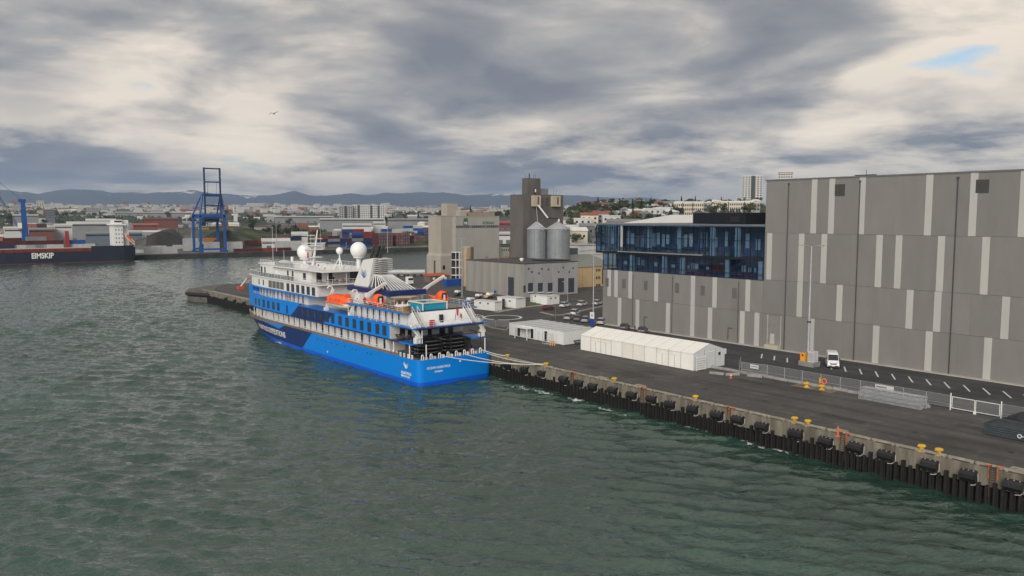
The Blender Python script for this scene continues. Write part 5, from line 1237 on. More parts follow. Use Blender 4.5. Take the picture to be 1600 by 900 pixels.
# domes and masts
def dome(x, y, z0, r, zc, lab_):
    t = thing('radar_dome', (x, y, z0), lab_, 'radome')
    MB().cyl((x, y, z0), (x, y, zc - r * .86), r * .28 if r > 1 else .16, None, 12).build('pedestal', M_sw, t)
    MB().cyl((x, y, zc - r * .98), (x, y, zc - r * .8), r * .62, r * .7, 20).build('collar', M_sw, t)
    MB().sph((x, y, zc), r, 28, 16).build('shell', mat('dome_white', (.80, .80, .78), .4, var=.02), t, 'all')
dome(86.5, 196.2, 19.6, 2.0, 23.0, 'large white radome between the bridge and the radar mast'); dome(89.5, 172.2, 19.6, 1.95, 24.2, 'large white radome standing at the after end of the top deck'); dome(86.4, 176.0, 19.6, .82, 24.0, 'small white radome on a tall stalk between the two large ones')
for a in (30, 150, 270): MB().bar((86.4 + 1.6 * math.cos(R(a)), 176 + 1.6 * math.sin(R(a)), 19.62), (86.4, 176, 22.4), .07).build('dome_stay', M_sw, ship)
rm_ = thing('radar_mast', (87.5, 193, 19.62), 'white raked radar mast with crossarms above the bridge', 'mast')
MB().cyl((88.4, 195.5, 19.62), (88.2, 192.0, 28.7), .42, .16, 10).build('pole', M_sw, rm_, True)
MB().box(85.4, 90.4, 193.6, 194.2, 23.6, 23.8).build('crossarm', M_sw, rm_); MB().box(86.4, 89.8, 192.6, 193.0, 26.4, 26.55).build('crossarm', M_sw, rm_)
for x in (85.6, 90.2): MB().cyl((x, 193.9, 23.8), (x, 193.9, 25.2), .08, None, 6).build('aerial', M_sw, rm_)
MB().box(85.0, 91.6, 194.6, 194.9, 25.2, 25.4).build('radar_bar', M_white, rm_); MB().box(84.5, 88, 193.1, 193.3, 27.3, 27.45).build('radar_bar', M_white, rm_)
MB().box(86.8, 90.0, 193.4, 196.0, 21.6, 21.75).build('platform', M_sw, rm_); MB().box(87.0, 89.6, 193.0, 195.4, 24.6, 24.72).build('platform', M_sw, rm_)
for x, y in ((87, 198), (90, 198)): MB().bar((x, y, 19.62), (88.3, 193.6, 24.4), .11).build('stay_leg', M_sw, rm_)
for x, y, h_ in ((82, 206.5, 9.5), (91.5, 204, 4.0), (83.6, 186, 8.0), (84, 204, 3.4)): MB().cyl((x, y, 19.9), (x, y, 19.9 + h_), .05, .03, 6).build('whip_aerial', M_sw, ship)
MB().lathe((82.6, 200.6, 19.95), [(1.9, 0), (1.9, .25), (1.2, .7), (.4, .85)], 20).build('roof_blister', M_sg, ship, True)
MB().cyl((85, 201, 19.95), (85, 201, 21.6), .35, None, 10).build('vent_post', M_sw, ship)
MB().box(80.8, 82.2, 184.5, 186.5, 19.62, 20.5).build('roof_locker', M_sw, ship); MB().box(83.4, 85.0, 180.5, 182.7, 19.62, 20.8).build('roof_cabin', M_sw, ship); MB().box(83.35, 83.4, 181, 181.8, 20.1, 20.6).build('roof_cabin_window', M_win, ship)
MB().box(84.0, 89.5, 178.6, 179.4, 19.62, 20.4).build('roof_bench', M_sw, ship)
fl = thing('ship_flag', (83.2, 187.5, 19.62), 'small dark red flag on a staff beside the forward radome', 'flag')
MB().cyl((83.2, 187.5, 19.62), (83.2, 187.5, 23.4), .04, None, 6).build('staff', M_sw, fl)
fg = MB(); n = 8
for i in range(n + 1): q = i / n; fg.v += [(83.2 + .12 * math.sin(q * 6), 187.45 - q * 1.0, 21.9), (83.2 + .12 * math.sin(q * 6 + .5), 187.45 - q * 1.0, 23.3)]
for i in range(n): fg._f(2 * i, 2 * i + 2, 2 * i + 3, 2 * i + 1)
fg.build('cloth', mat('flag_red', (.32, .02, .05), .8), fl)
fl = thing('ensign', (89.8, 129.3, 10.95), 'red and white ensign hanging slack from a stern staff', 'flag')
MB().cyl((88.8, 130.6, 11.0), (88.6, 129.4, 14.6), .05, None, 6).build('staff', M_dark, fl)
for q, m_ in ((0, mat('ensign_red', (.55, .03, .04), .8)), (.45, M_white), (.8, MATS['ensign_red'])):
    MB().extr([(88.66 + q, 129.5, 14.0 - q * 1.2), (88.66 + q + .42, 129.5, 13.8 - q * 1.3), (88.66 + q + .3, 129.5, 12.5 - q * .8), (88.6 + q, 129.5, 12.7 - q * .5)], (0, .05, 0)).build('cloth', m_, fl)
# names and emblems on the hull
def hull_text(txt, size, y_start, zc, m_, bold=.02, sx=1.):
    me = text_mesh(txt, size, .015, bold); xs = [v.co.x for v in me.vertices]; x0 = min(xs)
    for v in me.vertices:
        y = y_start - (v.co.x - x0) * sx; z = zc + v.co.y; v.co = (XC - hb(y, z) - .035 - v.co.z - ORG[ship.name].x, y - ORG[ship.name].y, z)
    me.flip_normals(); me.materials.clear(); me.materials.append(m_); link('hull_lettering', me, ship, ORG[ship.name])
hull_text('ALBATROS EXPEDITIONS', 2.05, 213.0, 2.45, M_white, .03, .98)
hull_text('ALBATROS', .78, 133.4, 2.0, M_white, .015); hull_text('EXPEDITIONS', .52, 133.3, 1.35, M_white, .01)
wave_mark(ship, XP - .03, 131.4, 3.35, .95, [M_white, M_white])
lettering('OCEAN ALBATROS', .62, (82.6, YS - .02, 3.35), (0, -1), M_white, ship, 'stern_lettering', bold=.01); lettering('NASSAU', .48, (82.6, YS - .02, 2.55), (0, -1), M_white, ship, 'stern_lettering', bold=.01)
MB().cyl((87.6, YS - .04, 4.0), (87.6, YS + .1, 4.0), .2, None, 10).build('stern_light', M_white, ship)
# mooring lines
M_rope = mat('rope_white', (.62, .60, .55), .8, var=.15, scale=4)
def rope(a, b_, sag, lab_, r=.07):
    a, b_ = V(a), V(b_); pts = [tuple(a.lerp(b_, i / 14) - V((0, 0, sag * 4 * (i / 14) * (1 - i / 14)))) for i in range(15)]
    MB().tube(pts, r, 5).build('mooring_line', M_rope, label=lab_, cat='rope')
rope((84.3, 127.4, 5.2), (QX + .8, 111.7, QZ + .5), .5, 'white mooring line from the middle of the stern to the lone bollard')
rope((88.6, 127.4, 5.3), (QX + .8, 111.9, QZ + .45), .7, 'white mooring line from the stern fairlead near the ensign to the lone bollard')
bb = on_z(793, 560, 4); rope((93.6, 128.3, 5.5), (bb[0], bb[1], QZ + .5), .2, 'thin mooring line from the quay-side quarter to the bollard beside the stern'); rope((93.9, 128.0, 5.0), (QX + .7, 112.0, QZ + .5), .5, 'grey mooring line from the quay-side quarter to the lone bollard')
MB().tube([(QX + 1.2 + .5 * math.cos(k * .7), 111.0 + .5 * math.sin(k * .7) + k * .02, QZ + .05) for k in range(30)], .06, 5).build('rope_coil', M_rope, label='coil of pale rope lying by the lone bollard', cat='rope')

# ================================================================== PEOPLE
def person(x, y, z, rz, top, legs, lab_, h_=1.75):
    """standing figure, one continuous skinned body; arms relaxed"""
    vs_ = [(0, 0, .93), (0, .01, 1.18), (0, .01, 1.42), (0, .02, 1.53), (0, .03, 1.66), (.17, 0, 1.42), (.24, .02, 1.16), (.22, .12, .95), (-.17, 0, 1.42), (-.25, .0, 1.16), (-.24, .08, .93), (.09, 0, .88), (.10, .02, .48), (.10, -.02, .06), (.10, .14, .03), (-.09, 0, .88), (-.11, .0, .48), (-.12, -.04, .06), (-.12, .12, .03)]
    ed = [(0, 1), (1, 2), (2, 3), (3, 4), (2, 5), (5, 6), (6, 7), (2, 8), (8, 9), (9, 10), (0, 11), (11, 12), (12, 13), (13, 14), (0, 15), (15, 16), (16, 17), (17, 18)]
    rad = [.14, .13, .14, .055, .095, .07, .05, .038, .07, .05, .038, .09, .065, .05, .04, .09, .065, .05, .04]
    me = bpy.data.meshes.new('person_body'); me.from_pydata(vs_, ed, []); o = bpy.data.objects.new('person', me); COL.objects.link(o)
    md = o.modifiers.new('skin', 'SKIN'); 
    if not me.skin_vertices: 
        bpy.context.view_layer.objects.active = o
    sk = me.skin_vertices[0].data if me.skin_vertices else None
    if sk:
        for i, r_ in enumerate(rad): sk[i].radius = (r_, r_ * .85); sk[i].use_root = i == 0
    o.modifiers.new('sub', 'SUBSURF').levels = 1
    dg = bpy.context.evaluated_depsgraph_get(); m2 = bpy.data.meshes.new_from_object(o.evaluated_get(dg)); bpy.data.objects.remove(o)
    m2.materials.clear()
    for m_ in (mat('skin', (.42, .26, .18), .6), top, legs, mat('hair_dark', (.03, .022, .018), .8)): m2.materials.append(m_)
    for p in m2.polygons:
        c = p.center; p.material_index = 3 if (c.z > 1.69 or (c.z > 1.58 and c.y < .0)) else 0 if c.z > 1.49 or (abs(c.x) > .2 and c.z < 1.02) else 1 if c.z > .93 else 2
        p.use_smooth = True
    o = link('person', m2, None, V((x, y, z)), lab_, 'person'); o.rotation_euler = (0, 0, rz); o.scale = (h_ / 1.75,) * 3
    return o
try:
    wx0, wy0 = on_z(1022, 512, 4)
    person(144.5, 132.0, QZ, R(100), M_white, M_dark, 'person in a white top and dark trousers walking beside the grey hall')
    person(143.6, 132.9, QZ, R(140), mat('jacket_black', (.02, .02, .022), .8), M_dark, 'person in a black jacket walking beside the grey hall')
    person(XP + 1.0, 183.2, 4.8, R(90), MATS['jacket_black'], M_dark, 'person in black standing in the white ship gallery')
    person(XP + 4.9, 172.2, 16.52, R(200), MATS['jacket_black'], M_dark, 'person in black on the terrace behind the bridge')
    person(XP + 1.2, 190.5, 13.62 - 2.65, R(90), MATS['jacket_black'], M_dark, 'person in black leaning at the forward promenade rail')
except Exception as e:
    print('PERSON', e)
# ================================================================== MILL, SILOS AND YARD
M_beige = mat('mill_beige', (.345, .315, .268), .85, var=.10, scale=.15, streak=.25); M_mgrey = mat('mill_grey', (.33, .325, .30), .85, var=.10, scale=.15, streak=.25)
M_ctow = mat('tower_concrete', (.105, .098, .092), .9, var=.28, scale=.18, streak=.2, bump=.3); M_lowb = mat('low_concrete', (.32, .31, .29), .85, var=.14, scale=.3, streak=.15)
M_silo = mat('silo_steel', (.23, .245, .26), .6, metal=.25, var=.12, scale=.4); M_silor = mat('silo_roof_steel', (.38, .40, .42), .5, metal=.3, var=.1)
mill = thing('flour_mill', (210, 306, QZ), 'beige concrete flour mill tower with green lettering', 'building')
ty0 = 300.0; txl, txr = 197.0, on_y(711.5, 350, ty0)[0]
zt = on_y(694, 338, ty0)[1]
MB().box(txl, txr, ty0, 310.5, QZ, zt).build('tower', M_beige, mill)
MB().prism([(txl - .15, ty0 - .15), (txr + .1, ty0 - .15), (txr + .1, 310.6), (txl - .15, 310.6)], zt, zt + .35).build('tower_coping', M_mgrey, mill)
zb = on_y(690, 396, ty0)[1]
fl = MB(); fl.box(txl - .8, txr + .2, ty0 - .8, 311, QZ, zb - 1.2); fl.v += [(txl - .8, ty0 - .8, zb - 1.2), (txr + .2, ty0 - .8, zb - 1.2), (txr + .2, 311, zb - 1.2), (txl - .8, 311, zb - 1.2), (txl, ty0, zb), (txr, ty0, zb), (txr, 310.5, zb), (txl, 310.5, zb)]
for q in ((8, 9, 13, 12), (9, 10, 14, 13), (10, 11, 15, 14), (11, 8, 12, 15)): fl._f(*q)
fl.build('flared_base', M_beige, mill)
MB().box(txl - .9, txr, ty0 - .86, 311, zb - 3.4, zb - 3.15).build('base_moulding', M_mgrey, mill)
MB().box(txl - .84, txl - .8, 303.6, 305.0, QZ, QZ + 8.5).build('tall_slot', mat('slot_brown', (.08, .06, .045), .8), mill)
yy = ty0 - .82; xw = on_y(692, 421, ty0)[0]; MB().box(xw - .7, xw + .7, yy, ty0 - .6, 8.6, 10.4).build('window', M_glassd, mill)
MB().box(on_y(697, 326, 305)[0], on_y(713, 326, 305)[0], 304, 309, zt, on_y(705, 318, 305)[1]).build('lift_head', M_beige, mill)
sy = 297.5; sx0, sx1 = on_y(711.8, 350, sy)[0], on_y(780, 350, sy)[0]; sz = on_y(745, 338.5, sy)[1]
MB().box(sx0, sx1, sy, 318, QZ, sz).build('sign_block', M_mgrey, mill)
MB().box(sx0 - .05, sx1 + .15, sy - .15, sy + .3, sz, sz + .3).build('coping', M_beige, mill)
ph0, ph1 = on_y(716, 333, 302)[0], on_y(771, 333, 302)[0]
MB().box(ph0, ph0 + 4.0, 301, 312, sz, on_y(720, 330, 302)[1]).build('penthouse', M_beige, mill); MB().box(ph0 + 4.6, ph1, 301, 312, sz, on_y(740, 331.5, 302)[1]).build('penthouse', mat('penthouse_tan', (.27, .215, .16), .85), mill)
MB().box(ph0 + 4.0, ph0 + 4.6, 300.9, 312, sz, sz + 1.2).build('penthouse_slot', M_dark, mill)
zb0, zb1 = on_y(745, 356, sy)[1], on_y(745, 352, sy)[1]
MB().box(sx0 + .2, sx1 - .2, sy - .08, sy, zb0, zb1).build('window_band', mat('band_grey', (.15, .15, .15), .8), mill)
n = 22
for k in range(n):
    if k in (7, 15): continue
    a = sx0 + .5 + k * (sx1 - sx0 - 1) / n; MB().box(a, a + .42, sy - .12, sy - .07, zb0 + .12, zb1 - .12).build('band_window', M_glassd, mill)
lx = on_y(727.5, 346, sy)[0]; lz0, lz1, lz2 = on_y(727, 352, sy)[1], on_y(727, 346, sy)[1], on_y(727, 341, sy)[1]
M_green = mat('sign_green', (.035, .13, .075), .6)
MB().box(lx - 1.1, lx + 1.1, sy - .14, sy, lz1, lz2).build('logo_square', M_green, mill); MB().box(lx - 1.2, lx + 1.2, sy - .11, sy, lz0, lz1 - .05).build('logo_plate', mat('logo_dark', (.05, .10, .075), .6), mill)
lettering('FB', 1.65, (lx, sy - .15, (lz0 + lz1) / 2), (0, -1), M_white, mill, bold=.03)
lettering('KORNAX', 1.75, (on_y(763, 348, sy)[0], sy - .05, on_y(763, 348.5, sy)[1]), (0, -1), M_green, mill, bold=.03, sx=.85)
MB().box(sx1 + .05, on_y(796, 395, 300)[0], 300, 312, QZ, on_y(788, 387, 300)[1]).build('annex', M_mgrey, mill)
for k in range(4): x = on_y(785 + k * 3.2, 390, 300)[0]; MB().box(x - .25, x + .25, 299.93, 300.02, on_y(785, 392, 300)[1], on_y(785, 389.5, 300)[1]).build('window', M_glassd, mill)
# open white stair tower
stx, sty = on_y(718, 432, 283)[0], 283
st = thing('stair_tower', (stx, sty, QZ), 'white steel stair tower with square openings beside the mill', 'stair')
for k in range(4):
    z = QZ + k * 3.3
    MB().box(stx - 1.9, stx + 1.9, sty, sty + 3.4, z + 2.9, z + 3.2).build('landing', M_white, st)
    MB().box(stx - .15, stx + .15, sty - .05, sty + .2, z, z + 2.9).build('post', M_white, st)
    for x in (stx - 1.9, stx + 1.75): MB().box(x, x + .15, sty - .05, sty + .2, z, z + 2.9).build('post', M_white, st)
MB().box(stx - 1.8, stx + 1.8, sty + 3.2, sty + 3.4, QZ, QZ + 13).build('back_wall', M_dark, st)
for k, px in enumerate((730, 738)):
    x, y = on_y(px, 400, 266)[0], 266 + k * 1.5; t = thing('storage_tank', (x, y, QZ), 'slim rust-streaked beige tank %s behind the low concrete building' % ('with a rail' if k == 0 else 'without a rail'), 'tank')
    MB().cyl((x, y, QZ), (x, y, on_y(px, 387, 266)[1]), 1.9 - .4 * k, None, 20).build('shell', mat('rusty_beige', (.33, .25, .17), .8, var=.3, scale=.8, streak=.2), t, True)
    MB().cyl((x, y, on_y(px, 387, 266)[1]), (x, y, on_y(px, 385, 266)[1]), 2.05 - .4 * k, None, 20).build('cap', M_beige, t)

# concrete elevator tower and steel silos
el = thing('grain_elevator', (214, 254, QZ), 'dark weathered concrete grain elevator tower with pale bay boxes', 'building')
ey = 250.0; ex0, ex1 = on_y(817.5, 340, ey)[0], on_y(880, 340, ey)[0]; ez = on_y(845, 304, ey)[1]
MB().box(ex0, ex1, ey, 258.5, QZ, ez).build('tower', M_ctow, el)
px0, px1 = on_y(831, 290, ey)[0], on_y(846, 290, ey)[0]; pz = on_y(840, 278.5, ey)[1]
hx0 = on_y(823.5, 290, 251)[0]
MB().box(hx0, px1, 250.6, 254.2, ez, pz).build('head_house', M_ctow, el)
MB().box(px0 - .15, px0 + .25, 250.4, 250.6, ez, pz - .3).build('pilaster', M_ctow, el)
MB().box(hx0 + 3.2, hx0 + 4.4, 250.5, 250.6, ez, ez + 2.6).build('door', M_black, el); MB().box(hx0 + 3.7, hx0 + 4.3, 250.42, 250.5, ez + .9, ez + 2.2).build('door_light', M_white, el)
b0x, b1x = on_y(846.5, 298, ey)[0], on_y(859, 298, ey)[0]
MB().box(b0x, b1x, 251, 256, ez, on_y(852, 294.5, ey)[1]).build('roof_box', mat('roof_box_grey', (.17, .175, .18), .7), el)
for pa, pb in ((830, 841.5), (860.5, 872)):
    xa, xb = on_y(pa, 315, ey)[0], on_y(pb, 315, ey)[0]; za, zc_ = on_y(835, 322.5, ey)[1], on_y(835, 305.5, ey)[1]
    MB().box(xa, xb, ey - 1.6, ey, za, zc_).build('bay_box', mat('bay_cream', (.42, .36, .27), .8, var=.08), el)
    MB().box(xa + (xb - xa) * .52, xa + (xb - xa) * .72, ey - 1.68, ey - 1.6, za + .8, zc_ - .5).build('bay_slot', mat('bay_brown', (.10, .08, .06), .8), el)
for px in (843.5, 855): x = on_y(px, 315, ey)[0]; MB().box(x - .8, x + .8, ey - .06, ey, on_y(px, 321, ey)[1], on_y(px, 309, ey)[1]).build('blind_window', mat('blind_window_dark', (.055, .06, .06), .7), el)
for k, px in enumerate((821, 827, 834, 836.5, 865, 869, 875)):
    x = on_y(px, 300, 252)[0]; z0 = pz if px < 840 else ez
    MB().cyl((x, 252, z0), (x, 252, z0 + (1.2 if k in (0,) else 2.0)), .06 if k != 1 else .25, None, 6).build('aerial', M_dark, el)
# spouts to the silos
a1, a2, a3 = (on_y(841, 321, 248)[0], 248, on_y(841, 321, 248)[1]), (on_y(856, 340.5, 246)[0], 246, on_y(856, 340.5, 246)[1]), (on_y(873, 342, 245)[0], 245, on_y(873, 342, 245)[1])
MB().cyl(a1, a2, .32, None, 10).build('spout', M_white, el); MB().cyl(a2, a3, .32, None, 10).build('spout', M_pipe, el); MB().cyl(a3, (a3[0], a3[1], a3[2] - 1.2), .4, None, 10).build('spout_head', M_white, el)
MB().cyl((on_y(838, 322, 249)[0], 249, on_y(838, 322, 249)[1]), (on_y(840, 347, 246)[0], 246, on_y(840, 347, 246)[1]), .1, None, 6).build('drop_pipe', M_galv, el)
def silo(px, r, yc, lab_):
    x = on_y(px, 360, yc)[0]; ze = on_y(px, 358.5, yc - r)[1]; za = on_y(px, 346.5, yc)[1]
    t = thing('grain_silo', (x, yc, QZ), lab_, 'silo')
    prof = []; z = QZ; n_ = 30
    for k in range(n_ + 1): z = QZ + (ze - QZ) * k / n_; prof.append((r + (.04 if k % 2 else 0), z - QZ))
    MB().lathe((x, yc, QZ), prof, 40).build('shell', M_silo, t, True)
    MB().lathe((x, yc, ze), [(r + .25, 0), (.5, za - ze - .3), (.5, za - ze)], 28).build('cone_roof', M_silor, t)
    for k in range(14): a = 2 * math.pi * k / 14; MB().bar((x + (r + .2) * math.cos(a), yc + (r + .2) * math.sin(a), ze + .1), (x + .5 * math.cos(a), yc + .5 * math.sin(a), za - .2), .06).build('roof_rib', M_galv, t)
    for k in range(10): a = 2 * math.pi * k / 10; MB().box(x + (r + .05) * math.cos(a) - .06, x + (r + .05) * math.cos(a) + .06, yc + (r + .05) * math.sin(a) - .06, yc + (r + .05) * math.sin(a) + .06, QZ, ze).build('stiffener', M_silo, t)
    MB().box(x - .35, x + .35, yc - r - .5, yc - r + 1, ze - .4, ze + 1.1).build('roof_hatch', M_silor, t)
silo(838.5, 3.7, 243.5, 'smaller corrugated steel grain silo left of the big one, before the concrete tower'); silo(871.5, 4.75, 239.5, 'bigger corrugated steel grain silo with cone roof before the concrete tower')

# low concrete building
lb_ = thing('low_warehouse', (188, 232, QZ), 'low ribbed concrete warehouse with dark roller doors', 'building')
lx0, lx1, ly0, ly1, lz = 175.4, 201.0, 214.8, 250, 15.8
MB().box(lx0 + .1, lx1, ly0 + .1, ly1, QZ, lz - .2).build('core', M_lowb, lb_)
k = 0; y = ly0
while y < ly1 - .5:
    MB().box(lx0, lx0 + .12, y + .02, min(ly1, y + 1.58), QZ, lz - .1).build('wall_panel', mat('low_panel_%d' % (k % 3), tuple(c * (.93 + .07 * (k % 3)) for c in (.27, .26, .238)), .85, var=.12, scale=.4, streak=.15), lb_); y += 1.6; k += 1
x = lx0; k = 0
while x < lx1 - .5:
    MB().box(x + .02, min(lx1, x + 4.23), ly0, ly0 + .12, QZ, lz - .1).build('wall_panel', mat('low_gpanel_%d' % (k % 2), (.29 + .015 * (k % 2),) * 3, .85, var=.1, scale=.4, streak=.2), lb_); x += 4.27; k += 1
MB().box(lx0 - .15, lx1 + .15, ly0 - .15, ly1, lz - .1, lz + .12).build('roof_edge', mat('roof_dark', (.05, .05, .052), .8), lb_)
MB().box(lx0 - .05, lx0 + .1, on_x(803, 445, lx0)[0], on_x(794, 445, lx0)[0], QZ, on_x(798, 433, lx0)[1]).build('roller_door', mat('door_slate', (.035, .045, .06), .6), lb_)
def front(px, y0, y1, w, nm='roller_door'):
    x, z1 = on_y(px, y0, ly0); z0 = max(QZ, on_y(px, y1, ly0)[1]); MB().box(x - w / 2, x + w / 2, ly0 - .06, ly0 + .1, z0, z1).build(nm, MATS['door_slate'], lb_); return x, z0, z1
for px, w in ((828.8, 2.2), (844.2, 2.2), (859.5, 2.2)):
    x, z0, z1 = front(px, 442, 456, w, 'dock_door'); MB().box(x - w / 2 - .1, x + w / 2 + .1, ly0 - .5, ly0 - .07, z0 - .25, z0).build('dock_sill', M_white, lb_)
for px, w in ((876.5, 2.9), (892.5, 2.9)): front(px, 434.5, 456.5, w)
front(819.6, 446, 457, .9, 'side_door')
for px, py in ((826, 420), (831, 425), (846.5, 420), (842, 427), (857, 421), (880, 418), (873, 425), (895.5, 419), (889.5, 425)):
    x, z = on_y(px, py, ly0); MB().box(x - .3, x + .3, ly0 - .05, ly0 + .1, z - .3, z + .3).build('vent_opening', M_black, lb_)
for px, py, r in ((815, 408, .7), (760, 405, .5), (790, 404, .45), (795, 403, .5), (780, 406, .4)):
    x, y = on_z(px, py, lz + .1); x = min(max(x, lx0 + 1), lx1 - 1); y = min(max(y, ly0 + 1), ly1 - 1)
    MB().lathe((x, y, lz + .1), [(r * .7, 0), (r * .7, .5), (r * 1.2, .6), (r, 1.0), (.1, 1.2)], 12).build('roof_vent', M_white if r > .6 else mat('vent_rust', (.25, .12, .08), .7), lb_)
MB().box(190, 201, 219, 228, lz + .1, lz + .5).build('roof_kerb', M_black, lb_)
# yellow store, white store beyond
ys = thing('yellow_store', (240, 235, QZ), 'pale yellow rendered store with a grey sheet roof', 'building')
yx0, yx1 = on_y(900, 430, 232)[0], on_y(960, 430, 232)[0]; yz = on_y(915, 417, 232)[1]
MB().box(yx0, yx1, 232, 262, QZ, yz).build('wall', mat('render_yellow', (.50, .37, .19), .85, var=.1, scale=.3), ys)
MB().extr([(yx0 - .3, 231.6, yz), (yx0 - .3, 262, yz), (yx0 - .3, 247, yz + 4.2)], (yx1 - yx0 + .6, 0, 0)).build('roof', mat('sheet_roof_grey', (.20, .21, .19), .7, var=.12), ys)
for k in range(4): x = yx0 + 3.5 + k * 5.5; MB().box(x - .12, x + .12, 231.9, 232, QZ, yz).build('pilaster', mat('pilaster_tan', (.36, .27, .15), .85), ys)
for r_ in range(3):
    for k in range(3): x = on_y(932 + k * 2.6, 420, 232)[0]; z = yz - 1.6 - r_ * 3.1; MB().box(x - .28, x + .28, 231.93, 232.02, z - .55, z + .55).build('window', M_glassd, ys)
ws = thing('white_store', (262, 275, QZ), 'plain white metal-clad store behind the yellow store', 'building')
wx0, wx1 = on_y(888, 400, 272)[0], on_y(946, 400, 272)[0]; wz = on_y(915, 384, 272)[1]
MB().box(wx0 + 7, wx1, 272, 300, QZ, wz).build('wall', M_sw, ws); MB().box(wx0 + 6.8, wx1 + .2, 271.8, 300.2, wz, wz + .35).build('roof', M_galv, ws)
MB().box(wx0, wx0 + 6.9, 273, 296, QZ, wz - 1.0).build('grey_wing', mat('wing_grey', (.11, .115, .12), .7), ws)
for k in range(2): MB().cyl((wx0 + 7, 271.9, wz - 2.5 - k * 2.2), (wx1, 271.9, wz - 1.8 - k * 2.2), .09, None, 6).build('wall_pipe', M_galv, ws)
# long white roof behind the office
lr = thing('long_white_shed', (300, 235, 6), 'long shed with a low white sheet roof behind the glass office', 'building')
MB().box(250, 330, 175, 250, QZ, 28.0).build('wall', mat('shed_grey', (.30, .30, .30), .8), lr)
MB().extr([(249.5, 174.5, 28.0), (249.5, 250.5, 28.0), (249.5, 212, 33.0)], (81, 0, 0)).build('roof', mat('shed_white_roof', (.66, .66, .65), .6, var=.06, scale=.1), lr)

# white kiosks and boxes in the yard
def kiosk(pxs, pyb, pyt, d, lab_, m_=None, cut=True):
    (x0, y0), (x1, y1) = on_z(pxs[0], pyb[0], QZ), on_z(pxs[1], pyb[1], QZ)
    t = thing('white_kiosk', ((x0 + x1) / 2, (y0 + y1) / 2, QZ), lab_, 'kiosk')
    dx, dy = x1 - x0, y1 - y0; L_ = math.hypot(dx, dy); nx, ny = -dy / L_ * d, dx / L_ * d
    if nx * x0 + ny * y0 < 0: nx, ny = -nx, -ny
    z1 = on_y(pxs[0], pyt, y0)[1]; pts = [(x0, y0), (x1, y1), (x1 + nx, y1 + ny), (x0 + nx, y0 + ny)]
    MB().prism(pts, QZ + .1, z1).build('wall', m_ or M_white, t)
    cxm, cym = sum(p[0] for p in pts) / 4, sum(p[1] for p in pts) / 4
    MB().prism([(cxm + (p[0] - cxm) * 1.04, cym + (p[1] - cym) * 1.06) for p in pts], z1, z1 + .12).build('roof', M_sg, t)
    MB().prism([(cxm + (p[0] - cxm) * .97, cym + (p[1] - cym) * .97) for p in pts], QZ, QZ + .1).build('plinth', M_dark, t)
    for q in (.3, .68):
        a = (x0 + dx * q, y0 + dy * q); e = .35 / L_
        MB().prism([(a[0] - dx * e - nx * .012, a[1] - dy * e - ny * .012), (a[0] + dx * e - nx * .012, a[1] + dy * e - ny * .012), (a[0] + dx * e, a[1] + dy * e), (a[0] - dx * e, a[1] - dy * e)], QZ + 1.9, QZ + 2.35).build('vent', M_dark, t)
    return t
kiosk((741, 773), (483, 486.5), 469, 3.2, 'white service kiosk with two small vents by the ring road'); kiosk((777, 806), (479, 482), 464, 4.5, 'larger white kiosk with an open roof frame on the grass verge'); kiosk((855, 874), (477, 475), 463.5, 3.0, 'small white kiosk with two vents near the red car'); kiosk((833, 846), (473, 472.5), 461.5, 2.6, 'narrow white kiosk left of the vented pair'); kiosk((846, 856), (475, 474), 462.5, 2.6, 'white kiosk standing between the two other small ones')
x, y = on_z(788, 481, 4); MB().box(x - .7, x - .1, y - .4, y + .2, QZ, QZ + 2.9).build('kiosk_bracket', M_dark, label='dark angled post in front of the larger white kiosk', cat='post')

# ================================================================== VEHICLES
M_tyre = mat('tyre', (.015, .015, .015), .8); M_rim = mat('rim', (.35, .35, .36), .4, metal=.6); M_lamp = mat('headlamp', (.55, .57, .6), .15); M_tail = mat('tail_lamp', (.35, .02, .02), .3)
def wheels(t, L_, W_, r, ax):
    for y in ax:
        for s in (-1, 1):
            w = MB().cyl((s * (W_ / 2 - .2), y, r), (s * (W_ / 2 + .01), y, r), r, None, 16).build('wheel', M_tyre, t)
            MB().cyl((s * (W_ / 2 + .005), y, r), (s * (W_ / 2 + .025), y, r), r * .62, None, 12).build('rim', M_rim, w)
def body_loft(prof, W_, inset_top):
    """prof: list of (y, z) side outline clockwise; narrower towards the top"""
    zs_ = [p[1] for p in prof]; z0, z1 = min(zs_), max(zs_); b = MB(); n = len(prof)
    for s in (-1, 1):
        for (y, z) in prof: b.v.append((s * (W_ / 2 - inset_top * max(0, (z - z0) / (z1 - z0)) ** 2), y, z))
    b._f(*range(n)); b._f(*[n + i for i in reversed(range(n))])
    for i in range(n): j = (i + 1) % n; b._f(j, i, n + i, n + j)
    return b
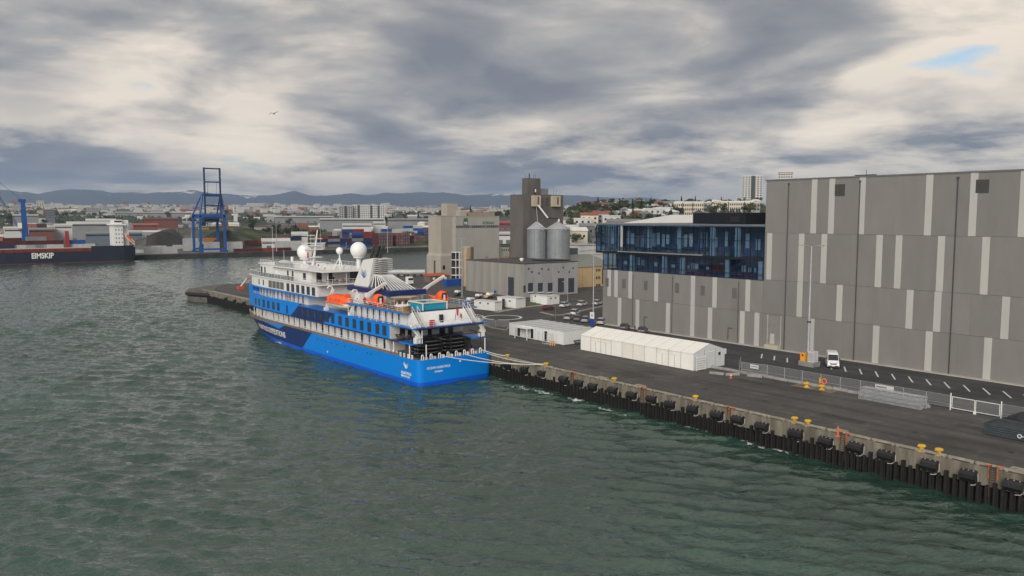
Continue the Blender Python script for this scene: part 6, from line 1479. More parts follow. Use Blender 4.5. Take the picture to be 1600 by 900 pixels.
def car(col, name, lab_, loc, rz, suv=True, grp=None):
    t = local_thing('parked_car', lab_, 'car', grp); L_, W_ = (4.6, 1.85); m_ = mat(name, col, .25, var=.03, spec=.6)
    h = 1.66 if suv else 1.46; bz = .98 if suv else .88
    lower = [(-2.28, .35), (-2.3, .62), (-2.22, bz - .02), (-1.9, bz + .03), (.95, bz), (2.0, bz - .14), (2.27, bz - .32), (2.3, .45), (2.2, .28), (-2.1, .26)]
    body_loft(lower, W_, .08).build('body', m_, t, True)
    cab = [(-2.12, bz), (-1.75 if suv else -1.5, h - .06), (.1, h - .05), (1.05, bz)]
    body_loft(cab, W_ - .12, .16).build('windows', M_glassd, t)
    MB().prism([(-W_ / 2 + .26, -1.8 if suv else -1.45), (W_ / 2 - .26, -1.8 if suv else -1.45), (W_ / 2 - .26, .12), (-W_ / 2 + .26, .12)], h - .06, h).build('roof', m_, t)
    for s in (-1, 1):
        for y0, y1 in ((-1.95, -1.7), (-.62, -.5)): MB().extr([(s * (W_ / 2 - .1), y0, bz), (s * (W_ / 2 - .1), y1, bz), (s * (W_ / 2 - .22), y1 + .12, h - .05), (s * (W_ / 2 - .22), y0 + .12, h - .05)], (s * .02, 0, 0)).build('pillar', m_, t)
        MB().box(s * .55 - .2, s * .55 + .2, 2.2, 2.29, .62, .78).build('headlight', M_lamp, t); MB().box(s * .72 - .14, s * .72 + .14, -2.32, -2.24, .68, .92).build('tail_light', M_tail, t)
        MB().box(s * (W_ / 2 + .02) - .09, s * (W_ / 2 + .02) + .09, .75, .92, bz + .02, bz + .16).build('mirror', m_, t)
    MB().box(-.8, .8, 2.24, 2.33, .32, .55).build('bumper', M_dark, t); wheels(t, L_, W_, .34, (-1.42, 1.42)); place(t, loc, rz)
def px_car(px, py, col, name, lab_, rz, **k): x, y = on_z(px, py, QZ); car(col, name, lab_, (x, y, QZ + .01), R(rz), **k)
px_car(857, 483.5, (.16, .012, .018), 'car_red', 'dark red car parked at the end of the row near the white kiosks', -72, suv=False)
px_car(883, 479.5, (.60, .61, .60), 'car_white', 'white car parked next to the dark red car', -70); px_car(910, 477.5, (.55, .56, .56), 'car_pearl', 'pearl white car parked amid the row behind the light mast', -70); px_car(934, 476, (.58, .58, .58), 'car_white_b', 'white car parked half hidden behind the corner of the hall', -70)
px_car(899, 491.5, (.66, .66, .65), 'car_white_c', 'white off-road car driving on the yard road', -62)
for px, py, c, nm_, lb2 in ((889, 505, (.35, .36, .37), 'car_silver', 'silver car parked behind the cabins, nearest the ring road'), (904, 507, (.10, .11, .13), 'car_slate', 'slate grey car parked behind the cabins'), (916, 509, (.30, .31, .32), 'car_grey', 'mid grey car parked left of the information board'), (940, 512, (.52, .52, .52), 'car_light', 'light grey car parked right of the information board'), (976, 521, (.06, .062, .068), 'car_black', 'black car parked by the hall wall behind the tent'), (1004, 526, (.09, .09, .095), 'car_char', 'charcoal car parked by the hall wall nearer the tent gable')):
    px_car(px, py - 6, c, nm_, lb2, -58)
def van(loc, rz):
    t = local_thing('white_van', 'white high-roof delivery van parked nose out on the hall road', 'van'); W_ = 2.02
    low = [(-2.95, .4), (-2.97, 2.3), (-2.85, 2.6), (-2.5, 2.68), (1.0, 2.66), (1.35, 2.5), (2.12, 1.42), (2.75, 1.15), (2.95, .85), (2.97, .42), (2.8, .3), (-2.8, .32)]
    body_loft(low, W_, .13).build('body', mat('van_white', (.74, .74, .73), .3, var=.03), t, True)
    MB().extr([(-.84, 1.43, 2.40), (.84, 1.43, 2.40), (.90, 2.12, 1.44), (-.90, 2.12, 1.44)], (0, .035, .025)).build('windscreen', M_glassd, t)
    for s in (-1, 1):
        MB().extr([(s * .965, .75, 1.5), (s * .965, 1.95, 1.5), (s * .93, 1.4, 2.2), (s * .93, .75, 2.2)], (s * .02, 0, 0)).build('side_window', M_glassd, t)
        MB().extr([(s * .58 - .2, 2.62, 1.16), (s * .58 + .2, 2.62, 1.16), (s * .58 + .2, 2.9, .9), (s * .58 - .2, 2.9, .9)], (0, .06, .05)).build('headlight', M_lamp, t)
        MB().box(s * 1.14 - .1, s * 1.14 + .1, 1.55, 1.7, 1.45, 1.85).build('mirror', M_dark, t)
    MB().box(-.55, .55, 2.93, 3.0, .78, 1.0).build('grille', M_black, t); MB().box(-.92, .92, 2.9, 3.04, .32, .62).build('bumper', M_dark, t); MB().box(-.26, .26, 3.03, 3.06, .5, .62).build('number_plate', M_white, t)
    wheels(t, 5.9, W_, .36, (-1.9, 1.95)); place(t, loc, rz)
van((139.6, 78.9, QZ + .01), R(124))
# truck, tank containers, boats and stores on the pier
tx_, ty_ = on_z(640, 446, 4)
tr = thing('white_truck', (tx_, ty_, QZ), 'white lorry tractor standing on the pier beyond the funnel', 'truck')
MB().extr([(tx_ - 1.2, ty_ - 1.0, QZ + .8), (tx_ - 1.2, ty_ + 1.2, QZ + .8), (tx_ - 1.2, ty_ + 1.2, QZ + 3.6), (tx_ - 1.2, ty_ - .5, QZ + 3.6), (tx_ - 1.2, ty_ - 1.0, QZ + 2.0)], (2.4, 0, 0)).build('cab', M_white, tr)
MB().box(tx_ - 1.05, tx_ + 1.05, ty_ - .95, ty_ - .75, QZ + 2.1, QZ + 3.1).build('windscreen', M_glassd, tr); MB().box(tx_ - 1.1, tx_ + 1.1, ty_ + 1.3, ty_ + 7, QZ + .8, QZ + 1.1).build('chassis', M_dark, tr)
for yy in (-.2, 4.5, 5.8):
    for s in (-1, 1): MB().cyl((tx_ + s * .8, ty_ + yy, QZ + .5), (tx_ + s * 1.15, ty_ + yy, QZ + .5), .5, None, 14).build('wheel', M_tyre, tr)
for k, px in enumerate((622, 648)):
    x, y = on_z(px, 432, 4); t = thing('tank_trailer', (x, y, QZ), 'pale cylindrical tank trailer on the pier, %s' % ('nearer the funnel' if k == 0 else 'nearer the mill'), 'tank')
    MB().cyl((x - 4.6, y + 2.4, QZ + 2.1), (x + 4.2, y - 2.2, QZ + 2.1), 1.15, None, 18).build('tank_shell', mat('tank_pale', (.52, .53, .51), .4, metal=.2), t, True)
    MB().box(x - .5, x + .5, y - .5, y + .5, QZ, QZ + 1.0).build('support', M_dark, t)
    for q in (-.7, .7): MB().cyl((x + q * 4, y - q * 2, QZ), (x + q * 4, y - q * 2, QZ + 1.0), .5, None, 10).build('wheel', M_tyre, t)
x, y = on_z(711, 447, 4); bc = thing('blue_store', (x, y, QZ), 'blue storage container with a red-roofed shed behind, before the mill', 'container')
MB().box(x - 4, x + 3.5, y, y + 3, QZ, QZ + 2.8).build('shell', mat('container_blue', (.012, .07, .28), .5, var=.15), bc); MB().box(x + 3.5, x + 3.56, y + .3, y + 2.7, QZ + .2, QZ + 2.6).build('door', M_sn, bc)
x, y = on_z(695, 441, 4); rs_ = thing('red_roof_shed', (x, y + 6, QZ), 'low shed with a rusty red roof at the foot of the mill', 'shed')
MB().box(x - 5, x + 5, y + 4, y + 9, QZ, QZ + 2.6).build('wall', mat('shed_brown', (.16, .11, .09), .8), rs_); MB().extr([(x - 5.4, y + 3.5, QZ + 2.6), (x - 5.4, y + 9.4, QZ + 2.6), (x - 5.4, y + 9.4, QZ + 3.4)], (10.8, 0, 0)).build('roof', mat('roof_rust_red', (.42, .08, .035), .7, var=.2), rs_)
for k in range(3): MB().box(x - 3.6 + k * 3, x - 2.4 + k * 3, y + 3.93, y + 4, QZ + 1.0, QZ + 2.0).build('window', M_white, rs_)
def yard_boat(px, py, col, nm_, lab_, L_=6.5, a=20):
    x, y = on_z(px, py, 4); t = local_thing('yard_boat', lab_, 'boat')
    loft([boat_section(0, -L_ / 2 + q * L_, 1.1 + .3 * q ** 2, 1.15 * max(.04, 1 - q ** 3), .7 * (1 - .4 * q), .2) for q in (0, .2, .5, .75, .92, 1)]).build('boat_hull', mat(nm_, col, .5), t, True)
    loft([boat_section(0, -L_ * .2 + q * L_ * .45, 1.35, .8, .05, .75 - .3 * q) for q in (0, .5, 1)]).build('cuddy', M_white, t, True)
    for yy in (-1.5, 1.2): MB().box(-.6, .6, yy - .1, yy + .1, 0, .55).build('trestle', M_dark, t)
    place(t, (x, y, QZ), R(a))
yard_boat(748, 468, (.10, .06, .04), 'boat_brown', 'brown boat laid up on trestles before the low warehouse', a=-60); yard_boat(765, 466, (.55, .42, .25), 'boat_tan', 'tan boat laid up next to the brown one', 5.5, -70); yard_boat(735, 474, (.02, .10, .36), 'boat_blue', 'blue boat laid up behind the white kiosk', 6.5, -65); yard_boat(715, 462, (.05, .05, .055), 'boat_black', 'black boat laid up by the slim mast', 6, -55)
x, y = on_z(779, 459, 4); sl_ = thing('scissor_lift', (x, y, QZ), 'blue scissor lift parked against the low warehouse', 'scissor lift')
MB().box(x - 1.6, x + 1.6, y - .7, y + .7, QZ + .3, QZ + 1.3).build('chassis', MATS['container_blue'], sl_); MB().box(x - 1.7, x + 1.7, y - .75, y + .75, QZ + 2.4, QZ + 2.55).build('platform', M_galv, sl_)
for s in (-1, 1): MB().bar((x - 1.3 * s, y, QZ + 1.3), (x + 1.3 * s, y, QZ + 2.4), .08).build('scissor_arm', M_galv, sl_)
for s in (-1.2, 1.2): MB().cyl((x + s, y - .75, QZ + .35), (x + s, y + .75, QZ + .35), .35, None, 12).build('wheel', M_tyre, sl_)
MB().tube([(x - 1.65, y - .7, QZ + 2.5), (x - 1.65, y - .7, QZ + 3.5), (x + 1.65, y - .7, QZ + 3.5), (x + 1.65, y - .7, QZ + 2.5)], .05, 5).build('guard_rail', M_galv, sl_)
# heap with fence behind the stern
x, y = on_z(775, 508, 4); tp2 = MB(); prt = random.Random(6)
for j in range(7):
    for i in range(12): a = 2 * math.pi * i / 12; r_ = (1 - (j / 6) ** 2.4) * (1.7 + .2 * math.sin(2 * a)) + .02; tp2.v.append((x + r_ * math.cos(a), y + r_ * 1.2 * math.sin(a), QZ + 1.7 * (j / 6)))
for j in range(6):
    for i in range(12): tp2._f(j * 12 + i, j * 12 + (i + 1) % 12, (j + 1) * 12 + (i + 1) % 12, (j + 1) * 12 + i)
tp2.build('covered_heap', mat('heap_tarp', (.045, .047, .05), .6, var=.4, bump=.6, fine=3), smooth=True, label='dark tarpaulin-covered heap beside the portable cabins', cat='heap')
fence_run(on_z(752, 512, 4), on_z(796, 514, 4), 'mesh fence panel round the covered heap by the cabins')
fence_run(on_z(868, 492, 4), on_z(868, 500, 4), 'mesh fence panel by the yard road kerb')
# jib crane at the pier end
x, y = on_z(376, 452, 4); jc = thing('jib_crane', (x, y, QZ), 'small red and white jib crane at the pier end ahead of the bow', 'crane')
MB().box(x - 1.2, x + 1.2, y - 1, y + 1, QZ, QZ + 1.2).build('chassis', mat('crane_red', (.50, .07, .04), .5), jc)
MB().bar((x, y, QZ + 1), (x + 2.2, y - 1, QZ + 4.2), .2).build('boom', M_sg, jc); MB().bar((x + 2.2, y - 1, QZ + 4.2), (x + 4.8, y - 2.2, QZ + 4.0), .16).build('jib', MATS['crane_red'], jc)
HAZE = 7.5e-5
# ================================================================== FAR SHORE: CONTAINER TERMINAL
FZ = 3.35
CONT = {'maroon': (.075, .016, .016), 'red': (.21, .035, .024), 'navy': (.014, .026, .07), 'blue': (.018, .075, .24), 'white': (.46, .47, .46), 'orange': (.45, .20, .04), 'grey': (.20, .21, .22), 'green': (.03, .11, .07)}
CM = {}
def cont_mesh(colr, end):
    k = (colr, end)
    if k in CM: return CM[k]
    b = MB(); L_, W_, H_ = 12.19, 2.44, 2.75
    # ribbed long sides, framed ends with door bars; long axis x (or y when end-on)
    n = 30; top = []
    for s in (-1, 1):
        for i in range(n): x0 = -L_ / 2 + .15 + i * (L_ - .3) / n; b.box(x0, x0 + (L_ - .3) / n * .5, s * (W_ / 2 - .03), s * W_ / 2, .18, H_ - .15)
    b.box(-L_ / 2 + .1, L_ / 2 - .1, -W_ / 2 + .03, W_ / 2 - .03, .1, H_ - .04)
    for s in (-1, 1):
        for z in (.0, H_ - .14): b.box(-L_ / 2, L_ / 2, s * W_ / 2 - (.1 if s > 0 else 0), s * W_ / 2 + (.1 if s < 0 else 0), z, z + .14)
        for e in (-1, 1): b.box(e * L_ / 2 - (.14 if e > 0 else 0), e * L_ / 2 + (.14 if e < 0 else 0), s * W_ / 2 - (.14 if s > 0 else 0), s * W_ / 2 + (.14 if s < 0 else 0), .14, H_ - .14)
    b.slot(1)
    for y in (-.75, -.3, .3, .75): b.box(-L_ / 2 - .05, -L_ / 2 + .1, y - .035, y + .035, .2, H_ - .2)
    for y in (-.55, .55): b.box(-L_ / 2 - .06, -L_ / 2 + .1, y - .16, y + .16, 1.0, 1.25)
    if end: b.v = [(-y, x, z) for x, y, z in b.v]
    me = bpy.data.meshes.new('shipping_container'); me.from_pydata(b.v, [], b.f); me.materials.append(mat('container_' + colr, CONT[colr], .55, var=.14, scale=.25)); me.materials.append(M_galv)
    me.polygons.foreach_set('material_index', b.mi); me.update(); CM[k] = me; return me
crs = random.Random(17)
def container(x, y, z, colr, end, lab_, grp):
    o = bpy.data.objects.new('shipping_container', cont_mesh(colr, end)); COL.objects.link(o); o.location = (x, y, z); tag(o, '%s steel shipping container %s' % (colr, lab_), 'container', '%s containers %s' % (colr, grp)); return o
def stack(px, Y, nx, nz, cols, lab_, grp, end=False, ny=1, z=FZ, jag=0):
    x0 = on_y(px, 390, Y)[0]; st = 2.56 if end else 12.45
    for i in range(nx):
        h = nz - (crs.randint(0, jag) if jag else 0)
        for j in range(ny):
            for k in range(h):
                container(x0 + (i - (nx - 1) / 2) * st, Y + j * (12.5 if end else 2.7), z + k * 2.76, crs.choice(cols), end, lab_, grp)
WL = ['white']; DR = ['maroon', 'maroon', 'red', 'maroon']; MX = ['navy', 'maroon', 'red', 'blue', 'navy', 'grey']
stack(251, 664, 2, 2, WL, 'in the low block left of the gantry crane', 'left of the gantry crane'); stack(298, 690, 1, 4, WL, 'in the tall block behind the gantry crane leg', 'behind the crane leg'); stack(331, 672, 1, 3, WL, 'under the gantry crane portal', 'under the gantry crane'); stack(367, 668, 1, 3, WL, 'right of the gantry crane', 'right of the gantry crane')
stack(330, 700, 1, 4, ['orange'], 'high in the block seen through the crane portal', 'through the crane portal'); stack(282, 700, 1, 2, WL, 'in the row behind the crane', 'behind the crane'); stack(312, 702, 1, 4, ['white', 'grey'], 'in the back row behind the crane portal', 'back row behind the crane'); stack(358, 712, 2, 3, ['blue', 'maroon', 'white'], 'in the mixed block right of the crane', 'mixed block by the crane')
stack(410, 658, 4, 1, DR, 'in the single row along the far quay edge', 'along the far quay edge'); stack(452, 660, 2, 3, WL, 'in the block on the quay edge before the bow mast', 'on the far quay edge'); stack(497, 668, 1, 2, WL, 'in the small stack right of the radar mast', 'by the radar mast')
stack(403, 700, 2, 3, DR, 'in the dark block behind the ship bow', 'behind the ship bow'); stack(440, 706, 3, 4, DR + ['navy'], 'in the dark long block behind the radar mast', 'behind the radar mast', jag=1)
stack(540, 704, 5, 5, MX, 'in the big mixed block between the two radomes', 'in the mixed block', jag=2, ny=2); stack(560, 680, 2, 3, ['navy', 'blue', 'maroon'], 'in the lower stack before the mixed block', 'before the mixed block', jag=1)
stack(598, 662, 6, 5, ['maroon'], 'in the end-on block left of its twin behind the exhaust pipes', 'in the left end-on block', end=True); stack(625, 664, 6, 5, ['maroon', 'maroon', 'maroon', 'red'], 'in the middle end-on block behind the funnel', 'in the middle end-on block', end=True); stack(651, 666, 5, 4, DR, 'in the lower end-on block nearest the mill', 'in the end-on block by the mill', end=True)
stack(664, 700, 4, 6, ['navy', 'navy', 'blue'], 'in the tall dark block beside the mill', 'tall block beside the mill', end=True); stack(620, 735, 3, 6, ['white', 'blue', 'grey', 'white'], 'in the pale back row above the end-on blocks', 'pale back row'); stack(645, 760, 2, 7, ['white', 'white', 'blue'], 'in the pale tall row before the grey shed', 'pale tall row')
stack(560, 745, 3, 6, ['red', 'maroon', 'blue', 'red'], 'in the red back row above the mixed block', 'red back row', jag=1)
# left, behind the cargo ship
stack(20, 676, 3, 5, ['maroon', 'grey', 'navy', 'white', 'maroon'], 'behind the cargo ship left of the red post', 'behind the cargo ship', jag=2); stack(72, 690, 3, 4, ['maroon', 'white', 'grey'], 'behind the cargo ship by the blue crane', 'by the blue harbour crane', jag=2); stack(235, 690, 2, 3, ['white', 'grey', 'white'], 'on the apron right of the cargo ship', 'on the apron', jag=1)
# yard right of the mill
for k in range(9):
    x, y = at_d(786 + (k % 3) * 5, 560 + (k // 3) * 40); container(x, y, tz(x, y) + .2, crs.choice(['red', 'white', 'maroon']), False, 'in the yard between the mill and the concrete tower', 'between mill and tower')

# ---- gantry crane
M_cb = mat('crane_blue', (.012, .075, .27), .5, var=.15, scale=.2)
gc = thing('gantry_crane', (205, 668, FZ), 'tall blue ship-to-shore gantry crane with its boom raised', 'crane')
gx0, gx1 = on_y(314.5, 398, 662)[0], on_y(352.5, 398, 662)[0]; gy0, gy1 = 662, 680; zp = 33.5; zA = 50.5
for gy in (gy0, gy1):
    for gx in (gx0, gx1):
        MB().extr([(gx - .9, gy - .8, FZ), (gx + .9, gy - .8, FZ), (gx + .9, gy - .8, zp), (gx - .9, gy - .8, zp)], (0, 1.6, 0)).build('leg', M_cb, gc)
        MB().box(gx - 1.6, gx + 1.6, gy - 1, gy + 1, FZ, FZ + 1.8).build('bogie', M_cb, gc)
    MB().box(gx0 - .5, gx1 + .5, gy - .7, gy + .7, FZ + 2.0, FZ + 3.4).build('sill_beam', M_cb, gc); MB().box(gx0 - .8, gx1 + .8, gy - .8, gy + .8, zp - 1.2, zp + 1.0).build('portal_beam', M_cb, gc)
ia, ib = on_y(320, 305, 662)[0], on_y(344.5, 305, 662)[0]
for a, b_ in ((gx0, ia - 1.2), (gx1, ib + 1.2)):
    MB().bar((a, gy0, zp + 1), (b_, gy0 + 3, zA), .7).build('a_frame', M_cb, gc); MB().bar((a, gy1, zp + 1), (b_, gy0 + 4, zA), .5).build('a_frame', M_cb, gc)
MB().box(ia - 1.8, ib + 1.8, gy0 + 2.2, gy0 + 4.2, zA - .8, zA + .6).build('apex_beam', M_cb, gc)
for a in (ia, ib): MB().box(a - .55, a + .55, gy0 - .5, gy0 + .9, zp - 2, 72).build('boom_girder', mat('crane_blue_dark', (.010, .035, .10), .5, var=.15), gc)
for z in (71.3, 60.5, 49.3, 41.5): MB().box(ia, ib, gy0 - .3, gy0 + .7, z - .5, z + .5).build('boom_tie', MATS['crane_blue_dark'], gc)
for x in (ia + 2.8, ib - 2.8): MB().cyl((x, gy0, 60), (x, gy0 + 2, zA), .12, None, 5).build('stay_cable', M_dark, gc)
MB().box(ia - .8, ib + .8, gy0, gy1 + 16, zp - 2.4, zp - .9).build('back_girder', M_cb, gc); MB().box(ia + .4, ib - .4, gy0 + 4, gy0 + 12, zp - 5.2, zp - 2.5).build('machinery_house', MATS['crane_blue_dark'], gc)
MB().box(206, 209, gy0 + 5, gy0 + 8, zp - 8.5, zp - 5.3).build('operator_cab', M_glassd, gc); MB().box(203.5, 211.5, gy0 + 5.5, gy0 + 7.5, zp - 11.2, zp - 10.2).build('spreader', M_yel, gc)
for x in (204.2, 210.8): MB().cyl((x, gy0 + 6.5, zp - 10.2), (x, gy0 + 6.5, zp - 2.6), .08, None, 5).build('hoist_rope', M_dark, gc)
# ---- mobile harbour crane
hx, hy = on_y(40, 380, 672)[0], 672; mc = thing('harbour_crane', (hx, hy, FZ), 'blue mobile harbour crane tower behind the cargo ship', 'crane')
MB().box(hx - 6, hx + 6, hy - 4, hy + 4, FZ, FZ + 3.5).build('chassis', M_dark, mc); MB().extr([(hx - 2.3, hy - 1.5, FZ + 3.5), (hx + 2.6, hy - 1.5, FZ + 3.5), (hx + .9, hy - 1.5, 43), (hx - 1.6, hy - 1.5, 43)], (0, 3, 0)).build('tower', M_cb, mc)
MB().box(hx - 3.2, hx + 1.4, hy - 1.8, hy + 1.8, 43, 45).build('tower_head', M_cb, mc); MB().box(hx - 4.4, hx - 1.9, hy - 2, hy, 24, 28).build('cab', M_white, mc)
def lattice(p0, p1, w, par, m_):
    p0, p1 = V(p0), V(p1); d = p1 - p0; up = V((0, 0, 1)); n_ = int(d.length / 3)
    for o_ in (-w / 2, w / 2): MB().cyl(tuple(p0 + up * o_), tuple(p1 + up * o_), .16, None, 5).build('boom_chord', m_, par)
    b = MB()
    for i in range(n_): b.cyl(tuple(p0 + d * (i / n_) + up * (w / 2 if i % 2 else -w / 2)), tuple(p0 + d * ((i + 1) / n_) + up * (-w / 2 if i % 2 else w / 2)), .09, None, 4)
    b.build('boom_lacing', m_, par)
lattice((hx - 2.4, hy, 22), on_y(-30, 262, 672)[:1] + (672, on_y(-30, 262, 672)[1]), 2.2, mc, MATS['crane_blue_dark'])
MB().cyl((hx - 1, hy, 44.5), (on_y(-30, 262, 672)[0], 672, on_y(-30, 262, 672)[1]), .09, None, 4).build('luffing_rope', M_dark, mc)

# ---- cargo ship
M_cn = mat('cargo_navy', (.012, .016, .032), .5, var=.25, scale=.15); M_cr = mat('cargo_red', (.15, .022, .016), .6, var=.3, scale=.2)
cg = thing('cargo_ship', (85, 642, 0), 'long navy and red container ship with white lettering at the far quay', 'ship')
cY, cW = 634.0, 16.5; cx0, cx1 = -60, on_y(214, 395, cY)[0]; zd = on_y(100, 388, cY)[1]; zk = on_y(180, 384, cY)[1]
side = [(cx0, 0)]
def cargo_sec(x, z):
    t_ = max(0., (x - (cx1 - 12)) / 12); return cW / 2 * (1 - .55 * t_ ** 2.5) * (1 - .0 * z)
hl = MB(); xs_ = list(np.linspace(cx0, cx1 - 12, 12)) + [cx1 - 9, cx1 - 6, cx1 - 3.5, cx1 - 1.5, cx1]
zz_ = [-2, .4, 2.2, 5.6, zd - .2]; ym_ = cY + cW / 2
for z in zz_:
    for s in (-1, 1):
        for x in xs_: hl.v.append((x - (.25 * (5 - z) if x > cx1 - 1 and z < 3 else 0), ym_ + s * cargo_sec(x, z), z))
n_ = len(xs_)
for j in range(len(zz_) - 1):
    a, b_ = 2 * n_ * j, 2 * n_ * (j + 1); hl.slot(1 if (j == 0) else 0)
    for i in range(n_ - 1): hl._f(a + i, a + i + 1, b_ + i + 1, b_ + i); hl._f(a + n_ + i + 1, a + n_ + i, b_ + n_ + i, b_ + n_ + i + 1)
    hl._f(a + n_ - 1, a + 2 * n_ - 1, b_ + 2 * n_ - 1, b_ + n_ - 1)
hl.slot(1); a = 2 * n_ * (len(zz_) - 1); hl._f(*[a + i for i in range(n_)], *[a + n_ + i for i in reversed(range(n_))])
hl.build('hull', [M_cn, M_cr], cg)
xr = on_y(143, 392, cY)[0]; MB().box(cx0, xr, cY - .08, cY + .3, 8.0, zd).build('red_strake', M_cr, cg)
MB().prism([(xr, cY + .2), (cx1 - 9, cY + .2), (cx1 - 1.5, cY + 3), (cx1 - 1.5, cY + cW - 3), (xr, cY + cW - .2)], zd - .3, zk).build('poop', M_cn, cg)
for k in range(22): x = xr - 4 - k * 6.2; MB().box(x - .3, x + .3, cY - .22, cY - .06, 8.1, zd - .1).build('strake_frame', mat('cargo_red_b', (.10, .018, .014), .6), cg)
MB().box(cx0, xr, cY - .1, cY + .4, zd, zd + .5).build('hatch_coaming', mat('coaming_pale', (.45, .42, .38), .7), cg)
lettering('EIMSKIP', 5.2, (on_y(66.5, 400, cY)[0], cY - .1, on_y(66.5, 400, cY)[1]), (0, -1), M_white, cg, bold=.16, depth=.05, sx=.76)
hx0, hx1 = on_y(179, 370, cY)[0], on_y(193, 370, cY)[0]; zt_ = on_y(186, 352, cY)[1]
MB().box(hx0, hx1, cY + 1, cY + cW - 1, zk, zt_).build('deckhouse', M_sw, cg); MB().box(hx0 - 1.5, hx1 + 2.0, cY - .5, cY + cW + .5, zt_, zt_ + 1.0).build('bridge_wing', M_sw, cg)
MB().box(hx0 + .6, hx1 - .3, cY + 1.5, cY + cW - 2, zt_ + 1.0, zt_ + 4).build('wheelhouse', M_sw, cg); MB().box(hx0 + .5, hx1 - .5, cY + 1.42, cY + 1.52, zt_ + 2.2, zt_ + 3.3).build('wheelhouse_window', M_win, cg)
for r_ in range(4):
    for k in range(3): MB().box(hx0 + 1 + k * 2, hx0 + 1.6 + k * 2, cY + .93, cY + 1.02, zk + 2 + r_ * 3, zk + 2.9 + r_ * 3).build('window', M_win, cg)
MB().box(on_y(194, 360, cY)[0], on_y(203, 360, cY)[0], cY + 4, cY + 12, zk, on_y(198, 344, cY)[1]).build('funnel', M_sw, cg); MB().cyl((hx0 + 3, cY + 6, zt_ + 4), (hx0 + 3, cY + 6, zt_ + 9), .2, None, 6).build('mast', M_dark, cg)
ffx = on_y(206, 380, cY)[0]; fb = MB().bar((ffx - 3.4, cY + .5, zk + 7.5), (ffx + .8, cY + .5, zk + 2.5), .9); fb.build('free_fall_boat', M_or, cg)
for o_ in (-.9, .9): MB().bar((ffx - 4.5, cY + .2, zk + 8 + o_), (ffx + 2, cY + .2, zk + 1.4 + o_), .28).build('launch_rail', M_white, cg)
rpx = on_y(105.5, 370, cY)[0]; MB().extr([(rpx - 1.5, cY + 1, 7), (rpx + 1.5, cY + 1, 7), (rpx + 1.0, cY + 1, on_y(105, 361, cY)[1]), (rpx - 1.0, cY + 1, on_y(105, 361, cY)[1])], (0, 2.4, 0)).build('crane_post', mat('post_red', (.30, .03, .03), .5), cg)
for px, n2, cl in ((40, 2, 'white'), (58, 3, 'grey'), (85, 2, 'white'), (120, 2, 'white'), (135, 1, 'white'), (10, 2, 'navy')):
    for k in range(n2): container(on_y(px, 380, cY)[0], cY + 4, zd + .1 + k * 2.76, cl if k % 2 == 0 else crs.choice(['white', 'maroon', 'blue']), False, 'stowed on the deck of the cargo ship', 'on the cargo ship')

# ================================================================== TOWN
PAL = {'white': (.52, .52, .50), 'cream': (.55, .50, .40), 'grey': (.30, .30, .30), 'slate': (.13, .14, .15), 'brick': (.24, .09, .06), 'sand': (.42, .35, .25)}
ROOF = {'red roof': (.23, .075, .055), 'grey roof': (.20, .20, .205), 'dark roof': (.06, .062, .068), 'white roof': (.62, .62, .61), 'green roof': (.09, .13, .09)}
HM = {}
def house_mesh(w, d, h, rh, wall, roof, win=(2, 3), flat=False):
    key = (round(w), round(d), round(h), round(rh, 1), wall, roof, flat)
    if key in HM: return HM[key]
    b = MB(); b.box(-w / 2, w / 2, -d / 2, d / 2, -4, h)
    b.slot(1)
    if flat: b.box(-w / 2 - .3, w / 2 + .3, -d / 2 - .3, d / 2 + .3, h, h + .5)
    else: b.extr([(-w / 2 - .4, -d / 2 - .5, h), (-w / 2 - .4, d / 2 + .5, h), (-w / 2 - .4, 0, h + rh)][::-1], (w + .8, 0, 0))
    b.slot(2); fl_ = max(1, int(h / 2.9)); n = max(2, int(w / 3.2))
    for f in range(fl_):
        z0 = f * 2.9 + .9
        for i in range(n):
            x = -w / 2 + (i + .5) * w / n
            for s in (-1, 1): b.box(x - .65, x + .65, s * d / 2 - .06, s * d / 2 + .06, z0, z0 + 1.35)
        for i in range(max(1, int(d / 4))):
            y = -d / 2 + (i + .5) * d / max(1, int(d / 4))
            for s in (-1, 1): b.box(s * w / 2 - .06, s * w / 2 + .06, y - .6, y + .6, z0, z0 + 1.35)
    me = bpy.data.meshes.new('house'); me.from_pydata(b.v, [], b.f)
    for m_ in (mat('house_' + wall, PAL[wall], .85, var=.12, scale=.1), mat(roof.replace(' ', '_'), ROOF[roof], .8, var=.15, scale=.1), M_glassd): me.materials.append(m_)
    me.polygons.foreach_set('material_index', b.mi); me.update(); HM[key] = me; return me
def house(px, D, w, d, h, rh, wall, roof, rz, where, flat=False, name='house', cat_='house'):
    x, y = at_d(px, D); o = bpy.data.objects.new(name, house_mesh(w, d, h, rh, wall, roof, flat=flat)); COL.objects.link(o); o.location = (x, y, tz(x, y)); o.rotation_euler = (0, 0, rz)
    tag(o, '%s %s with %s %s' % (wall, cat_, 'flat ' + roof if flat else roof, where), cat_, '%s %s with %s %s' % (wall, cat_, roof, where)); return o
hr = random.Random(33)
FACE = lambda px: -YAW - math.atan((px - 800) / FPX)
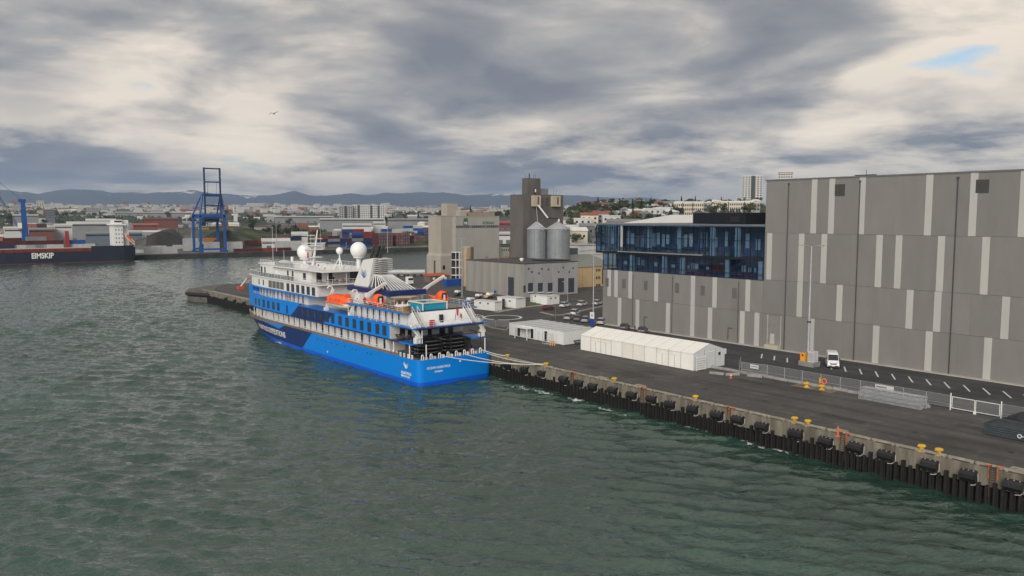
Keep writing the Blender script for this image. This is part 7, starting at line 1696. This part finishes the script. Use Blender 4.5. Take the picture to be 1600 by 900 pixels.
# hillside homes on the right: rows climbing the slope
for k in range(60):
    px = hr.uniform(884, 1195); D = hr.uniform(430, 800)
    if D < 520 and px > 1040: continue
    if 1045 < px < 1195 and 545 < D < 640: continue
    house(px, D, hr.choice((8, 9, 11)), hr.choice((7, 8)), hr.choice((4.6, 5.6, 6.4)), hr.choice((1.6, 2.2)), hr.choice(('white', 'white', 'cream', 'grey', 'slate', 'white')), hr.choice(('grey roof', 'grey roof', 'dark roof', 'grey roof', 'green roof', 'white roof', 'red roof', 'dark roof')), FACE(px) + R(hr.choice((0, 20, -25, 90, 60))), 'on the wooded hillside', flat=hr.random() < .25)
for px, D, c in ((890, 470, 'white'), (898, 480, 'white'), (909, 500, 'white'), (921, 510, 'cream'), (940, 520, 'grey'), (956, 505, 'white'), (975, 530, 'white'), (993, 540, 'white'), (1018, 545, 'white'), (1035, 550, 'white')):
    house(px, D, 11, 8, 6.4, 1.8, c, 'white roof' if c == 'white' else 'red roof', FACE(px) + R(hr.uniform(-15, 15)), 'in the lowest row under the hillside trees', flat=c == 'white')
# named blocks
def block(px0, px1, ptop, D, depth, wall, lab_, storeys, bays, dark=(), roofm=None, cat_='apartment block', sink=0):
    pm_ = (px0 + px1) / 2; x, y = at_d(pm_, D); rz = FACE(pm_); ca = math.cos(math.atan((pm_ - 800) / FPX)); w = (px1 - px0) * D / FPX * ca ** 2; z1 = CAMZ + (339.5 - ptop) / FPX * D * ca
    zg = tz(x, y) - 2 - sink
    t = local_thing('apartment_block', lab_, cat_); H_ = z1 - zg; w_m = mat('block_' + wall, PAL[wall], .85, var=.06, scale=.1)
    MB().box(-w / 2, w / 2, 0, depth, 0, H_).build('wall', w_m, t); MB().box(-w / 2 - .3, w / 2 + .3, -.3, depth + .3, H_, H_ + .6).build('roof', roofm or M_sg, t)
    sh = 2.9
    for s in range(storeys):
        zc = H_ - 1.9 - s * sh
        for i in range(bays):
            xx = -w / 2 + (i + .5) * w / bays; MB().box(xx - w / bays * .3, xx + w / bays * .3, -.06, .1, zc - .75, zc + .75).build('window', M_glassd, t)
        for yy in (depth * .3, depth * .7): MB().box(-w / 2 - .06, -w / 2 + .1, yy - .7, yy + .7, zc - .7, zc + .7).build('window', M_glassd, t)
    for a, b_ in dark: MB().box(-w / 2 + a * w, -w / 2 + b_ * w, -.25, .0, 1, H_ + .2).build('stair_shaft', mat('shaft_dark', (.045, .05, .06), .7), t)
    place(t, (x, y, zg), rz); return t
block(1053, 1099, 316.5, 565, 12, 'cream', 'cream three-storey apartment block left of its twin on the hillside', 3, 14, dark=((.28, .31), (.62, .65)), roofm=M_white); block(1126, 1176, 315.5, 600, 12, 'cream', 'cream three-storey apartment block right of its twin, under the tower', 3, 15, dark=((.22, .25), (.72, .75)), roofm=M_white); block(1099.5, 1111, 317, 575, 10, 'grey', 'grey plastered gable end joined to the left cream block', 3, 2); block(1177, 1187, 317, 606, 10, 'grey', 'grey plastered gable end joined to the right cream block', 3, 2); block(1115, 1126, 314.5, 640, 10, 'cream', 'small cream block between the twin hillside blocks', 3, 4)
block(1158, 1190, 275.5, 1080, 24, 'white', 'pale thirteen-storey tower block with a dark central shaft on the hilltop', 13, 7, dark=((.44, .64),), cat_='tower block')
block(1214, 1237, 271, 1000, 20, 'white', 'white tower block with a red crown peeking over the hall roof', 6, 6, dark=(), roofm=mat('crown_red', (.32, .05, .04), .7), cat_='tower block')
block(530, 551, 322, 1300, 16, 'grey', 'left wing of the long white eight-storey slab, with a dark shaft', 8, 6, dark=((.4, .6),)); block(551.5, 577, 320.5, 1310, 16, 'white', 'middle wing of the long white eight-storey slab', 8, 8, dark=((.28, .42),)); block(577.5, 601, 321, 1300, 16, 'white', 'right wing of the long white eight-storey slab, two dark shafts', 8, 7, dark=((.05, .18), (.55, .68)))
block(135, 155, 324, 2300, 20, 'grey', 'grey office block amid the far roofs left', 4, 7, cat_='office block'); block(58, 70, 314, 3500, 25, 'cream', 'pale tower on the far ridge left', 7, 3, cat_='tower block'); block(71, 86, 327, 1500, 20, 'slate', 'dark grey office block behind the blue harbour crane', 5, 5, cat_='office block'); block(365, 371, 322, 1600, 9, 'white', 'slim white tower right of the gantry crane', 5, 1, cat_='tower')
def shed(px0, px1, ptop, D, depth, col, rcol, lab_, arch=False):
    pm_ = (px0 + px1) / 2; x, y = at_d(pm_, D); ca = math.cos(math.atan((pm_ - 800) / FPX)); w = (px1 - px0) * D / FPX * ca ** 2; zg = tz(x, y) - 1; z1 = CAMZ + (339.5 - ptop) / FPX * D * ca; H_ = max(4, z1 - zg)
    t = local_thing('warehouse', lab_, 'warehouse'); rh = 1.5 if not arch else 2.6
    MB().box(-w / 2, w / 2, 0, depth, 0, H_ - rh).build('wall', mat('shed_wall_%s' % str(col), col, .8, var=.1, scale=.08), t)
    MB().extr([(-w / 2 - .5, -.5, H_ - rh), (-w / 2 - .5, depth * .2, H_ - rh * .35), (-w / 2 - .5, depth / 2, H_), (-w / 2 - .5, depth * .8, H_ - rh * .35), (-w / 2 - .5, depth + .5, H_ - rh)][::-1], (w + 1, 0, 0)).build('roof', mat('shed_roof_%s' % str(rcol), rcol, .7, var=.1, scale=.05), t)
    n = max(2, int(w / 12))
    for i in range(n): xx = -w / 2 + (i + .5) * w / n; MB().box(xx - 2, xx + 2, -.08, .1, 0, min(4.5, H_ - rh - .6)).build('door', mat('shed_door', (.10, .11, .12), .7), t)
    MB().box(-w / 2 + .5, w / 2 - .5, -.06, .06, H_ - rh - 2.2, H_ - rh - 1.0).build('window_strip', M_glassd, t)
    place(t, (x, y, zg), FACE(pm_))
Wh, Gr, Bl, Dk, Br = (.50, .50, .485), (.21, .215, .22), (.11, .14, .17), (.06, .06, .065), (.15, .052, .04)
shed(133, 222, 362, 790, 30, Bl, Gr, 'blue-grey striped warehouse behind the white ship deckhouse'); shed(134, 181, 341.5, 1050, 40, Gr, Wh, 'long hall with a white arched roof beyond the cargo ship', True); shed(104, 172, 346, 960, 40, Gr, Wh, 'wide white-roofed hall left of the arched roof', True); shed(5, 36, 354, 760, 20, Wh, Wh, 'white office shed with dark windows left of the blue harbour crane')
shed(84, 112, 350, 850, 25, Wh, Wh, 'white gabled store near the red crane post'); shed(44, 84, 356, 830, 25, Br, Gr, 'brick-red store right of the blue harbour crane'); shed(500, 600, 341, 1150, 45, Gr, Wh, 'long white-roofed shed below the white slab'); shed(535, 580, 349, 930, 30, Wh, Wh, 'white shed above the mixed container block'); shed(606, 672, 341, 1000, 40, Gr, Gr, 'grey shed with pale roof left of the mill'); shed(583, 602, 346, 960, 20, Wh, Wh, 'small white shed beside the grey shed')
shed(776, 800, 362, 720, 25, Wh, Wh, 'white shed glimpsed between the mill and the concrete tower'); shed(780, 800, 346, 900, 25, Br, (.40, .05, .05), 'red-roofed shed glimpsed between mill and tower'); shed(880, 932, 355, 470, 16, Dk, Dk, 'dark flat sheds behind the steel silos'); shed(885, 930, 347, 520, 18, Gr, Dk, 'dark blue-roofed terrace under the hillside'); shed(408, 452, 372, 735, 16, Wh, Wh, 'white shed roof behind the ship bow', True); shed(455, 480, 362, 770, 20, Wh, Wh, 'white peaked shed behind the radar mast', True)
shed(225, 278, 340, 1100, 22, Br, Br, 'long brick-red house row on the slope left of the crane'); shed(208, 246, 349, 980, 18, Br, (.40, .10, .06), 'red roofed row above the dark bank'); shed(948, 1000, 342, 420, 30, Gr, Gr, 'grey sheet roof behind the office roof'); shed(430, 520, 337.5, 1500, 30, Gr, Wh, 'long pale shed on the slope above the trees'); shed(180, 300, 331, 1900, 30, Gr, Wh, 'far long white roof on the slope'); shed(20, 60, 335, 1400, 40, Gr, Wh, 'white roof left of the blue crane tower')
# parked cars seen far off as pale and coloured roofs
for k in range(26):
    px = hr.uniform(888, 936); D = hr.uniform(395, 430); x, y = at_d(px, D)
    b = MB().box(-.9, .9, -2.2, 2.2, .3, .9).box(-.8, .8, -1.4, .9, .9, 1.45)
    c = hr.choice((('white', (.6, .6, .6)), ('red', (.3, .03, .03)), ('blue', (.03, .08, .25)), ('grey', (.25, .26, .27)), ('black', (.03, .03, .03))))
    key = 'farcar_' + c[0]
    if key not in HM:
        me = bpy.data.meshes.new('distant_car'); me.from_pydata(b.v, [], b.f); me.materials.append(mat(key, c[1], .3)); HM[key] = me
    o = bpy.data.objects.new('distant_car', HM[key]); COL.objects.link(o); o.location = (x, y, max(tz(x, y), 4) + .02); o.rotation_euler = (0, 0, hr.uniform(-.2, .2) + R(-50)); tag(o, '%s car in the far car park behind the steel silos' % c[0], 'car', '%s cars in the far car park' % c[0])
# left town, scattered by distance
for k in range(190):
    D = 860 * (4.4 ** hr.random()); px = hr.uniform(-20, 700)
    if 225 < px < 490 and D < 1000: continue
    big_ = hr.random() < .4
    house(px, D, hr.choice((24, 34, 48)) if big_ else hr.choice((10, 14)), hr.choice((14, 18)) if big_ else 9, hr.choice((6, 8.4)) if big_ else hr.choice((5.6, 8.4)), 2., hr.choice(('white', 'white', 'grey', 'cream', 'slate', 'brick', 'sand')), hr.choice(('white roof', 'white roof', 'grey roof', 'dark roof', 'grey roof', 'white roof', 'grey roof', 'red roof', 'dark roof')), FACE(px) + R(hr.choice((0, 8, -10, 30, 75))), 'in the town across the harbour', flat=big_ and hr.random() < .5, name='town_building' if big_ else 'house', cat_='building' if big_ else 'house')
# far ridge suburbs: too small and too many to tell apart
fs = MB(); fr2 = random.Random(8)
for k in range(1500):
    px = fr2.uniform(-40, 1060) if k % 3 else fr2.uniform(380, 900); D = fr2.uniform(2600, 5400); x, y = at_d(px, D); z = tz(x, y); w = fr2.uniform(9, 36) * (1 if k % 5 else 1.6); d = fr2.uniform(8, 16); h_ = fr2.uniform(5, 11) + (14 if k % 23 == 0 else 0)
    fs.slot(fr2.choice((0, 0, 0, 0, 1, 1, 2, 2, 3))); fs.box(x - w / 2, x + w / 2, y - d / 2, y + d / 2, z - 3, z + h_)
fs.build('far_suburb', [mat('far_white', (.50, .50, .485), .8), mat('far_grey', (.30, .30, .30), .8), mat('far_cream', (.52, .46, .36), .8), mat('far_red', (.28, .09, .06), .8)], org=(0, 0, 0), kind='stuff', label='far pale suburb spread along the ridge under the mountains', cat='suburb')

# ================================================================== TREES
def leaf_mat(nm_, c): 
    m = mat(nm_, c, .85, var=.45, scale=.35); return m
LM = [leaf_mat('leaf_dark', (.030, .042, .020)), leaf_mat('leaf_mid', (.050, .068, .026)), leaf_mat('leaf_spring', (.085, .090, .035)), leaf_mat('leaf_conifer', (.018, .030, .018))]
M_bark = mat('bark', (.07, .055, .042), .9)
def crown(kind, seed):
    r = random.Random(seed); b = MB()
    def leaf(p, s):
        u = V((r.gauss(0, 1), r.gauss(0, 1), r.gauss(0, 1))).normalized(); w = u.orthogonal().normalized() * s; u2 = u.cross(w).normalized() * s * r.uniform(.5, .9); p = V(p)
        b.poly([p - w, p - u2 * .8, p + w, p + u2])
    if kind == 'conifer':
        for k in range(520):
            t = r.random() ** .8; rad = (1 - t) * 1.9 * (.75 + .35 * math.sin(t * 40)); a = r.uniform(0, 6.28); q = rad * r.random() ** .45; leaf((q * math.cos(a), q * math.sin(a), 1.2 + t * 8.2), r.uniform(.22, .42))
    else:
        lobes = [(V((r.gauss(0, 1.5), r.gauss(0, 1.5), r.uniform(3.0, 6.6))), r.uniform(1.1, 2.0)) for _ in range(9)]
        for c, R_ in lobes:
            for k in range(85):
                d = V((r.gauss(0, 1), r.gauss(0, 1), r.gauss(0, 1))).normalized() * R_ * r.uniform(.55, 1.05); d.z *= .8; leaf(c + d, r.uniform(.2, .42))
    me = bpy.data.meshes.new('crown'); me.from_pydata(b.v, [], b.f); return me
def trunk(kind, seed):
    r = random.Random(seed); b = MB(); b.cyl((0, 0, -1), (0, 0, 3.2 if kind != 'conifer' else 8), .26, .14 if kind != 'conifer' else .04, 7)
    if kind != 'conifer':
        for k in range(5): a = r.uniform(0, 6.28); b.cyl((0, 0, 2 + k * .25), (1.5 * math.cos(a), 1.5 * math.sin(a), 4.4 + r.uniform(0, 1.2)), .1, .03, 5)
    me = bpy.data.meshes.new('trunk'); me.from_pydata(b.v, [], b.f); me.materials.append(M_bark); return me
TK = []
for s, (kind, mi, nm_) in enumerate((('leafy', 0, 'dark green leafy tree'), ('leafy', 1, 'mid green leafy tree'), ('leafy', 2, 'pale spring-green tree'), ('conifer', 3, 'dark pointed conifer'), ('leafy', 1, 'mid green leafy tree'), ('leafy', 0, 'dark green leafy tree'))):
    c = crown(kind, s + 1); c.materials.append(LM[mi]); TK.append((c, trunk(kind, s + 50), nm_))
tr_ = random.Random(5)
def tree(px, D, sc_, k, where):
    x, y = at_d(px, D); c, tm, nm_ = TK[k]; t = thing('tree', (x, y, tz(x, y)), '%s %s' % (nm_, where), 'tree', '%ss %s' % (nm_, where)); t.scale = (sc_, sc_, sc_ * tr_.uniform(.9, 1.15)); t.rotation_euler = (0, 0, tr_.uniform(0, 6.28))
    for n2, me in (('crown', c), ('trunk', tm)):
        o = bpy.data.objects.new(n2, me); COL.objects.link(o); o.parent = t
for k in range(172):
    px = tr_.uniform(882, 1196); D = tr_.uniform(440, 830)
    tree(px, D, tr_.uniform(.75, 1.25), tr_.choice((0, 1, 0, 3, 5, 2, 0)), 'on the hillside among the homes')
for k in range(46): tree(tr_.uniform(350, 500), tr_.uniform(800, 1000), tr_.uniform(.9, 1.7), tr_.choice((0, 1, 2, 0, 5, 3)), 'on the green knoll behind the terminal')
for k in range(14): tree(tr_.uniform(270, 350), tr_.uniform(840, 1000), tr_.uniform(.9, 1.5), tr_.choice((0, 1, 0, 5, 3)), 'behind the gantry crane')
for k in range(38): tree(tr_.uniform(588, 800), tr_.uniform(1080, 1700), tr_.uniform(1.3, 2.2), tr_.choice((0, 1, 0, 5, 3)), 'in the park behind the mill')
for k in range(28): tree(tr_.uniform(-10, 560), tr_.uniform(1300, 2400), tr_.uniform(1.3, 2.4), tr_.choice((0, 1, 5)), 'among the far roofs')
# belt of far woodland that reads as one mass
wd = MB(); wr = random.Random(12)
for k in range(9000):
    px = wr.uniform(-40, 1060); D = wr.uniform(1500, 5000); x, y = at_d(px, D); g_ = math.sin(x * .006) + math.sin(y * .008 + x * .003) + wr.gauss(0, .5)
    if g_ < .5: continue
    s = wr.uniform(2.5, 6) ; z = tz(x, y) + s * .6
    wd.slot(wr.choice((0, 0, 1))); a = wr.uniform(0, 3.14)
    p = [V((x + s * math.cos(a + q * 1.2566) * wr.uniform(.7, 1.3), y + s * math.sin(a + q * 1.2566), z + wr.uniform(-1, 1))) for q in range(5)]; tp_ = V((x, y, z + s * wr.uniform(.8, 1.4)))
    for q in range(5): wd.poly([p[q], p[(q + 1) % 5], tp_])
wd.build('far_woodland', [LM[0], LM[1]], org=(0, 0, 0), kind='stuff', label='dark far woodland between the suburbs', cat='woodland')
# dark cut bank under the knoll
bk = MB(); bpts = []
for i in range(25):
    px = 223 + i * 5.2; x, y = at_d(px, 728); bpts.append((x, y))
for i in range(24):
    (x0, y0), (x1, y1) = bpts[i], bpts[i + 1]; h0, h1 = 14 + 4.5 * math.sin(i * .35), 14 + 4.5 * math.sin((i + 1) * .35)
    bk.poly([(x0, y0, 2), (x1, y1, 2), (x1 + 5, y1 + 10, FZ + h1 * .9), (x0 + 5, y0 + 10, FZ + h0 * .9)]); bk.poly([(x0 + 5, y0 + 10, FZ + h0 * .9), (x1 + 5, y1 + 10, FZ + h1 * .9), (x1 + 20, y1 + 40, FZ + h1), (x0 + 20, y0 + 40, FZ + h0)])
bk.build('earth_bank', mat('dark_earth', (.035, .034, .032), .95, var=.4, scale=.1), kind='structure')
for px, D, h_ in ((298, 720, 20), (431, 700, 22), (276, 760, 18), (605, 660, 21), (500, 740, 18)): x, y = at_d(px, D); mast(x, y, FZ, h_, ['slim lamp mast left of the gantry crane', 'slim lamp mast behind the ship bow', 'slim lamp mast before the dark bank', 'slim lamp mast beside the end-on containers', 'slim lamp mast behind the radar mast'][(298, 431, 276, 605, 500).index(px)], r=.3)

# ================================================================== GULL
D_ = 110; rx, ry, rz_ = ray(428, 178); q = D_ / math.hypot(rx, ry, rz_) if hasattr(math, 'hypot') else D_
gp = V((rx * q, ry * q, CAMZ + rz_ * q)); gl = thing('seagull', tuple(gp), 'seagull gliding with bent wings above the harbour', 'bird')
rgt = V((math.cos(YAW), -math.sin(YAW), 0)); fw = V((math.sin(YAW), math.cos(YAW), 0)); upv = V((0, 0, 1))
def gpt(a, b_, c): return tuple(gp + rgt * a + fw * b_ + upv * c)
rings = []
for t_, rr in ((-.3, .01), (-.22, .06), (-.05, .085), (.1, .075), (.2, .05), (.26, .045), (.31, .012)):
    rings.append([gpt(rr * math.cos(a), t_, rr * math.sin(a)) for a in [2 * math.pi * i / 8 for i in range(8)]])
loft(rings).build('body', mat('gull_grey', (.16, .16, .17), .8), gl, True)
for s_, tip in ((-1, (-.62, -.15, -.12)), (1, (.66, -.12, .34))):
    w = MB(); elbow = (.32 * s_, .08, .22 if s_ > 0 else .16)
    w.extr([gpt(0, .12, .03), gpt(*elbow), gpt(elbow[0], elbow[1] - .2, elbow[2]), gpt(0, -.12, .03)], (0, 0, .02)); w.extr([gpt(*elbow), gpt(*tip), gpt(elbow[0], elbow[1] - .2, elbow[2])], (0, 0, .016)); w.build('wing', mat('gull_wing', (.07, .07, .08), .8), gl)
MB().extr([gpt(-.04, -.28, 0), gpt(.04, -.28, 0), gpt(.09, -.45, 0), gpt(-.09, -.45, 0)], (0, 0, .012)).build('tail', MATS['gull_wing'], gl)

# ================================================================== AIR
hzb = MB().box(-9700, 22000, -1800, 22000, -14, 950); hzo = hzb.build('haze', [], kind='stuff', label='thin bluish air between the harbour and the far mountains', cat='haze')
hm = bpy.data.materials.new('haze_air'); hm.use_nodes = True; ht = hm.node_tree; ht.nodes.clear(); ho = ht.nodes.new('ShaderNodeOutputMaterial'); hv = ht.nodes.new('ShaderNodeVolumePrincipled')
hv.inputs['Color'].default_value = (.50, .68, 1., 1); hv.inputs['Density'].default_value = HAZE; hv.inputs['Anisotropy'].default_value = .2; ht.links.new(hv.outputs[0], ho.inputs['Volume']); hzo.data.materials.append(hm)
